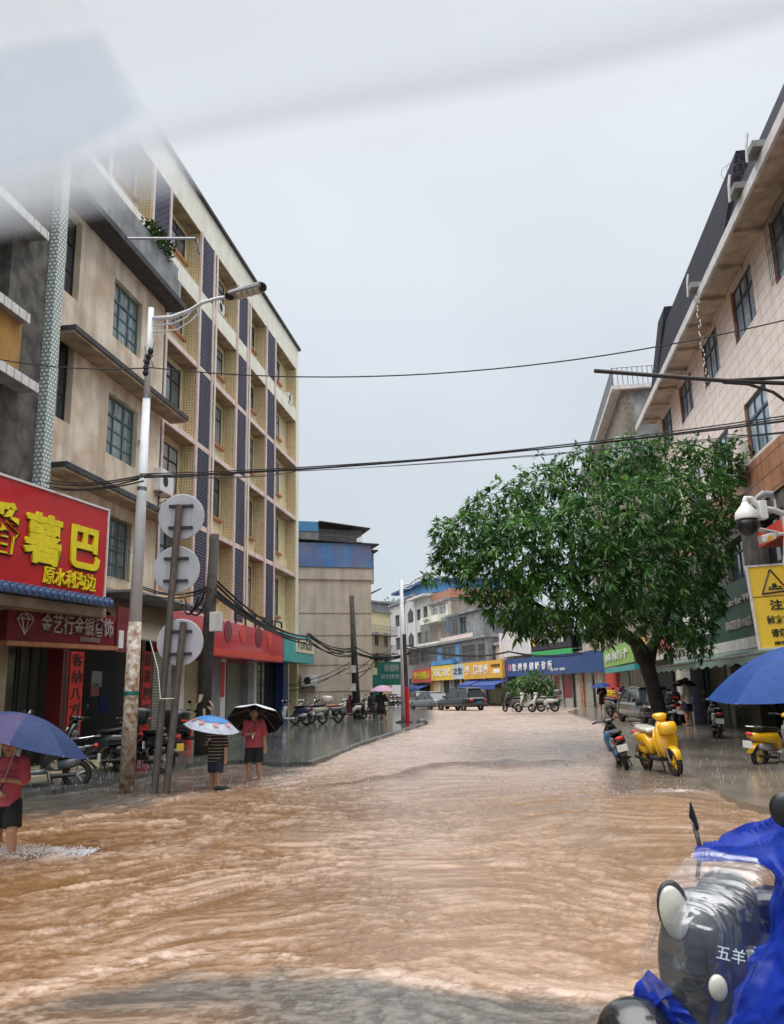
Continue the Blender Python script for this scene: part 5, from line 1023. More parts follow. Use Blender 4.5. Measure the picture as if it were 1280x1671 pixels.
# ------------------------------------------------------------------ umbrellas
def umbrella(label, top, r, axis, mats, handle=.75, rib='steel', grp=None, n=8, hook=None, depth=.36, spin=0., shaft='steel', trim=None):
    """top: apex in the world; axis: unit vector pointing up along the shaft"""
    t = thing('umbrella', label, 'umbrella', tuple(top), 0, grp); ax = Vector(axis).normalized(); t.rotation_mode = 'QUATERNION'
    t.rotation_quaternion = Vector((0, 0, 1)).rotation_difference(ax)
    K = 7; h = r * depth; by = {}
    def pt(a, f, sag):  # radius fraction f
        rr = r * f * (1 - sag * .10 * f); return (rr * math.cos(a), rr * math.sin(a), -h * (f ** 2.0) - r * .02 * sag * f + (h * .12 * sag * f * (1 - f)))
    for k in range(n):
        m = MB(); a0 = spin + 2 * math.pi * k / n; S = 6; vs = []
        for i in range(K + 1):
            for j in range(S + 1):
                u = j / S; vs.append(pt(a0 + 2 * math.pi / n * u, .02 + .98 * i / K, 4 * u * (1 - u)))
        by.setdefault(mats[k % len(mats)], MB()).add(vs, [(i * (S + 1) + j, i * (S + 1) + j + 1, (i + 1) * (S + 1) + j + 1, (i + 1) * (S + 1) + j) for i in range(K) for j in range(S)])
    can = None
    for i, (mn, mb) in enumerate(by.items()):
        o = mb.build('canopy' if i == 0 else 'canopy_panel', mn, t if i == 0 else can, smooth=True)
        if i == 0: can = o
    rb = MB()
    for k in range(n):
        a = spin + 2 * math.pi * k / n; rb.tube([tuple(np.array(pt(a, f, 0)) - np.array([0, 0, .008])) for f in (.03, .3, .6, .85, 1.0)], .0035, 4)
        rb.tube([(0, 0, -h * 1.15), tuple(np.array(pt(a, .5, 0)) - np.array([0, 0, .01]))], .003, 4); rb.ball(pt(a, 1.0, 0), .01, 6, 4)
    rb.build('ribs', rib, t); MB().tube([(0, 0, .05), (0, 0, -handle)], .006, 8).lathe([(.012, 0), (.02, .01), (.006, .05)], (0, 0, 0), 8).build('shaft', shaft, t)
    MB().tube([(0, 0, -handle + .02), (0, 0, -handle - .09)], .014, 8).build('handle', hook or 'black', t)
    return t, can
# ------------------------------------------------------------------ people
def cap(m, p, q, r1, r2, n=5):
    p, q = np.array(p, float), np.array(q, float); m.tube([tuple(p + (q - p) * i / n) for i in range(n + 1)], [r1 + (r2 - r1) * i / n for i in range(n + 1)], 12); m.ball(tuple(p), r1, 12, 8); m.ball(tuple(q), r2, 12, 8)
def person(label, loc, H, face, rh=None, lh=None, top='red_shirt', bottom='black_cloth', legs=((.0, .07), (.0, -.07)), lift=(0, 0), vox=.008, look=(0, 0), shorts=.26, shirt_low=.46, sleeve=.55, coat=False, knee=(.02, .02), lean=0., grp=None, hair_len=0, belly=1.0, shoes=None):
    """x forward, y left, z up, in units of the standing height; rh / lh are the hand positions"""
    t = thing('person', label, 'person', tuple(loc), face, grp)
    S = lambda x, y, z: (x * H, y * H, z * H)
    hipz, shz = .50, .795; b = MB(); ln = lean
    sh = {1: S(ln * .3, .105, shz), -1: S(ln * .3, -.105, shz)}
    for i, sd in enumerate((1, -1)):
        fx_, fy_ = legs[i]; kn = S(fx_ * .5 + knee[i], sd * .055 + (fy_ - sd * .055) * .5, .275); an = S(fx_, fy_, .045 + lift[i])
        cap(b, S(0, sd * .05, hipz), kn, .062 * H, .042 * H); cap(b, kn, an, .042 * H, .025 * H); mid = S(fx_ * .62 + knee[i] * .4 - .012, fy_ * .9, .19); b.ball(mid, (.036 * H, .034 * H, .07 * H))
        cap(b, S(fx_ - .02, fy_, .022 + lift[i]), S(fx_ + .095, fy_ + sd * .015, .014 + lift[i]), .024 * H, .017 * H)
        if shoes: 
            s_ = MB(); cap(s_, S(fx_ - .02, fy_, .018 + lift[i]), S(fx_ + .10, fy_ + sd * .015, .012 + lift[i]), .03 * H, .024 * H); s_.build('shoe', shoes, t, remesh=vox)
    b.loft([(0, 0, hipz * H - .05 * H, .075 * H, .055 * H), (0, 0, .53 * H, .092 * H, .066 * H), (ln * .1 * H, 0, .62 * H, .080 * H, .055 * H), (ln * .2 * H, 0, .72 * H, .098 * H, .062 * H), (ln * .3 * H, 0, .79 * H, .10 * H, .05 * H), (ln * .32 * H, 0, .82 * H, .05 * H, .04 * H)], 16, 2.3)
    hx = ln * .4 + look[0] * .02; hd = S(hx + .012, 0, .925); cap(b, S(ln * .3, 0, .80), S(hx, 0, .88), .034 * H, .032 * H)
    b.ball(hd, (.064 * H, .056 * H, .074 * H), 16, 12); b.ball(S(hx + .028, 0, .895), (.042 * H, .038 * H, .042 * H), 12, 8)
    b.ball(S(hx + .078, 0, .912), (.012 * H, .010 * H, .014 * H), 8, 6)
    for sd in (1, -1): b.ball(S(hx + .005, sd * .057, .918), (.012 * H, .008 * H, .018 * H), 8, 6)
    hands = {}
    for sd, hnd in ((1, lh), (-1, rh)):
        if hnd is None: hnd = (.03, sd * .155, .455)
        hp = np.array(S(*hnd)); sp = np.array(sh[sd]); d = hp - sp; L1, L2 = .165 * H, .150 * H; l = min(np.linalg.norm(d), (L1 + L2) * .995)
        hp = sp + d / (np.linalg.norm(d) + 1e-9) * l; a = (L1 ** 2 - L2 ** 2 + l * l) / (2 * l); hgt = math.sqrt(max(L1 ** 2 - a * a, 0)); u = (hp - sp) / l
        pref = np.array([-.5, sd * .6, -.8]); pref -= pref @ u * u; pref /= np.linalg.norm(pref); el = sp + u * a + pref * hgt
        cap(b, sp, el, .036 * H, .027 * H); cap(b, el, hp, .027 * H, .018 * H); hands[sd] = (hp, el, sp)
        fw = (hp - el) / np.linalg.norm(hp - el); grip = hnd[2] > .5; side = np.cross(fw, [0, 0, 1.]); side /= np.linalg.norm(side) + 1e-9; dn = np.cross(fw, side) * -1
        pc = hp + fw * .03 * H; b.ball(tuple(pc), (.022 * H, .020 * H, .022 * H), 10, 8)
        cu = np.array([0, 0, 1.]) if False else dn
        for k in range(4):
            o_ = side * (k - 1.5) * .0115 * H; ln_ = (.040, .046, .043, .034)[k] * H; p0 = pc + fw * .014 * H + o_
            p1 = p0 + (fw * (.55 if grip else .9) - np.array([0, 0, .25 if grip else .2])) * ln_ * .6; p2 = p1 + ((-fw * .5 - np.array([0, 0, .6])) if grip else (fw * .8 - np.array([0, 0, .5]))) * ln_ * .5
            b.tube([tuple(p0), tuple(p1), tuple(p2)], [.0065 * H, .006 * H, .005 * H], 7)
        b.tube([tuple(pc - side * .016 * H), tuple(pc - side * .03 * H + fw * .012 * H), tuple(pc - side * .026 * H + fw * .032 * H)], [.008 * H, .007 * H, .005 * H], 7)
    b.build('body', 'skin', t, remesh=vox * .9)
    # face
    e = MB()
    for sd in (1, -1): e.ball(S(hx + .066, sd * .022, .932), (.006 * H, .010 * H, .0055 * H), 8, 6); e.box(*(v * H for v in (hx + .066, hx + .073, sd * .022 - .012, sd * .022 + .012, .946, .950)))
    e.build('eyes', 'hair', t); MB().ball(S(hx + .070, 0, .884), (.005 * H, .017 * H, .0045 * H), 8, 6).build('mouth', 'raincoat_maroon', t)
    hr = MB(); hr.ball(S(hx - .004, 0, .945), (.070 * H, .064 * H, .066 * H), 16, 12); hr.ball(S(hx - .022, 0, .91), (.05 * H, .058 * H, .06 * H), 12, 8); hr.ball(S(hx + .045, 0, .972), (.028 * H, .045 * H, .018 * H), 10, 8)
    if hair_len: hr.ball(S(hx - .045, 0, .86), (.035 * H, .055 * H, .09 * H), 12, 8)
    hr.build('hair', 'hair', t, remesh=vox)
    if coat:
        c = MB().loft([(0, 0, .16 * H, .20 * H, .17 * H), (0, 0, .4 * H, .17 * H, .14 * H), (0, 0, .7 * H, .15 * H, .11 * H), (0, 0, .80 * H, .125 * H, .07 * H), (0, 0, .84 * H, .06 * H, .05 * H)], 20, 2.2)
        for sd in (1, -1): hp, el, sp = hands[sd]; cap(c, sp, el, .055 * H, .05 * H); cap(c, el, hp - (hp - el) * .1, .05 * H, .045 * H)
        c.ball(S(hx - .01, 0, .935), (.078 * H, .073 * H, .088 * H), 14, 10); c.build('raincoat', top, t, remesh=vox * 1.3, disp=.02); return t, hands
    s = MB(); w_ = belly
    s.loft([(.0, 0, shirt_low * H, .112 * H * w_, .086 * H), (.0, 0, .55 * H, .106 * H * w_, .080 * H), (ln * .1 * H, 0, .64 * H, .100 * H * w_, .073 * H), (ln * .2 * H, 0, .73 * H, .110 * H, .075 * H), (ln * .3 * H, 0, .785 * H, .113 * H, .064 * H), (ln * .32 * H, 0, .825 * H, .062 * H, .048 * H), (ln * .33 * H, 0, .838 * H, .042 * H, .038 * H)], 20, 2.4)
    for sd in (1, -1):
        hp, el, sp = hands[sd]; q = sp + (el - sp) * sleeve * 1.5; cap(s, sp, q, .049 * H, .053 * H, 4)
    s.build('shirt', top, t, remesh=vox, disp=.016)
    if bottom:
        s = MB()
        s.loft([(0, 0, .44 * H, .09 * H, .07 * H), (0, 0, .50 * H, .104 * H, .079 * H), (0, 0, .555 * H, .094 * H, .07 * H)], 18, 2.4)
        for i, sd in enumerate((1, -1)):
            fx_, fy_ = legs[i]; kn = np.array(S(fx_ * .5 + knee[i], sd * .055 + (fy_ - sd * .055) * .5, .275)); hp = np.array(S(0, sd * .05, hipz)); f = min(1, (hipz - shorts) / (hipz - .275)); q = hp + (kn - hp) * f
            s.tube([tuple(hp), tuple((hp + q) / 2), tuple(q)], [.066 * H, .070 * H, .072 * H], 14)
        s.build('shorts', bottom, t, remesh=vox, disp=.012)
    return t, hands
def to_world(t, p):
    a = t.rotation_euler[2]; return np.array([t.location[0] + p[0] * math.cos(a) - p[1] * math.sin(a), t.location[1] + p[0] * math.sin(a) + p[1] * math.cos(a), t.location[2] + p[2]])
def hold(label, t, hand, axis, r, mats, up_=.5, **k):
    """an umbrella whose grip sits in the hand"""
    hp, el, sp = hand; fw = (hp - el) / np.linalg.norm(hp - el); H_ = .045
    g_ = to_world(t, hp + fw * H_); ax = np.array(axis, float); ax /= np.linalg.norm(ax)
    return umbrella(label, g_ + ax * up_, r, ax, mats, handle=up_ + .01, **k)
D90 = math.pi / 2
# boy at the left edge, wading towards the camera
x, y = gp(12, 1402, -.02); t1_, h1 = person('boy in maroon t-shirt and black shorts wading at the left edge', (x - .05, y, -.10), 1.36, -D90 + .25, lh=(.13, .02, .66), rh=(.10, -.04, .57), top='red_shirt', bottom='black_cloth', legs=((.07, .08), (-.09, -.06)), knee=(.05, .02), vox=.0075, shorts=.30, look=(1, 0), lean=.04)
mk_ = MB()
for j in range(4):
    for i in range(11):
        if rnd.random() < .8: mk_.box(0, .002, -.09 + i * .017, -.08 + i * .017 + rnd.uniform(0, .006), .02 * j, .02 * j + .008)
mk_.build('shirt_print', 'raincoat_maroon', t1_, loc=(.115, 0, .93))
hold('slate blue umbrella with a small red mark held by the boy at the left edge', t1_, h1[1], (.28, .10, 1), .74, ['umb_slate', 'umb_slate', 'umb_purple', 'umb_slate', 'umb_slate', 'umb_purple', 'umb_slate', 'umb_slate'], .70, spin=.3, depth=.40)
ub, canb = [o for o in bpy.data.objects if o.name.startswith('umbrella')][-1], None
rmk = MB().torus((0, 0, 0), .05, .006, 'z', 16, 4).torus((.03, .06, 0), .03, .006, 'z', 12, 4).build('red_mark', 'red_letter', ub, loc=(.46, -.24, -.185), rot=(.3, .66, 0))
# striped boy
x, y = gp(352, 1287); t2_, h2 = person('boy in black and tan striped polo shirt under the sky blue umbrella', (x, y, -.06), 1.24, -D90 - .2, rh=(.12, -.07, .72), top='stripe_shirt', bottom='denim', legs=((.05, .06), (-.05, -.06)), vox=.008, shorts=.24, shirt_low=.42, shoes='sandal', belly=1.06)
hold('umbrella with sky blue centre, coral dots and white rim over the striped boy', t2_, h2[-1], (.20, -.10, 1), .50, ['umb_white'], .40, spin=.2, depth=.40)
us = [o for o in bpy.data.objects if o.name.startswith('umbrella')][-1]
m = MB(); K = 5; n = 40; r_u = .5; h_u = r_u * .40
vs = [(r_u * .56 * i / K * math.cos(2 * math.pi * j / n), r_u * .56 * i / K * math.sin(2 * math.pi * j / n), -h_u * (.56 * i / K) ** 2 + .012) for i in range(1, K + 1) for j in range(n)]
m.add(vs + [(0, 0, .012)], [(i * n + j, i * n + (j + 1) % n, (i + 1) * n + (j + 1) % n, (i + 1) * n + j) for i in range(K - 1) for j in range(n)] + [(K * n, j, (j + 1) % n) for j in range(n)]); m.build('blue_centre', 'umb_sky', us, smooth=True)
m = MB()
for k in range(8):
    a = 2 * math.pi * (k + .5) / 8; f = .64; c = (r_u * f * math.cos(a), r_u * f * math.sin(a), -h_u * f * f + .008); vs = [c]; nn = 12
    for j in range(nn):
        q = 2 * math.pi * j / nn; xx, yy = c[0] + .055 * math.cos(q), c[1] + .055 * math.sin(q); f2 = math.hypot(xx, yy) / r_u; vs.append((xx, yy, -h_u * f2 * f2 + .009))
    m.add(vs, [(0, 1 + j, 1 + (j + 1) % nn) for j in range(nn)])
m.build('coral_dots', 'umb_coral', us)
# boy in red
x, y = gp(414, 1274); t3_, h3 = person('barefoot boy in a red t-shirt and black shorts facing the camera under a black umbrella', (x, y, -.05), 1.42, -D90 + .1, rh=(.14, -.02, .655), top='red_shirt', bottom='black_cloth', legs=((.0, .075), (.0, -.065)), vox=.008, shorts=.27, shirt_low=.47, belly=1.06)
hold('black lined umbrella with silver outside tipped back behind the boy in red', t3_, h3[-1], (.06, .62, 1), .56, ['umb_black'], .52, spin=.1, depth=.42, hook='white_paint', shaft='black')
uk = [o for o in bpy.data.objects if o.name.startswith('umbrella')][-1]
ck = [c for c in uk.children if c.name.startswith('canopy')][0]; o2 = ck.copy(); o2.data = ck.data.copy(); o2.data.materials.clear(); o2.data.materials.append(MT['umb_silver']); COL.objects.link(o2); o2.parent = uk; o2.name = 'outer_cloth'; o2.location = (0, 0, .012); o2.scale = (1.012, 1.012, 1.0)
tagm(MB().loft([(-.16, 0, -.01, .03, .03), (-.08, 0, .01, .07, .05), (.08, 0, 0, .07, .05), (.2, 0, -.01, .04, .03)], 12).tube([(.15, 0, 0), (.35, .05, -.02)], .02).build('floating_bag', 'black_cloth', loc=(*gp(362, 1290), .02), rot=(0, 0, -.2), remesh=.015), 'dark soaked bag lying in the water behind the striped boy', 'bag')
# woman with pink umbrella
x, y = gp(623, 1182, .08); t4_, h4 = person('woman in a black dress seen from behind under a pale pink umbrella', (x, y, .085), 1.62, D90, rh=(.12, -.06, .70), top='black_cloth', bottom='black_cloth', vox=.014, shorts=.3, shirt_low=.40, hair_len=1)
hold('pale pink umbrella held by the woman on the wet pavement', t4_, h4[-1], (.02, -.02, 1), .62, ['umb_pink'], .62, spin=.2, depth=.42)
# people at the poles, in rain capes
for px, py, mt_, lb, Hh in ((572, 1172, 'raincoat_maroon', 'person in a maroon rain cape beside the leaning pole', 1.3), (607, 1171, 'black_cloth', 'person in a black rain cape left of the green hoarding', 1.45)):
    x, y = gp(px, py, .085); person(lb, (x, y, .085), Hh, D90 + .6, top=mt_, bottom=None, coat=True, vox=.016)
tagm(MB().box(-.5, .5, -.05, .05, 0, 2.5).build('hoarding', 'green_sign', loc=(*gp(611, 1168, .085), .085)), 'narrow green upright hoarding at the corner of the beige building', 'hoarding')
# right side people
x, y = gp(1126, 1184, ZR); t5_, h5 = person('man in a white t-shirt and dark shorts standing under the green awning', (x, y, ZR), 1.74, D90 + .5, rh=(.10, -.08, .72), top='white_shirt', bottom='navy_shirt', vox=.012, shorts=.3)
hold('dark umbrella of the man standing under the green awning', t5_, h5[-1], (.1, .1, 1), .48, ['umb_black'], .42, depth=.45)
x, y = gp(1222, 1188, ZR); person('person in black shorts half hidden behind the big blue umbrella', (x, y, ZR), 1.7, -D90, top='black_cloth', bottom='black_cloth', legs=((.06, .09), (-.04, -.08)), vox=.012, shorts=.32)
x, y = gp(985, 1163, ZR); t6_, h6 = person('distant person in dark clothes under a small blue umbrella near the drain pipes', (x, y, ZR), 1.65, -D90, rh=(.12, -.06, .70), top='black_cloth', bottom='black_cloth', vox=.016)
hold('small blue umbrella of the distant person near the drain pipes', t6_, h6[-1], (-.1, 0, 1), .62, ['umb_blue'], .5, depth=.4)
x, y = gp(1018, 1168, ZR); person('distant person in a dark shirt sitting astride a motorbike beyond the tree', (x, y, ZR + .1), 1.55, -D90 + .3, rh=(.2, -.12, .62), lh=(.2, .12, .62), top='raincoat_maroon', bottom='black_cloth', legs=((.1, .1), (.1, -.1)), knee=(.06, .06), vox=.016)
# ------------------------------------------------------------------ scooters and bikes
def wheel(par, x, r, m_rim='silver', w_=.05, spokes=5, y=0.):
    ty = MB().torus((x, y, r), r - w_ * .9, w_, 'y', 32, 10).build('wheel', 'rubber', par, smooth=True)
    k = MB().lathe([(r - w_ * 1.75, -w_ * .5), (r - w_ * 1.5, -w_ * .6), (r - w_ * 1.5, w_ * .6), (r - w_ * 1.75, w_ * .5)], (x, y, r), 28, 'y', cap=False).lathe([(.035, -.05), (.035, .05)], (x, y, r), 12, 'y')
    for i in range(spokes):
        a = 2 * math.pi * i / spokes + .3; ca, sa = math.cos(a), math.sin(a); k.tube([(x + ca * .03, y, r + sa * .03), (x + ca * (r - w_ * 1.6), y, r + sa * (r - w_ * 1.6))], [.02, .014], 6)
    k.build('rim', m_rim, ty); return ty
def scooter(label, loc, rz, c='black', c2='black', rim='silver', box=None, seat='black', style='vespa', basket=False, plate=True, mirrors=True, s=1., grp='scooters parked in the street', scr=None, lean=.06, rack=True, headcover=None, frontbox=None):
    t = thing('scooter', label, 'scooter', tuple(loc), rz, grp); t.scale = (s, s, s); t.rotation_euler = (lean, 0, rz)
    r = .235; wheel(t, .64, r, rim); wheel(t, -.60, r, rim)
    MB().loft([(.86, 0, .30, .05, .02), (.80, 0, .43, .065, .025), (.66, 0, .505, .07, .028), (.52, 0, .46, .065, .025), (.44, 0, .36, .05, .02)], 14).build('front_fender', c, t, smooth=True)
    MB().tube([(.64, .075, r), (.56, .075, .48), (.44, .05, .72)], .02, 8).tube([(.64, -.075, r), (.56, -.075, .48), (.44, -.05, .72)], .02, 8).build('fork', 'steel', t)
    # leg shield and front panel
    fs_ = MB().loft([(.46, 0, .33, .10, .05), (.50, 0, .45, .17, .07), (.47, 0, .62, .20, .075), (.42, 0, .78, .17, .08), (.37, 0, .90, .10, .07), (.355, 0, .96, .06, .05)], 20, 3); fs_.build('front_panel', c, t, smooth=True)
    MB().loft([(.40, 0, .34, .17, .02), (.41, 0, .5, .20, .022), (.37, 0, .66, .21, .022), (.33, 0, .80, .15, .02)], 14, 4).build('leg_shield', c2, t, smooth=True)
    hd_ = MB().loft([(.24, 0, 1.0, .07, .03), (.32, 0, 1.02, .12, .055), (.40, 0, 1.01, .12, .06), (.47, 0, .985, .07, .045)], 16, 2.6).build('handlebar_cover', c if not headcover else headcover, t, smooth=True)
    MB().tube([(.24, .36, 1.03), (.28, .24, 1.04), (.30, .12, 1.02), (.30, -.12, 1.02), (.28, -.24, 1.04), (.24, -.36, 1.03)], .014, 8).build('handlebar', 'dark_steel', t)
    MB().tube([(.265, .26, 1.038), (.235, .37, 1.03)], .02, 8).tube([(.265, -.26, 1.038), (.235, -.37, 1.03)], .02, 8).build('grips', 'rubber', t)
    MB().tube([(.29, .22, 1.05), (.36, .30, 1.045)], .006, 6).tube([(.29, -.22, 1.05), (.36, -.30, 1.045)], .006, 6).build('brake_levers', 'steel', t)
    hz = .985 if style == 'vespa' else .80; hx_ = .48 if style == 'vespa' else .50
    hl = MB().lathe([(.075, -.03), (.08, 0), (.065, .02), (.01, .032)], (hx_, 0, hz), 20, 'x').build('headlight', 'lamp_glass', t, smooth=True)
    MB().lathe([(.082, -.035), (.088, -.02), (.088, .0), (.08, .004)], (hx_, 0, hz), 20, 'x', cap=False).build('headlight_ring', 'chrome', hl)
    for sd in (1, -1): MB().ball((.50, sd * .14, .66), (.02, .035, .03), 10, 6).build('indicator', 'gold_sign', t)
    MB().loft([(.42, 0, .30, .12, .045), (.25, 0, .285, .15, .04), (.05, 0, .285, .15, .04), (-.12, 0, .30, .13, .05)], 14, 5).build('floorboard', 'black_matt' if c2 == c else c2, t, smooth=True)
    MB().loft([(-.06, 0, .34, .11, .05), (-.10, 0, .50, .14, .10), (-.22, 0, .60, .165, .13), (-.42, 0, .60, .165, .12), (-.66, 0, .62, .13, .085), (-.86, 0, .66, .07, .05)], 20, 3).build('rear_body', c, t, smooth=True)
    MB().loft([(-.30, 0, .40, .12, .08), (-.5, 0, .42, .13, .09), (-.66, 0, .46, .09, .06)], 14, 3).build('side_skirt', c2, t, smooth=True)
    MB().loft([(-.04, 0, .72, .10, .03), (-.12, 0, .755, .13, .045), (-.32, 0, .765, .145, .05), (-.52, 0, .79, .135, .05), (-.72, 0, .80, .09, .035)], 18, 3).build('seat', seat, t, smooth=True)
    MB().loft([(-.42, 0, .40, .06, .02), (-.56, 0, .52, .075, .02), (-.74, 0, .48, .075, .02), (-.90, 0, .32, .065, .018)], 12).build('rear_fender', 'black_matt' if style == 'vespa' else c, t, smooth=True)
    MB().tube([(-.2, .09, .22), (-.60, .09, .235)], .035, 8).tube([(-.2, -.09, .2), (-.75, -.12, .26)], .03, 8).build('swing_arm', 'dark_steel', t)
    MB().tube([(-.15, .10, .26), (-.22, .17, .01)], .014, 6).tube([(-.15, -.10, .26), (-.22, -.17, .01)], .014, 6).tube([(-.22, .17, .012), (-.22, -.17, .012)], .012, 6).build('kickstand', 'dark_steel', t)
    MB().ball((-.88, 0, .69), (.03, .09, .04), 12, 8).build('tail_light', 'red_letter', t, smooth=True)
    if plate: MB().box(-.945, -.935, -.11, .11, .42, .56).build('license_plate', 'yellow_sign' if plate == 'y' else 'white_paint', t)
    if rack and not box: MB().tube([(-.55, .1, .80), (-.85, .1, .84), (-.93, 0, .84), (-.85, -.1, .84), (-.55, -.1, .80)], .011, 6).build('grab_rail', 'chrome', t)
    if box: MB().loft([(-.60, 0, 1.02, .17, .13), (-.66, 0, 1.03, .215, .165), (-.82, 0, 1.03, .22, .17), (-.98, 0, 1.02, .20, .15), (-1.02, 0, 1.01, .15, .11)], 20, 4).build('top_box', box, t, smooth=True); MB().loft([(-1.015, 0, .98, .12, .02), (-1.035, 0, .98, .11, .015)], 12, 4).build('box_reflector', 'red_letter', t)
    if basket:
        bb2 = MB()
        for i in range(9): f = -.17 + .34 * i / 8; bb2.tube([(.50, f * .8, .66), (.50, f, .90)], .004, 4); bb2.tube([(.72, f * .8, .66), (.76, f, .90)], .004, 4)
        for z in (.68, .78, .90): bb2.tube([(.50, -.16, z), (.74, -.16, z), (.74, .16, z), (.50, .16, z), (.50, -.16, z)], .005, 4)
        bb2.build('basket', 'dark_steel', t)
    if frontbox: MB().loft([(.47, 0, .80, .10, .08), (.50, 0, .80, .14, .10), (.64, 0, .82, .155, .11), (.69, 0, .83, .13, .09)], 18, 4).build('front_box', frontbox, t, smooth=True)
    if mirrors:
        for sd in (1, -1):
            m_ = MB().tube([(.29, sd * .18, 1.04), (.27, sd * .22, 1.16), (.25, sd * .26, 1.24)], .006, 6).loft([(.245, sd * .28, 1.22, .06, .012), (.245, sd * .28, 1.26, .075, .015), (.245, sd * .28, 1.30, .06, .012)], 12).build('mirror', 'black', t)
    if scr: MB().loft([(.50, 0, 1.0, .13, .004), (.42, 0, 1.12, .17, .004), (.34, 0, 1.26, .12, .004)], 14, 3).build('windscreen', scr, t, smooth=True)
    return t
mat('yellow_paint', (.85, .48, .01), (.82, .45, .01), .18, 3, coat=.8); mat('teal_paint', (.04, .16, .30), (.03, .13, .26), .2, 3, coat=.8); mat('cream_paint', (.62, .60, .50), None, .25, coat=.6); mat('grey_paint', (.10, .11, .12), None, .25, coat=.7)
mat('black_paint', (.012, .013, .016), None, .18, coat=.8); mat('navy_paint', (.015, .03, .09), None, .2, coat=.8); mat('white_gloss', (.7, .7, .7), None, .2, coat=.7); mat('blue_paint', (.03, .2, .5), None, .3)
def park(px, py, z, head, **k):
    x, y = gp(px, py, z); lab = k.pop('label'); return scooter(lab, (x, y, z), head, **k)
park(1080, 1262, -.02, R(-84), label='yellow step through scooter facing the camera in the shallow water', c='yellow_paint', c2='yellow_paint', rim='yellow_paint', basket=False, style='cub', seat='cream_paint', s=1.06, frontbox='yellow_paint', headcover='yellow_paint', lean=.10, plate=False)
park(1018, 1252, -.02, R(82), label='teal and black scooter seen from behind left of the yellow one', c='black_paint', c2='teal_paint', rim='black', style='cub', s=.93, lean=-.22, mirrors=False)
park(1170, 1203, ZR, R(75), label='black scooter seen from behind on the wet concrete right of the yellow scooter', c='black_paint', c2='black_paint', style='cub', s=1.0, box=None, lean=.06)
park(1106, 1182, ZR, R(80), label='white scooter parked close to the black mango trunk', c='white_gloss', c2='navy_paint', style='vespa', s=.98)
x, y = gp(1262, 1254, .0); x, y = float(x) + .30, float(y) + .35
scooter('yellow and silver scooter pointing right under the big blue umbrella', (x, y, .0), R(28), c='yellow_paint', c2='silver', rim='yellow_paint', style='cub', s=.95, lean=.05)
park(505, 1182, ZL, R(170), label='pale cream scooter with top box against the beige end wall', c='cream_paint', c2='cream_paint', box='cream_paint', s=1.12, lean=.05)
park(478, 1184, ZL, R(165), label='navy and white scooter left of the cream one against the beige wall', c='navy_paint', c2='white_gloss', s=1.12, scr=None)
park(531, 1180, ZL, R(185), label='dark scooter with a brown cover right of the cream one', c='grey_paint', c2='black_paint', seat='orange_sill', s=1.1)
park(575, 1174, ZL, R(200), label='small cream scooter beside the person in the maroon cape', c='cream_paint', c2='black_paint', s=1.05)
park(606, 1173, ZL, R(190), label='black scooter beside the person in the black cape', c='black_paint', c2='black_paint', s=1.05)
park(866, 1162, .1, R(175), label='cream scooter left of the white one by the clinic', c='cream_paint', c2='black_paint', s=1.1); park(888, 1162, .1, R(165), label='white and grey scooter in front of the clinic shutters', c='white_gloss', c2='black_paint', s=1.1, box='grey_paint')
park(836, 1162, .1, R(120), label='grey scooter left of the small green tree', c='grey_paint', c2='black_paint', s=1.1)
park(1010, 1170, ZR, R(-70), label='dark motorbike ridden beyond the mango tree', c='grey_paint', c2='black_paint', s=1.1, style='cub'); 
park(1086, 1182, ZR, R(95), label='black covered scooter directly right of the mango trunk', c='black_paint', c2='navy_paint', s=1.05, box='black')
park(225, 1262, .0, R(160), label='black scooter with black top box and yellow plate behind the rusty lamp pole', c='black_paint', c2='black_paint', box='black', plate='y', s=1.12, style='cub', lean=.03)
park(150, 1262, .06, R(185), label='black scooter with a black top box in front of the jewellery doorway', c='black_paint', c2='black_paint', box='black', s=1.12, style='cub')
park(62, 1290, .0, R(190), label='black motorbike on its stand behind the slate umbrella', c='black_paint', c2='grey_paint', s=1.1, style='cub', scr='black')
park(252, 1218, .08, R(150), label='dark blue scooter in the passage right of the shutter', c='navy_paint', c2='black_paint', s=1.) if False else None
for k_, px in enumerate((636, 640, 645, 650)):
    park(px, 1152, .05, R(100 + k_ * 9), label=('leftmost', 'second', 'third', 'rightmost')[k_] + ' of the four distant dark scooters beyond the green sign', c='grey_paint', c2='black_paint', s=1.1, mirrors=False, grp='distant scooters in a row')
park(306, 1222, ZL, R(60), label='black scooter with red tail lamp inside the dark passage behind the wooden pole', c='black_paint', c2='black_paint', s=1.05)
tagm(MB().loft([(0, 0, 0, .25, .2), (0, 0, .5, .28, .22), (0, 0, .62, .2, .16)], 14).build('red_crate', 'couplet_red', loc=(*gp(302, 1215, ZL), ZL)), 'red plastic bin in the dark passage behind the wooden pole', 'bin')
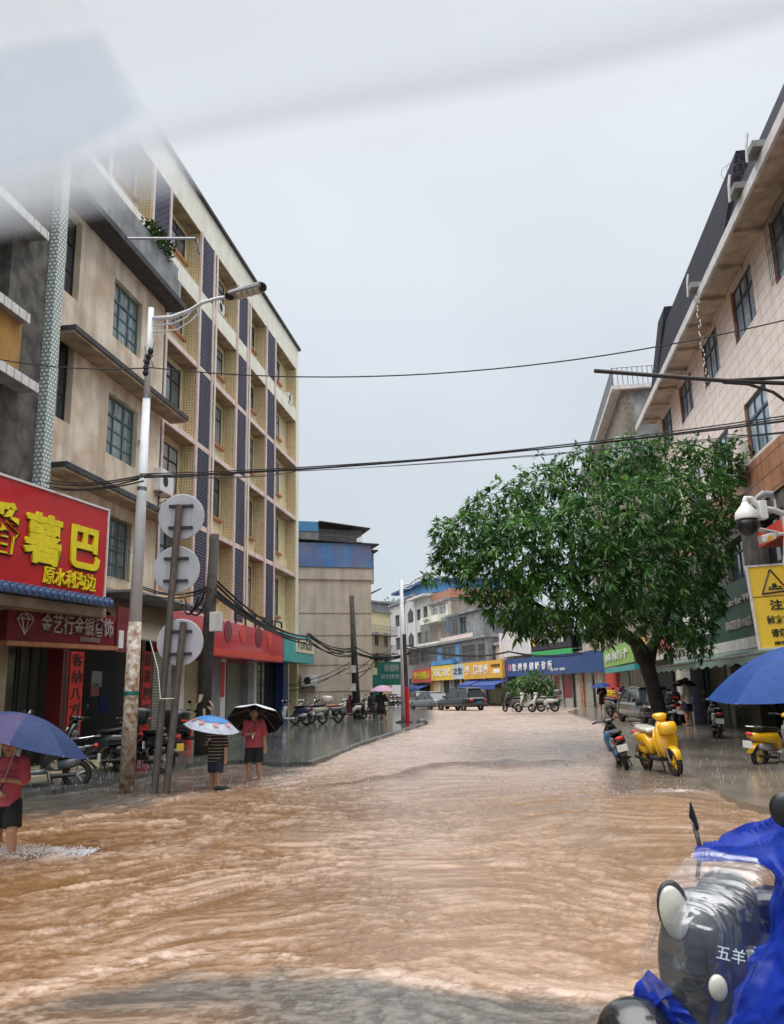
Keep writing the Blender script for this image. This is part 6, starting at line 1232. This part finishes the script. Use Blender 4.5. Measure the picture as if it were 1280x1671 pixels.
# ------------------------------------------------------------------ cars
def car(label, loc, rz, c, suv=False, grp='cars parked along the street', L_=4.6):
    t = thing('car', label, 'car', tuple(loc), rz, grp); hl = L_ / 2; wd = .90; H1 = 1.0 if suv else .86; top = 1.70 if suv else 1.45; zb = .30 if suv else .2
    se = []
    for x, h0, h1, w_ in ((hl, .38, .62, .62), (hl - .12, .28, .72, .80), (hl - .6, zb, H1 - .12, .88), (hl - 1.3, zb, H1 - .02, .90), (0, zb, H1, .91), (-hl + 1.2, zb, H1 + .02, .91), (-hl + .5, zb, H1 + .02, .88), (-hl + .12, .3, H1 - .02, .80), (-hl, .42, H1 - .12, .66)):
        se.append((x, 0, (h0 + h1) / 2, w_, (h1 - h0) / 2))
    bd = MB(); bd.loft(se, 28, 5.5); bd.build('body', c, t, smooth=True)
    f0, f1, r1, r0 = (hl - 1.35, hl - 2.0, -hl + (.55 if suv else 1.15), -hl + (.2 if suv else .45))
    def cabin(m, inset, z0, z1, fx0, fx1, rx1, rx0, w0, w1):
        m.hexa([(fx0, -w0, z0), (fx0, w0, z0), (rx0, w0, z0), (rx0, -w0, z0), (fx1, -w1, z1), (fx1, w1, z1), (rx1, w1, z1), (rx1, -w1, z1)])
    g_ = MB(); cabin(g_, 0, H1 - .05, top - .05, f0, f1, r1, r0, .80, .63); g_.build('windows', 'dark_glass', t, bevel=.04)
    rf = MB(); rf.loft([(f1 + .12, 0, top - .07, .58, .02), (f1 - .1, 0, top - .035, .645, .035), ((f1 + r1) / 2, 0, top - .02, .66, .045), (r1 + .1, 0, top - .035, .64, .035), (r1 - .1, 0, top - .07, .58, .02)], 20, 4)
    for sd in (1, -1):
        rf.tube([(f0, sd * .80, H1 - .03), (f1, sd * .635, top - .07)], .03, 6); rf.tube([(r0, sd * .80, H1 - .03), (r1, sd * .635, top - .07)], .045, 6); xm = (f1 + r1) / 2; rf.tube([(xm, sd * .805, H1 - .03), (xm, sd * .635, top - .07)], .03, 6)
    rf.build('roof', c, t, smooth=True)
    for x in (hl - .85, -hl + .85):
        for sd in (1, -1): wheel(t, x, .33, 'silver', .10, 5, sd * .80)
    for sd in (1, -1):
        MB().loft([(-hl + .02, sd * .62, H1 - .2, .17, .05), (-hl - .03, sd * .62, H1 - .2, .15, .04)], 10, 4).build('tail_light', 'red_letter', t); MB().loft([(hl + .01, sd * .6, .62, .16, .06), (hl - .2, sd * .62, .66, .2, .07)], 10, 3).build('headlight', 'lamp_glass', t)
        MB().loft([(f0 - .2, sd * .98, H1 + .06, .09, .07), (f0 - .08, sd * .98, H1 + .06, .08, .05)], 10, 3).build('wing_mirror', c, t)
    MB().box(-hl - .05, -hl - .02, -.24, .24, .58, .72).build('license_plate', 'blue_paint', t); MB().box(-hl - .06, -hl + .1, -.75, .75, .32, .45).build('bumper', 'black_matt', t, bevel=.03)
    return t
mat('car_silver', (.22, .22, .22), None, .25, metal=.5, coat=.8)
x, y = gp(702, 1157); car('grey sedan seen from behind, left of the black four by four', (x, y, -.04), R(118), 'grey_paint')
x, y = gp(752, 1159); car('black four by four with a blue plate parked by the gold sign', (x, y, -.04), R(122), 'black_paint', True)
x, y = gp(684, 1152); car('silver car mostly hidden behind the grey sedan', (x, y + 6, -.04), R(112), 'car_silver')
x, y = gp(1092, 1184, ZR); car('dark wet car facing the camera behind the mango trunk', (x + .3, y + 3, ZR), R(-88), 'black_paint')
# parked umbrella at the far row
x, y = gp(668, 1150); umbrella('dark blue parasol standing beside the far post', (x, y, 2.0), .9, (0, 0, 1), ['umb_slate'], handle=1.9)
# ------------------------------------------------------------------ big blue umbrella and cape at the right edge
UB = atY(1302, 1052, 8.0); umbrella('big bright blue umbrella at the right edge of the picture', tuple(UB), .92, (-.12, -.05, 1), ['umb_blue', 'umb_blue'], handle=.95, depth=.46, spin=.39)
x, y = float(UB[0]) + .16, 8.15; person('person in a blue rain cape standing at the right edge under the big blue umbrella', (x, y, -.05), 1.66, R(200), rh=(.14, -.02, .70), top='tarp_blue', bottom=None, coat=True, vox=.012)
# ------------------------------------------------------------------ the covered scooter in the foreground
fs = scooter('black scooter under a blue raincoat in the bottom right corner', (1.56, 3.2, 0), math.atan2(-.5, -.85), c='black_paint', c2='black_paint', rim='silver', s=.88, style='cub', mirrors=False, lean=0.)
cover = thing('scooter_raincoat', 'blue raincoat with a clear plastic front draped over the foreground scooter', 'raincoat', (1.1, 2.9, 0)); co = np.array([1.1, 2.9, 0])
def patch(name, net, nu, nv, m, amp=.01, sc_=9., parent=cover, seed=1, solid=0., ridge=True):
    """cloth through a net of points, with folds"""
    G_ = np.array([[atY(*p) for p in row] for row in net]) - co; a, b, _ = G_.shape
    def interp(A, n):
        k = A.shape[0]; t = np.linspace(0, k - 1, n); i = np.clip(t.astype(int), 0, k - 2); f = (t - i)[:, None, None]; p1, p2 = A[i], A[i + 1]; p0 = A[np.maximum(i - 1, 0)]; p3 = A[np.minimum(i + 2, k - 1)]
        return .5 * (2 * p1 + (p2 - p0) * f + (2 * p0 - 5 * p1 + 4 * p2 - p3) * f * f + (3 * p1 - p0 - 3 * p2 + p3) * f ** 3)
    Q = interp(G_, nu); Q = interp(Q.transpose(1, 0, 2), nv).transpose(1, 0, 2)
    du = np.gradient(Q, axis=0); dv_ = np.gradient(Q, axis=1); Nn = np.cross(du, dv_); Nn /= np.linalg.norm(Nn, axis=2)[:, :, None] + 1e-9
    s = (Q[:, :, 0] + Q[:, :, 1]) * sc_ + seed * 7; z = Q[:, :, 2] * sc_ * .6; f = fbm(s + fbm(s * .5, z * .5, 2) * 3, z, 4)
    if ridge: f = (1 - np.abs(2 * f - 1)) ** 2
    Q = Q + Nn * ((f - .5) * amp * 2)[:, :, None]
    i = np.arange(nu - 1)[:, None] * nv + np.arange(nv - 1)[None, :]; Fq = np.stack([i, i + 1, i + nv + 1, i + nv], -1).reshape(-1, 4)
    o = npmesh(name, Q.reshape(-1, 3), Fq, m); o.parent = parent
    if solid: q = o.modifiers.new('s', 'SOLIDIFY'); q.thickness = solid
    return o
def film():
    m = bpy.data.materials.new('clear_film'); m.use_nodes = True; nt = m.node_tree; N = nt.nodes.new; L = nt.links.new; nt.nodes.remove(nt.nodes['Principled BSDF'])
    tr = N('ShaderNodeBsdfTransparent'); gl = N('ShaderNodeBsdfGlossy'); gl.inputs['Roughness'].default_value = .28; df = N('ShaderNodeBsdfDiffuse'); df.inputs[0].default_value = (.42, .50, .62, 1)
    n = N('ShaderNodeTexNoise'); n.noise_type = 'RIDGED_MULTIFRACTAL'; n.inputs['Scale'].default_value = 5.5; n.inputs['Detail'].default_value = 4; n.inputs['Distortion'].default_value = 1.2; r = N('ShaderNodeMapRange'); L(n.outputs[0], r.inputs[0]); r.inputs[1].default_value = 1.0; r.inputs[2].default_value = 2.2; r.inputs[3].default_value = .045; r.inputs[4].default_value = .60  # ridged mask whitens the diffuse mix, painting crease highlights
    bp = N('ShaderNodeBump'); bp.inputs['Strength'].default_value = .35; bp.inputs['Distance'].default_value = .02; L(n.outputs[0], bp.inputs['Height']); L(bp.outputs[0], gl.inputs['Normal'])
    fr = N('ShaderNodeFresnel'); fr.inputs[0].default_value = 1.6; L(bp.outputs[0], fr.inputs['Normal']); ad = N('ShaderNodeMath'); ad.operation = 'MULTIPLY_ADD'; L(fr.outputs[0], ad.inputs[0]); ad.inputs[1].default_value = .20; ad.inputs[2].default_value = .01
    m1 = N('ShaderNodeMixShader'); L(r.outputs[0], m1.inputs[0]); L(tr.outputs[0], m1.inputs[1]); L(df.outputs[0], m1.inputs[2]); m2 = N('ShaderNodeMixShader'); L(ad.outputs[0], m2.inputs[0]); L(m1.outputs[0], m2.inputs[1]); L(gl.outputs[0], m2.inputs[2]); L(m2.outputs[0], nt.nodes['Material Output'].inputs[0]); MT['film'] = m
film(); mat('dull_black', (.02, .022, .028), None, .5); mat('dull_lamp', (.50, .50, .42), (.35, .36, .32), .2, 14, coat=.5)
patch('blue_cloth', [[(1143, 1384, 3.02), (1175, 1372, 3.06), (1215, 1352, 3.02), (1262, 1330, 2.92), (1310, 1335, 2.8), (1400, 1400, 2.85)],
                     [(1138, 1402, 2.95), (1185, 1392, 2.9), (1238, 1385, 2.82), (1262, 1392, 2.76), (1310, 1400, 2.66), (1420, 1450, 2.7)],
                     [(1250, 1418, 2.78), (1255, 1425, 2.74), (1262, 1432, 2.7), (1285, 1440, 2.62), (1330, 1460, 2.55), (1440, 1500, 2.6)],
                     [(1252, 1470, 2.74), (1258, 1475, 2.7), (1270, 1480, 2.66), (1295, 1490, 2.55), (1340, 1510, 2.48), (1450, 1560, 2.52)],
                     [(1246, 1535, 2.70), (1255, 1540, 2.66), (1270, 1545, 2.6), (1300, 1560, 2.5), (1350, 1580, 2.42), (1460, 1620, 2.48)],
                     [(1218, 1600, 2.66), (1235, 1605, 2.62), (1255, 1610, 2.55), (1290, 1625, 2.45), (1350, 1650, 2.38), (1470, 1700, 2.42)],
                     [(1185, 1668, 2.62), (1205, 1675, 2.58), (1235, 1680, 2.5), (1280, 1700, 2.4), (1350, 1730, 2.34), (1480, 1780, 2.38)],
                     [(1160, 1740, 2.58), (1185, 1750, 2.54), (1220, 1760, 2.46), (1270, 1780, 2.36), (1350, 1810, 2.3), (1490, 1860, 2.34)]], 150, 120, 'tarp_blue', .022, 7)
patch('lower_blue_cloth', [[(1056, 1580, 2.74), (1075, 1598, 2.66), (1100, 1622, 2.58), (1130, 1655, 2.54), (1160, 1700, 2.5)],
                           [(1042, 1600, 2.76), (1062, 1618, 2.68), (1090, 1640, 2.6), (1120, 1672, 2.55), (1150, 1720, 2.5)],
                           [(1032, 1624, 2.78), (1055, 1632, 2.70), (1080, 1660, 2.62), (1110, 1700, 2.56), (1140, 1750, 2.5)],
                           [(1034, 1640, 2.80), (1060, 1648, 2.74), (1075, 1690, 2.66), (1100, 1730, 2.58), (1130, 1780, 2.5)]], 70, 70, 'tarp_blue', .016, 10, seed=3)
FN = [[(1146, 1384, 2.98), (1160, 1388, 2.94), (1195, 1396, 2.88), (1240, 1404, 2.80), (1262, 1418, 2.78)],
      [(1112, 1412, 2.92), (1150, 1425, 2.78), (1190, 1435, 2.70), (1235, 1440, 2.68), (1266, 1448, 2.74)],
      [(1078, 1446, 2.86), (1120, 1458, 2.66), (1180, 1475, 2.58), (1235, 1480, 2.62), (1268, 1482, 2.72)],
      [(1064, 1480, 2.82), (1105, 1500, 2.58), (1165, 1520, 2.52), (1225, 1530, 2.58), (1264, 1532, 2.69)],
      [(1052, 1530, 2.80), (1090, 1550, 2.60), (1150, 1570, 2.50), (1210, 1580, 2.56), (1235, 1575, 2.66)],
      [(1042, 1590, 2.78), (1075, 1610, 2.62), (1135, 1625, 2.52), (1190, 1640, 2.55), (1215, 1605, 2.63)],
      [(1075, 1640, 2.70), (1095, 1660, 2.62), (1140, 1685, 2.53), (1180, 1690, 2.54), (1186, 1668, 2.60)]]
patch('clear_front', FN, 130, 130, 'film', .009, 11, seed=2)
# body of the scooter seen through the film: nose shell, lamps, mirrors
nz_ = MB(); c = atY(1148, 1578, 2.84); nz_.ball(tuple(c), (.14, .12, .24), 22, 16); nz_.ball(tuple(atY(1185, 1480, 2.92)), (.11, .07, .12), 18, 12)
ns = nz_.build('nose_shell', 'dull_black', None, smooth=True, remesh=.012); ns.parent = fs; ns.matrix_parent_inverse = (Matrix.Translation(fs.location) @ fs.rotation_euler.to_matrix().to_4x4() @ Matrix.Scale(.88, 4)).inverted()
def fpart(name, mb, m, **k):
    o = mb.build(name, m, None, smooth=True, **k); o.parent = fs; o.matrix_parent_inverse = ns.matrix_parent_inverse.copy(); return o
c = atY(1100, 1489, 2.62); fpart('big_headlight', MB().ball((0, 0, 0), (.042, .022, .075), 20, 14), 'dull_lamp', loc=tuple(c), rot=(0, -.12, 0))
fpart('lamp_bezel', MB().ball((0, 0, 0), (.050, .022, .086), 20, 14), 'black', loc=tuple(atY(1100, 1485, 2.66)), rot=(0, -.12, 0))
sm = MB()
for pts in (((1108, 1560, 2.72), (1128, 1600, 2.70), (1160, 1640, 2.69)), ((1135, 1470, 2.77), (1150, 1530, 2.71), (1156, 1600, 2.70)), ((1190, 1490, 2.8), (1196, 1560, 2.75), (1185, 1620, 2.74))): sm.tube([tuple(atY(*p)) for p in pts], .004, 6)
for k in range(6): sm.tube([tuple(atY(1122 + k * 5, 1628 + k * 2, 2.70)), tuple(atY(1128 + k * 5, 1650 + k * 2, 2.70))], .003, 5)
fpart('panel_seams', sm, 'rubber')
c = atY(1172, 1612, 2.48); fpart('fog_lamp', MB().ball((0, 0, 0), (.026, .016, .034), 18, 12), 'dull_lamp', loc=tuple(c))
fpart('front_mudguard', MB().ball((0, 0, 0), (.125, .14, .10), 20, 12), 'black_paint', loc=tuple(atY(1042, 1692, 2.66)))
q = atY(1143, 1384, 3.0); q1 = atY(1133, 1345, 3.02); fpart('mirror_stalk', MB().tube([tuple(q - np.array([.02, 0, .1])), tuple(q), tuple(q1)], .008, 8), 'black')
a_, b_, c_, d_ = [np.array(atY(*p)) for p in ((1126, 1308, 3.0), (1125, 1332, 3.0), (1142, 1355, 3.04), (1133, 1325, 3.04))]
dd = np.array([.012, .03, 0]); fpart('left_mirror', MB().hexa([a_ - dd, b_ - dd, b_ + dd, a_ + dd, d_ - dd, c_ - dd, c_ + dd, d_ + dd]), 'black', bevel=.006)
fpart('right_mirror', MB().ball((0, 0, 0), (.05, .02, .055), 18, 12), 'black', loc=tuple(atY(1283, 1322, 2.72)), rot=(0, 0, -.6))
text('lettering', '五羊', .040, 'pale_sign', fs, (0, 0, 0), depth=.002)
lt = [o for o in fs.children if o.name.startswith('lettering')][0]; lt.matrix_parent_inverse = ns.matrix_parent_inverse.copy(); lt.location = atY(1168, 1562, 2.44); lt.rotation_euler = (R(78), R(12), R(-8))
# splash at the left boy's feet
sp = MB(); bx_, by_ = gp(25, 1400)
for _ in range(1500):
    f = abs(rnd.gauss(0, 1)); x = bx_ - .35 + rnd.uniform(0, 1) ** .8 * 1.15; yy = by_ + rnd.gauss(0, .10) + (x - bx_) * .15; z = abs(rnd.gauss(0, .055)) * max(.15, 1.2 - (x - bx_ + .3)) + .02; r0 = rnd.uniform(.0015, .006); sp.ball((x, yy, z), (r0 * 2.2, r0, r0 * 1.1), 5, 4)
o = sp.build('water_splash', 'foam_white' if 'foam_white' in MT else mat('foam_white', (.72, .72, .74), None, .25), smooth=True); tagm(o, "white splash round the wading boy's legs at the left edge", 'splash'); o['kind'] = 'stuff'
sp = MB(); bx_, by_ = gp(1092, 1295)
for _ in range(260):
    x = bx_ + rnd.uniform(-.25, .35); r0 = rnd.uniform(.002, .006); sp.ball((x, by_ + rnd.gauss(0, .05), abs(rnd.gauss(0, .04)) + .01), (r0 * 1.4, r0, r0), 6, 4)
o = sp.build('water_splash', 'foam_white', smooth=True); tagm(o, 'small white splash below the yellow scooter', 'splash'); o['kind'] = 'stuff'
# rain hitting the wet ground: little crowns and dimples
rp_ = MB()
for _ in range(1500):
    px = rnd.uniform(0, 1280); py = rnd.uniform(1165, 1300)
    x, y = gp(px, py, 0.); z = ZL if py < pl_interp(PAVE_L, px) and px < 700 else (ZR if px > 925 and py < pl_interp(PAVE_R, px) else .02)
    h = rnd.uniform(.008, .028); rp_.ball((x, y, z + h * .6), (.004, .004, h), 5, 3)
o = rp_.build('rain_splashes', 'water_drop', smooth=True); tagm(o, 'tiny splashes of rain on the wet ground', 'rain splash'); o['kind'] = 'stuff'
# ------------------------------------------------------------------ the photographer's own umbrella, its wet white canopy reaching over the lens
def canopy_mat(name, c, alpha):
    m = bpy.data.materials.new(name); m.use_nodes = True; nt = m.node_tree; N = nt.nodes.new; L = nt.links.new; nt.nodes.remove(nt.nodes['Principled BSDF'])
    t = N('ShaderNodeBsdfTranslucent'); t.inputs[0].default_value = (*c, 1); d = N('ShaderNodeBsdfDiffuse'); d.inputs[0].default_value = (*c, 1); tr = N('ShaderNodeBsdfTransparent')
    m1 = N('ShaderNodeMixShader'); m1.inputs[0].default_value = .35; L(t.outputs[0], m1.inputs[1]); L(d.outputs[0], m1.inputs[2]); m2 = N('ShaderNodeMixShader'); m2.inputs[0].default_value = alpha; at_ = N('ShaderNodeAttribute'); at_.attribute_name = 'thin'; ad = N('ShaderNodeMath'); ad.operation = 'ADD'; ad.use_clamp = True; ad.inputs[1].default_value = alpha; L(at_.outputs['Fac'], ad.inputs[0]); L(ad.outputs[0], m2.inputs[0]); L(m1.outputs[0], m2.inputs[1]); L(tr.outputs[0], m2.inputs[2]); L(m2.outputs[0], nt.nodes['Material Output'].inputs[0]); MT[name] = m
canopy_mat('canopy_white', (.75, .79, .84), .03); canopy_mat('canopy_hem', (.50, .57, .68), .42); canopy_mat('canopy_blue', (.56, .69, .93), .72)
def near_sheet(name, top, bot, m, parent, org, nu=60, nv=10):
    a = [atY(px, py, Y) for px, py, Y in top]; b_ = [atY(px, py, Y) for px, py, Y in bot]
    def rs(P, n):
        P = np.array(P); t = np.linspace(0, len(P) - 1, n); i = np.clip(t.astype(int), 0, len(P) - 2); f = (t - i)[:, None]; s = f * f * (3 - 2 * f); return P[i] * (1 - s) + P[i + 1] * s
    A_, B_ = rs(a, nu), rs(b_, nu); V = np.array([[A_[j] * (1 - k / nv) + B_[j] * (k / nv) for j in range(nu)] for k in range(nv + 1)]).reshape(-1, 3) - org
    i = np.arange(nv)[:, None] * nu + np.arange(nu - 1)[None, :]; o = npmesh(name, V, np.stack([i, i + 1, i + nu + 1, i + nu], -1).reshape(-1, 4), m); o.parent = parent; return o
uo = np.array([.05, -.18, 2.35]); own = thing('umbrella', 'white translucent umbrella held over the camera, its blurred rim across the top of the view', 'umbrella', tuple(uo))
rim_px = [(-500, 520), (-300, 465), (-100, 415), (100, 368), (300, 318), (500, 278), (700, 245), (900, 210), (1100, 165), (1300, 110), (1500, 50), (1700, -20)]
rim = [np.array(atY(px, py, .17)) for px, py in rim_px]
crown = []
K = 80; V = []
rimf = []
for p, q in zip(rim[:-1], rim[1:]):
    for f in np.linspace(0, 1, 6, endpoint=False): rimf.append(p + (q - p) * f)
rimf.append(rim[-1])
# close the rim into a full ring behind the camera, radius about half a metre
cxy = np.array([.05, -.22]); a0 = math.atan2(rimf[0][1] - cxy[1], rimf[0][0] - cxy[0]); a1 = math.atan2(rimf[-1][1] - cxy[1], rimf[-1][0] - cxy[0])
for f in np.linspace(0, 1, 50)[1:-1]:
    a = a1 - f * (2 * math.pi - (a0 - a1)); r0_ = float(np.hypot(*(rim[-1][:2] - cxy))); r1_ = float(np.hypot(*(rim[0][:2] - cxy))); bl0, bl1 = sstep(0, .3, f), sstep(1, .7, f); rr = (.58 * bl0 + r0_ * (1 - bl0)) * bl1 + r1_ * (1 - bl1); zf_ = (1.88 * bl0 + rim[-1][2] * (1 - bl0)) * bl1 + rim[0][2] * (1 - bl1); rimf.append(np.array([cxy[0] + rr * math.cos(a), cxy[1] + rr * math.sin(a), zf_]))
n = len(rimf)
for k in range(K + 1):
    f = k / K
    for p in rimf: V.append(np.array([p[0] + (uo[0] - p[0]) * f, p[1] + (uo[1] - p[1]) * f, p[2] + (uo[2] - p[2]) * math.sin(f * math.pi / 2) ** 1.2]) - uo)
i = np.arange(K)[:, None] * n + np.arange(n)[None, :]; j = np.arange(K)[:, None] * n + ((np.arange(n) + 1) % n)[None, :]
cn = npmesh('canopy', np.array(V), np.stack([i, j, j + n, i + n], -1).reshape(-1, 4), 'canopy_white'); cn.parent = own; ta = cn.data.attributes.new('thin', 'FLOAT', 'POINT'); ta.data.foreach_set('value', np.repeat([max(0., .85 * (1 - k / (K * .026))) for k in range(K + 1)], n).astype(np.float32))
hm = near_sheet('hem', [(px, py - 150 - px * .02, .168) for px, py in rim_px], [(px, py - 95, .166) for px, py in rim_px], 'canopy_hem', own, uo)
near_sheet('printed_panel', [(-200, 110, .13), (-60, 88, .13), (60, 70, .13), (160, 55, .13)], [(-200, 330, .135), (-60, 300, .135), (100, 260, .135), (232, 185, .135)], 'canopy_blue', own, uo, 20, 6)
rr_ = MB(); rr_.tube([(0, 0, 0), (.0, .0, -.85)], .006, 8)
rr_.build('shaft', 'steel', own); MB().tube([(0, 0, -.85), (0, 0, -1.0)], .015, 10).build('handle', 'black', own)
rb3 = MB()
for a in range(8):
    p = rimf[int(a * n / 8)] - uo; rb3.tube([(0, 0, -.01), tuple(p * .5 + np.array([0, 0, .10 * 0])), tuple(p)], .002, 4) if p[1] < .0 else None
rb3.build('ribs', 'steel', own)
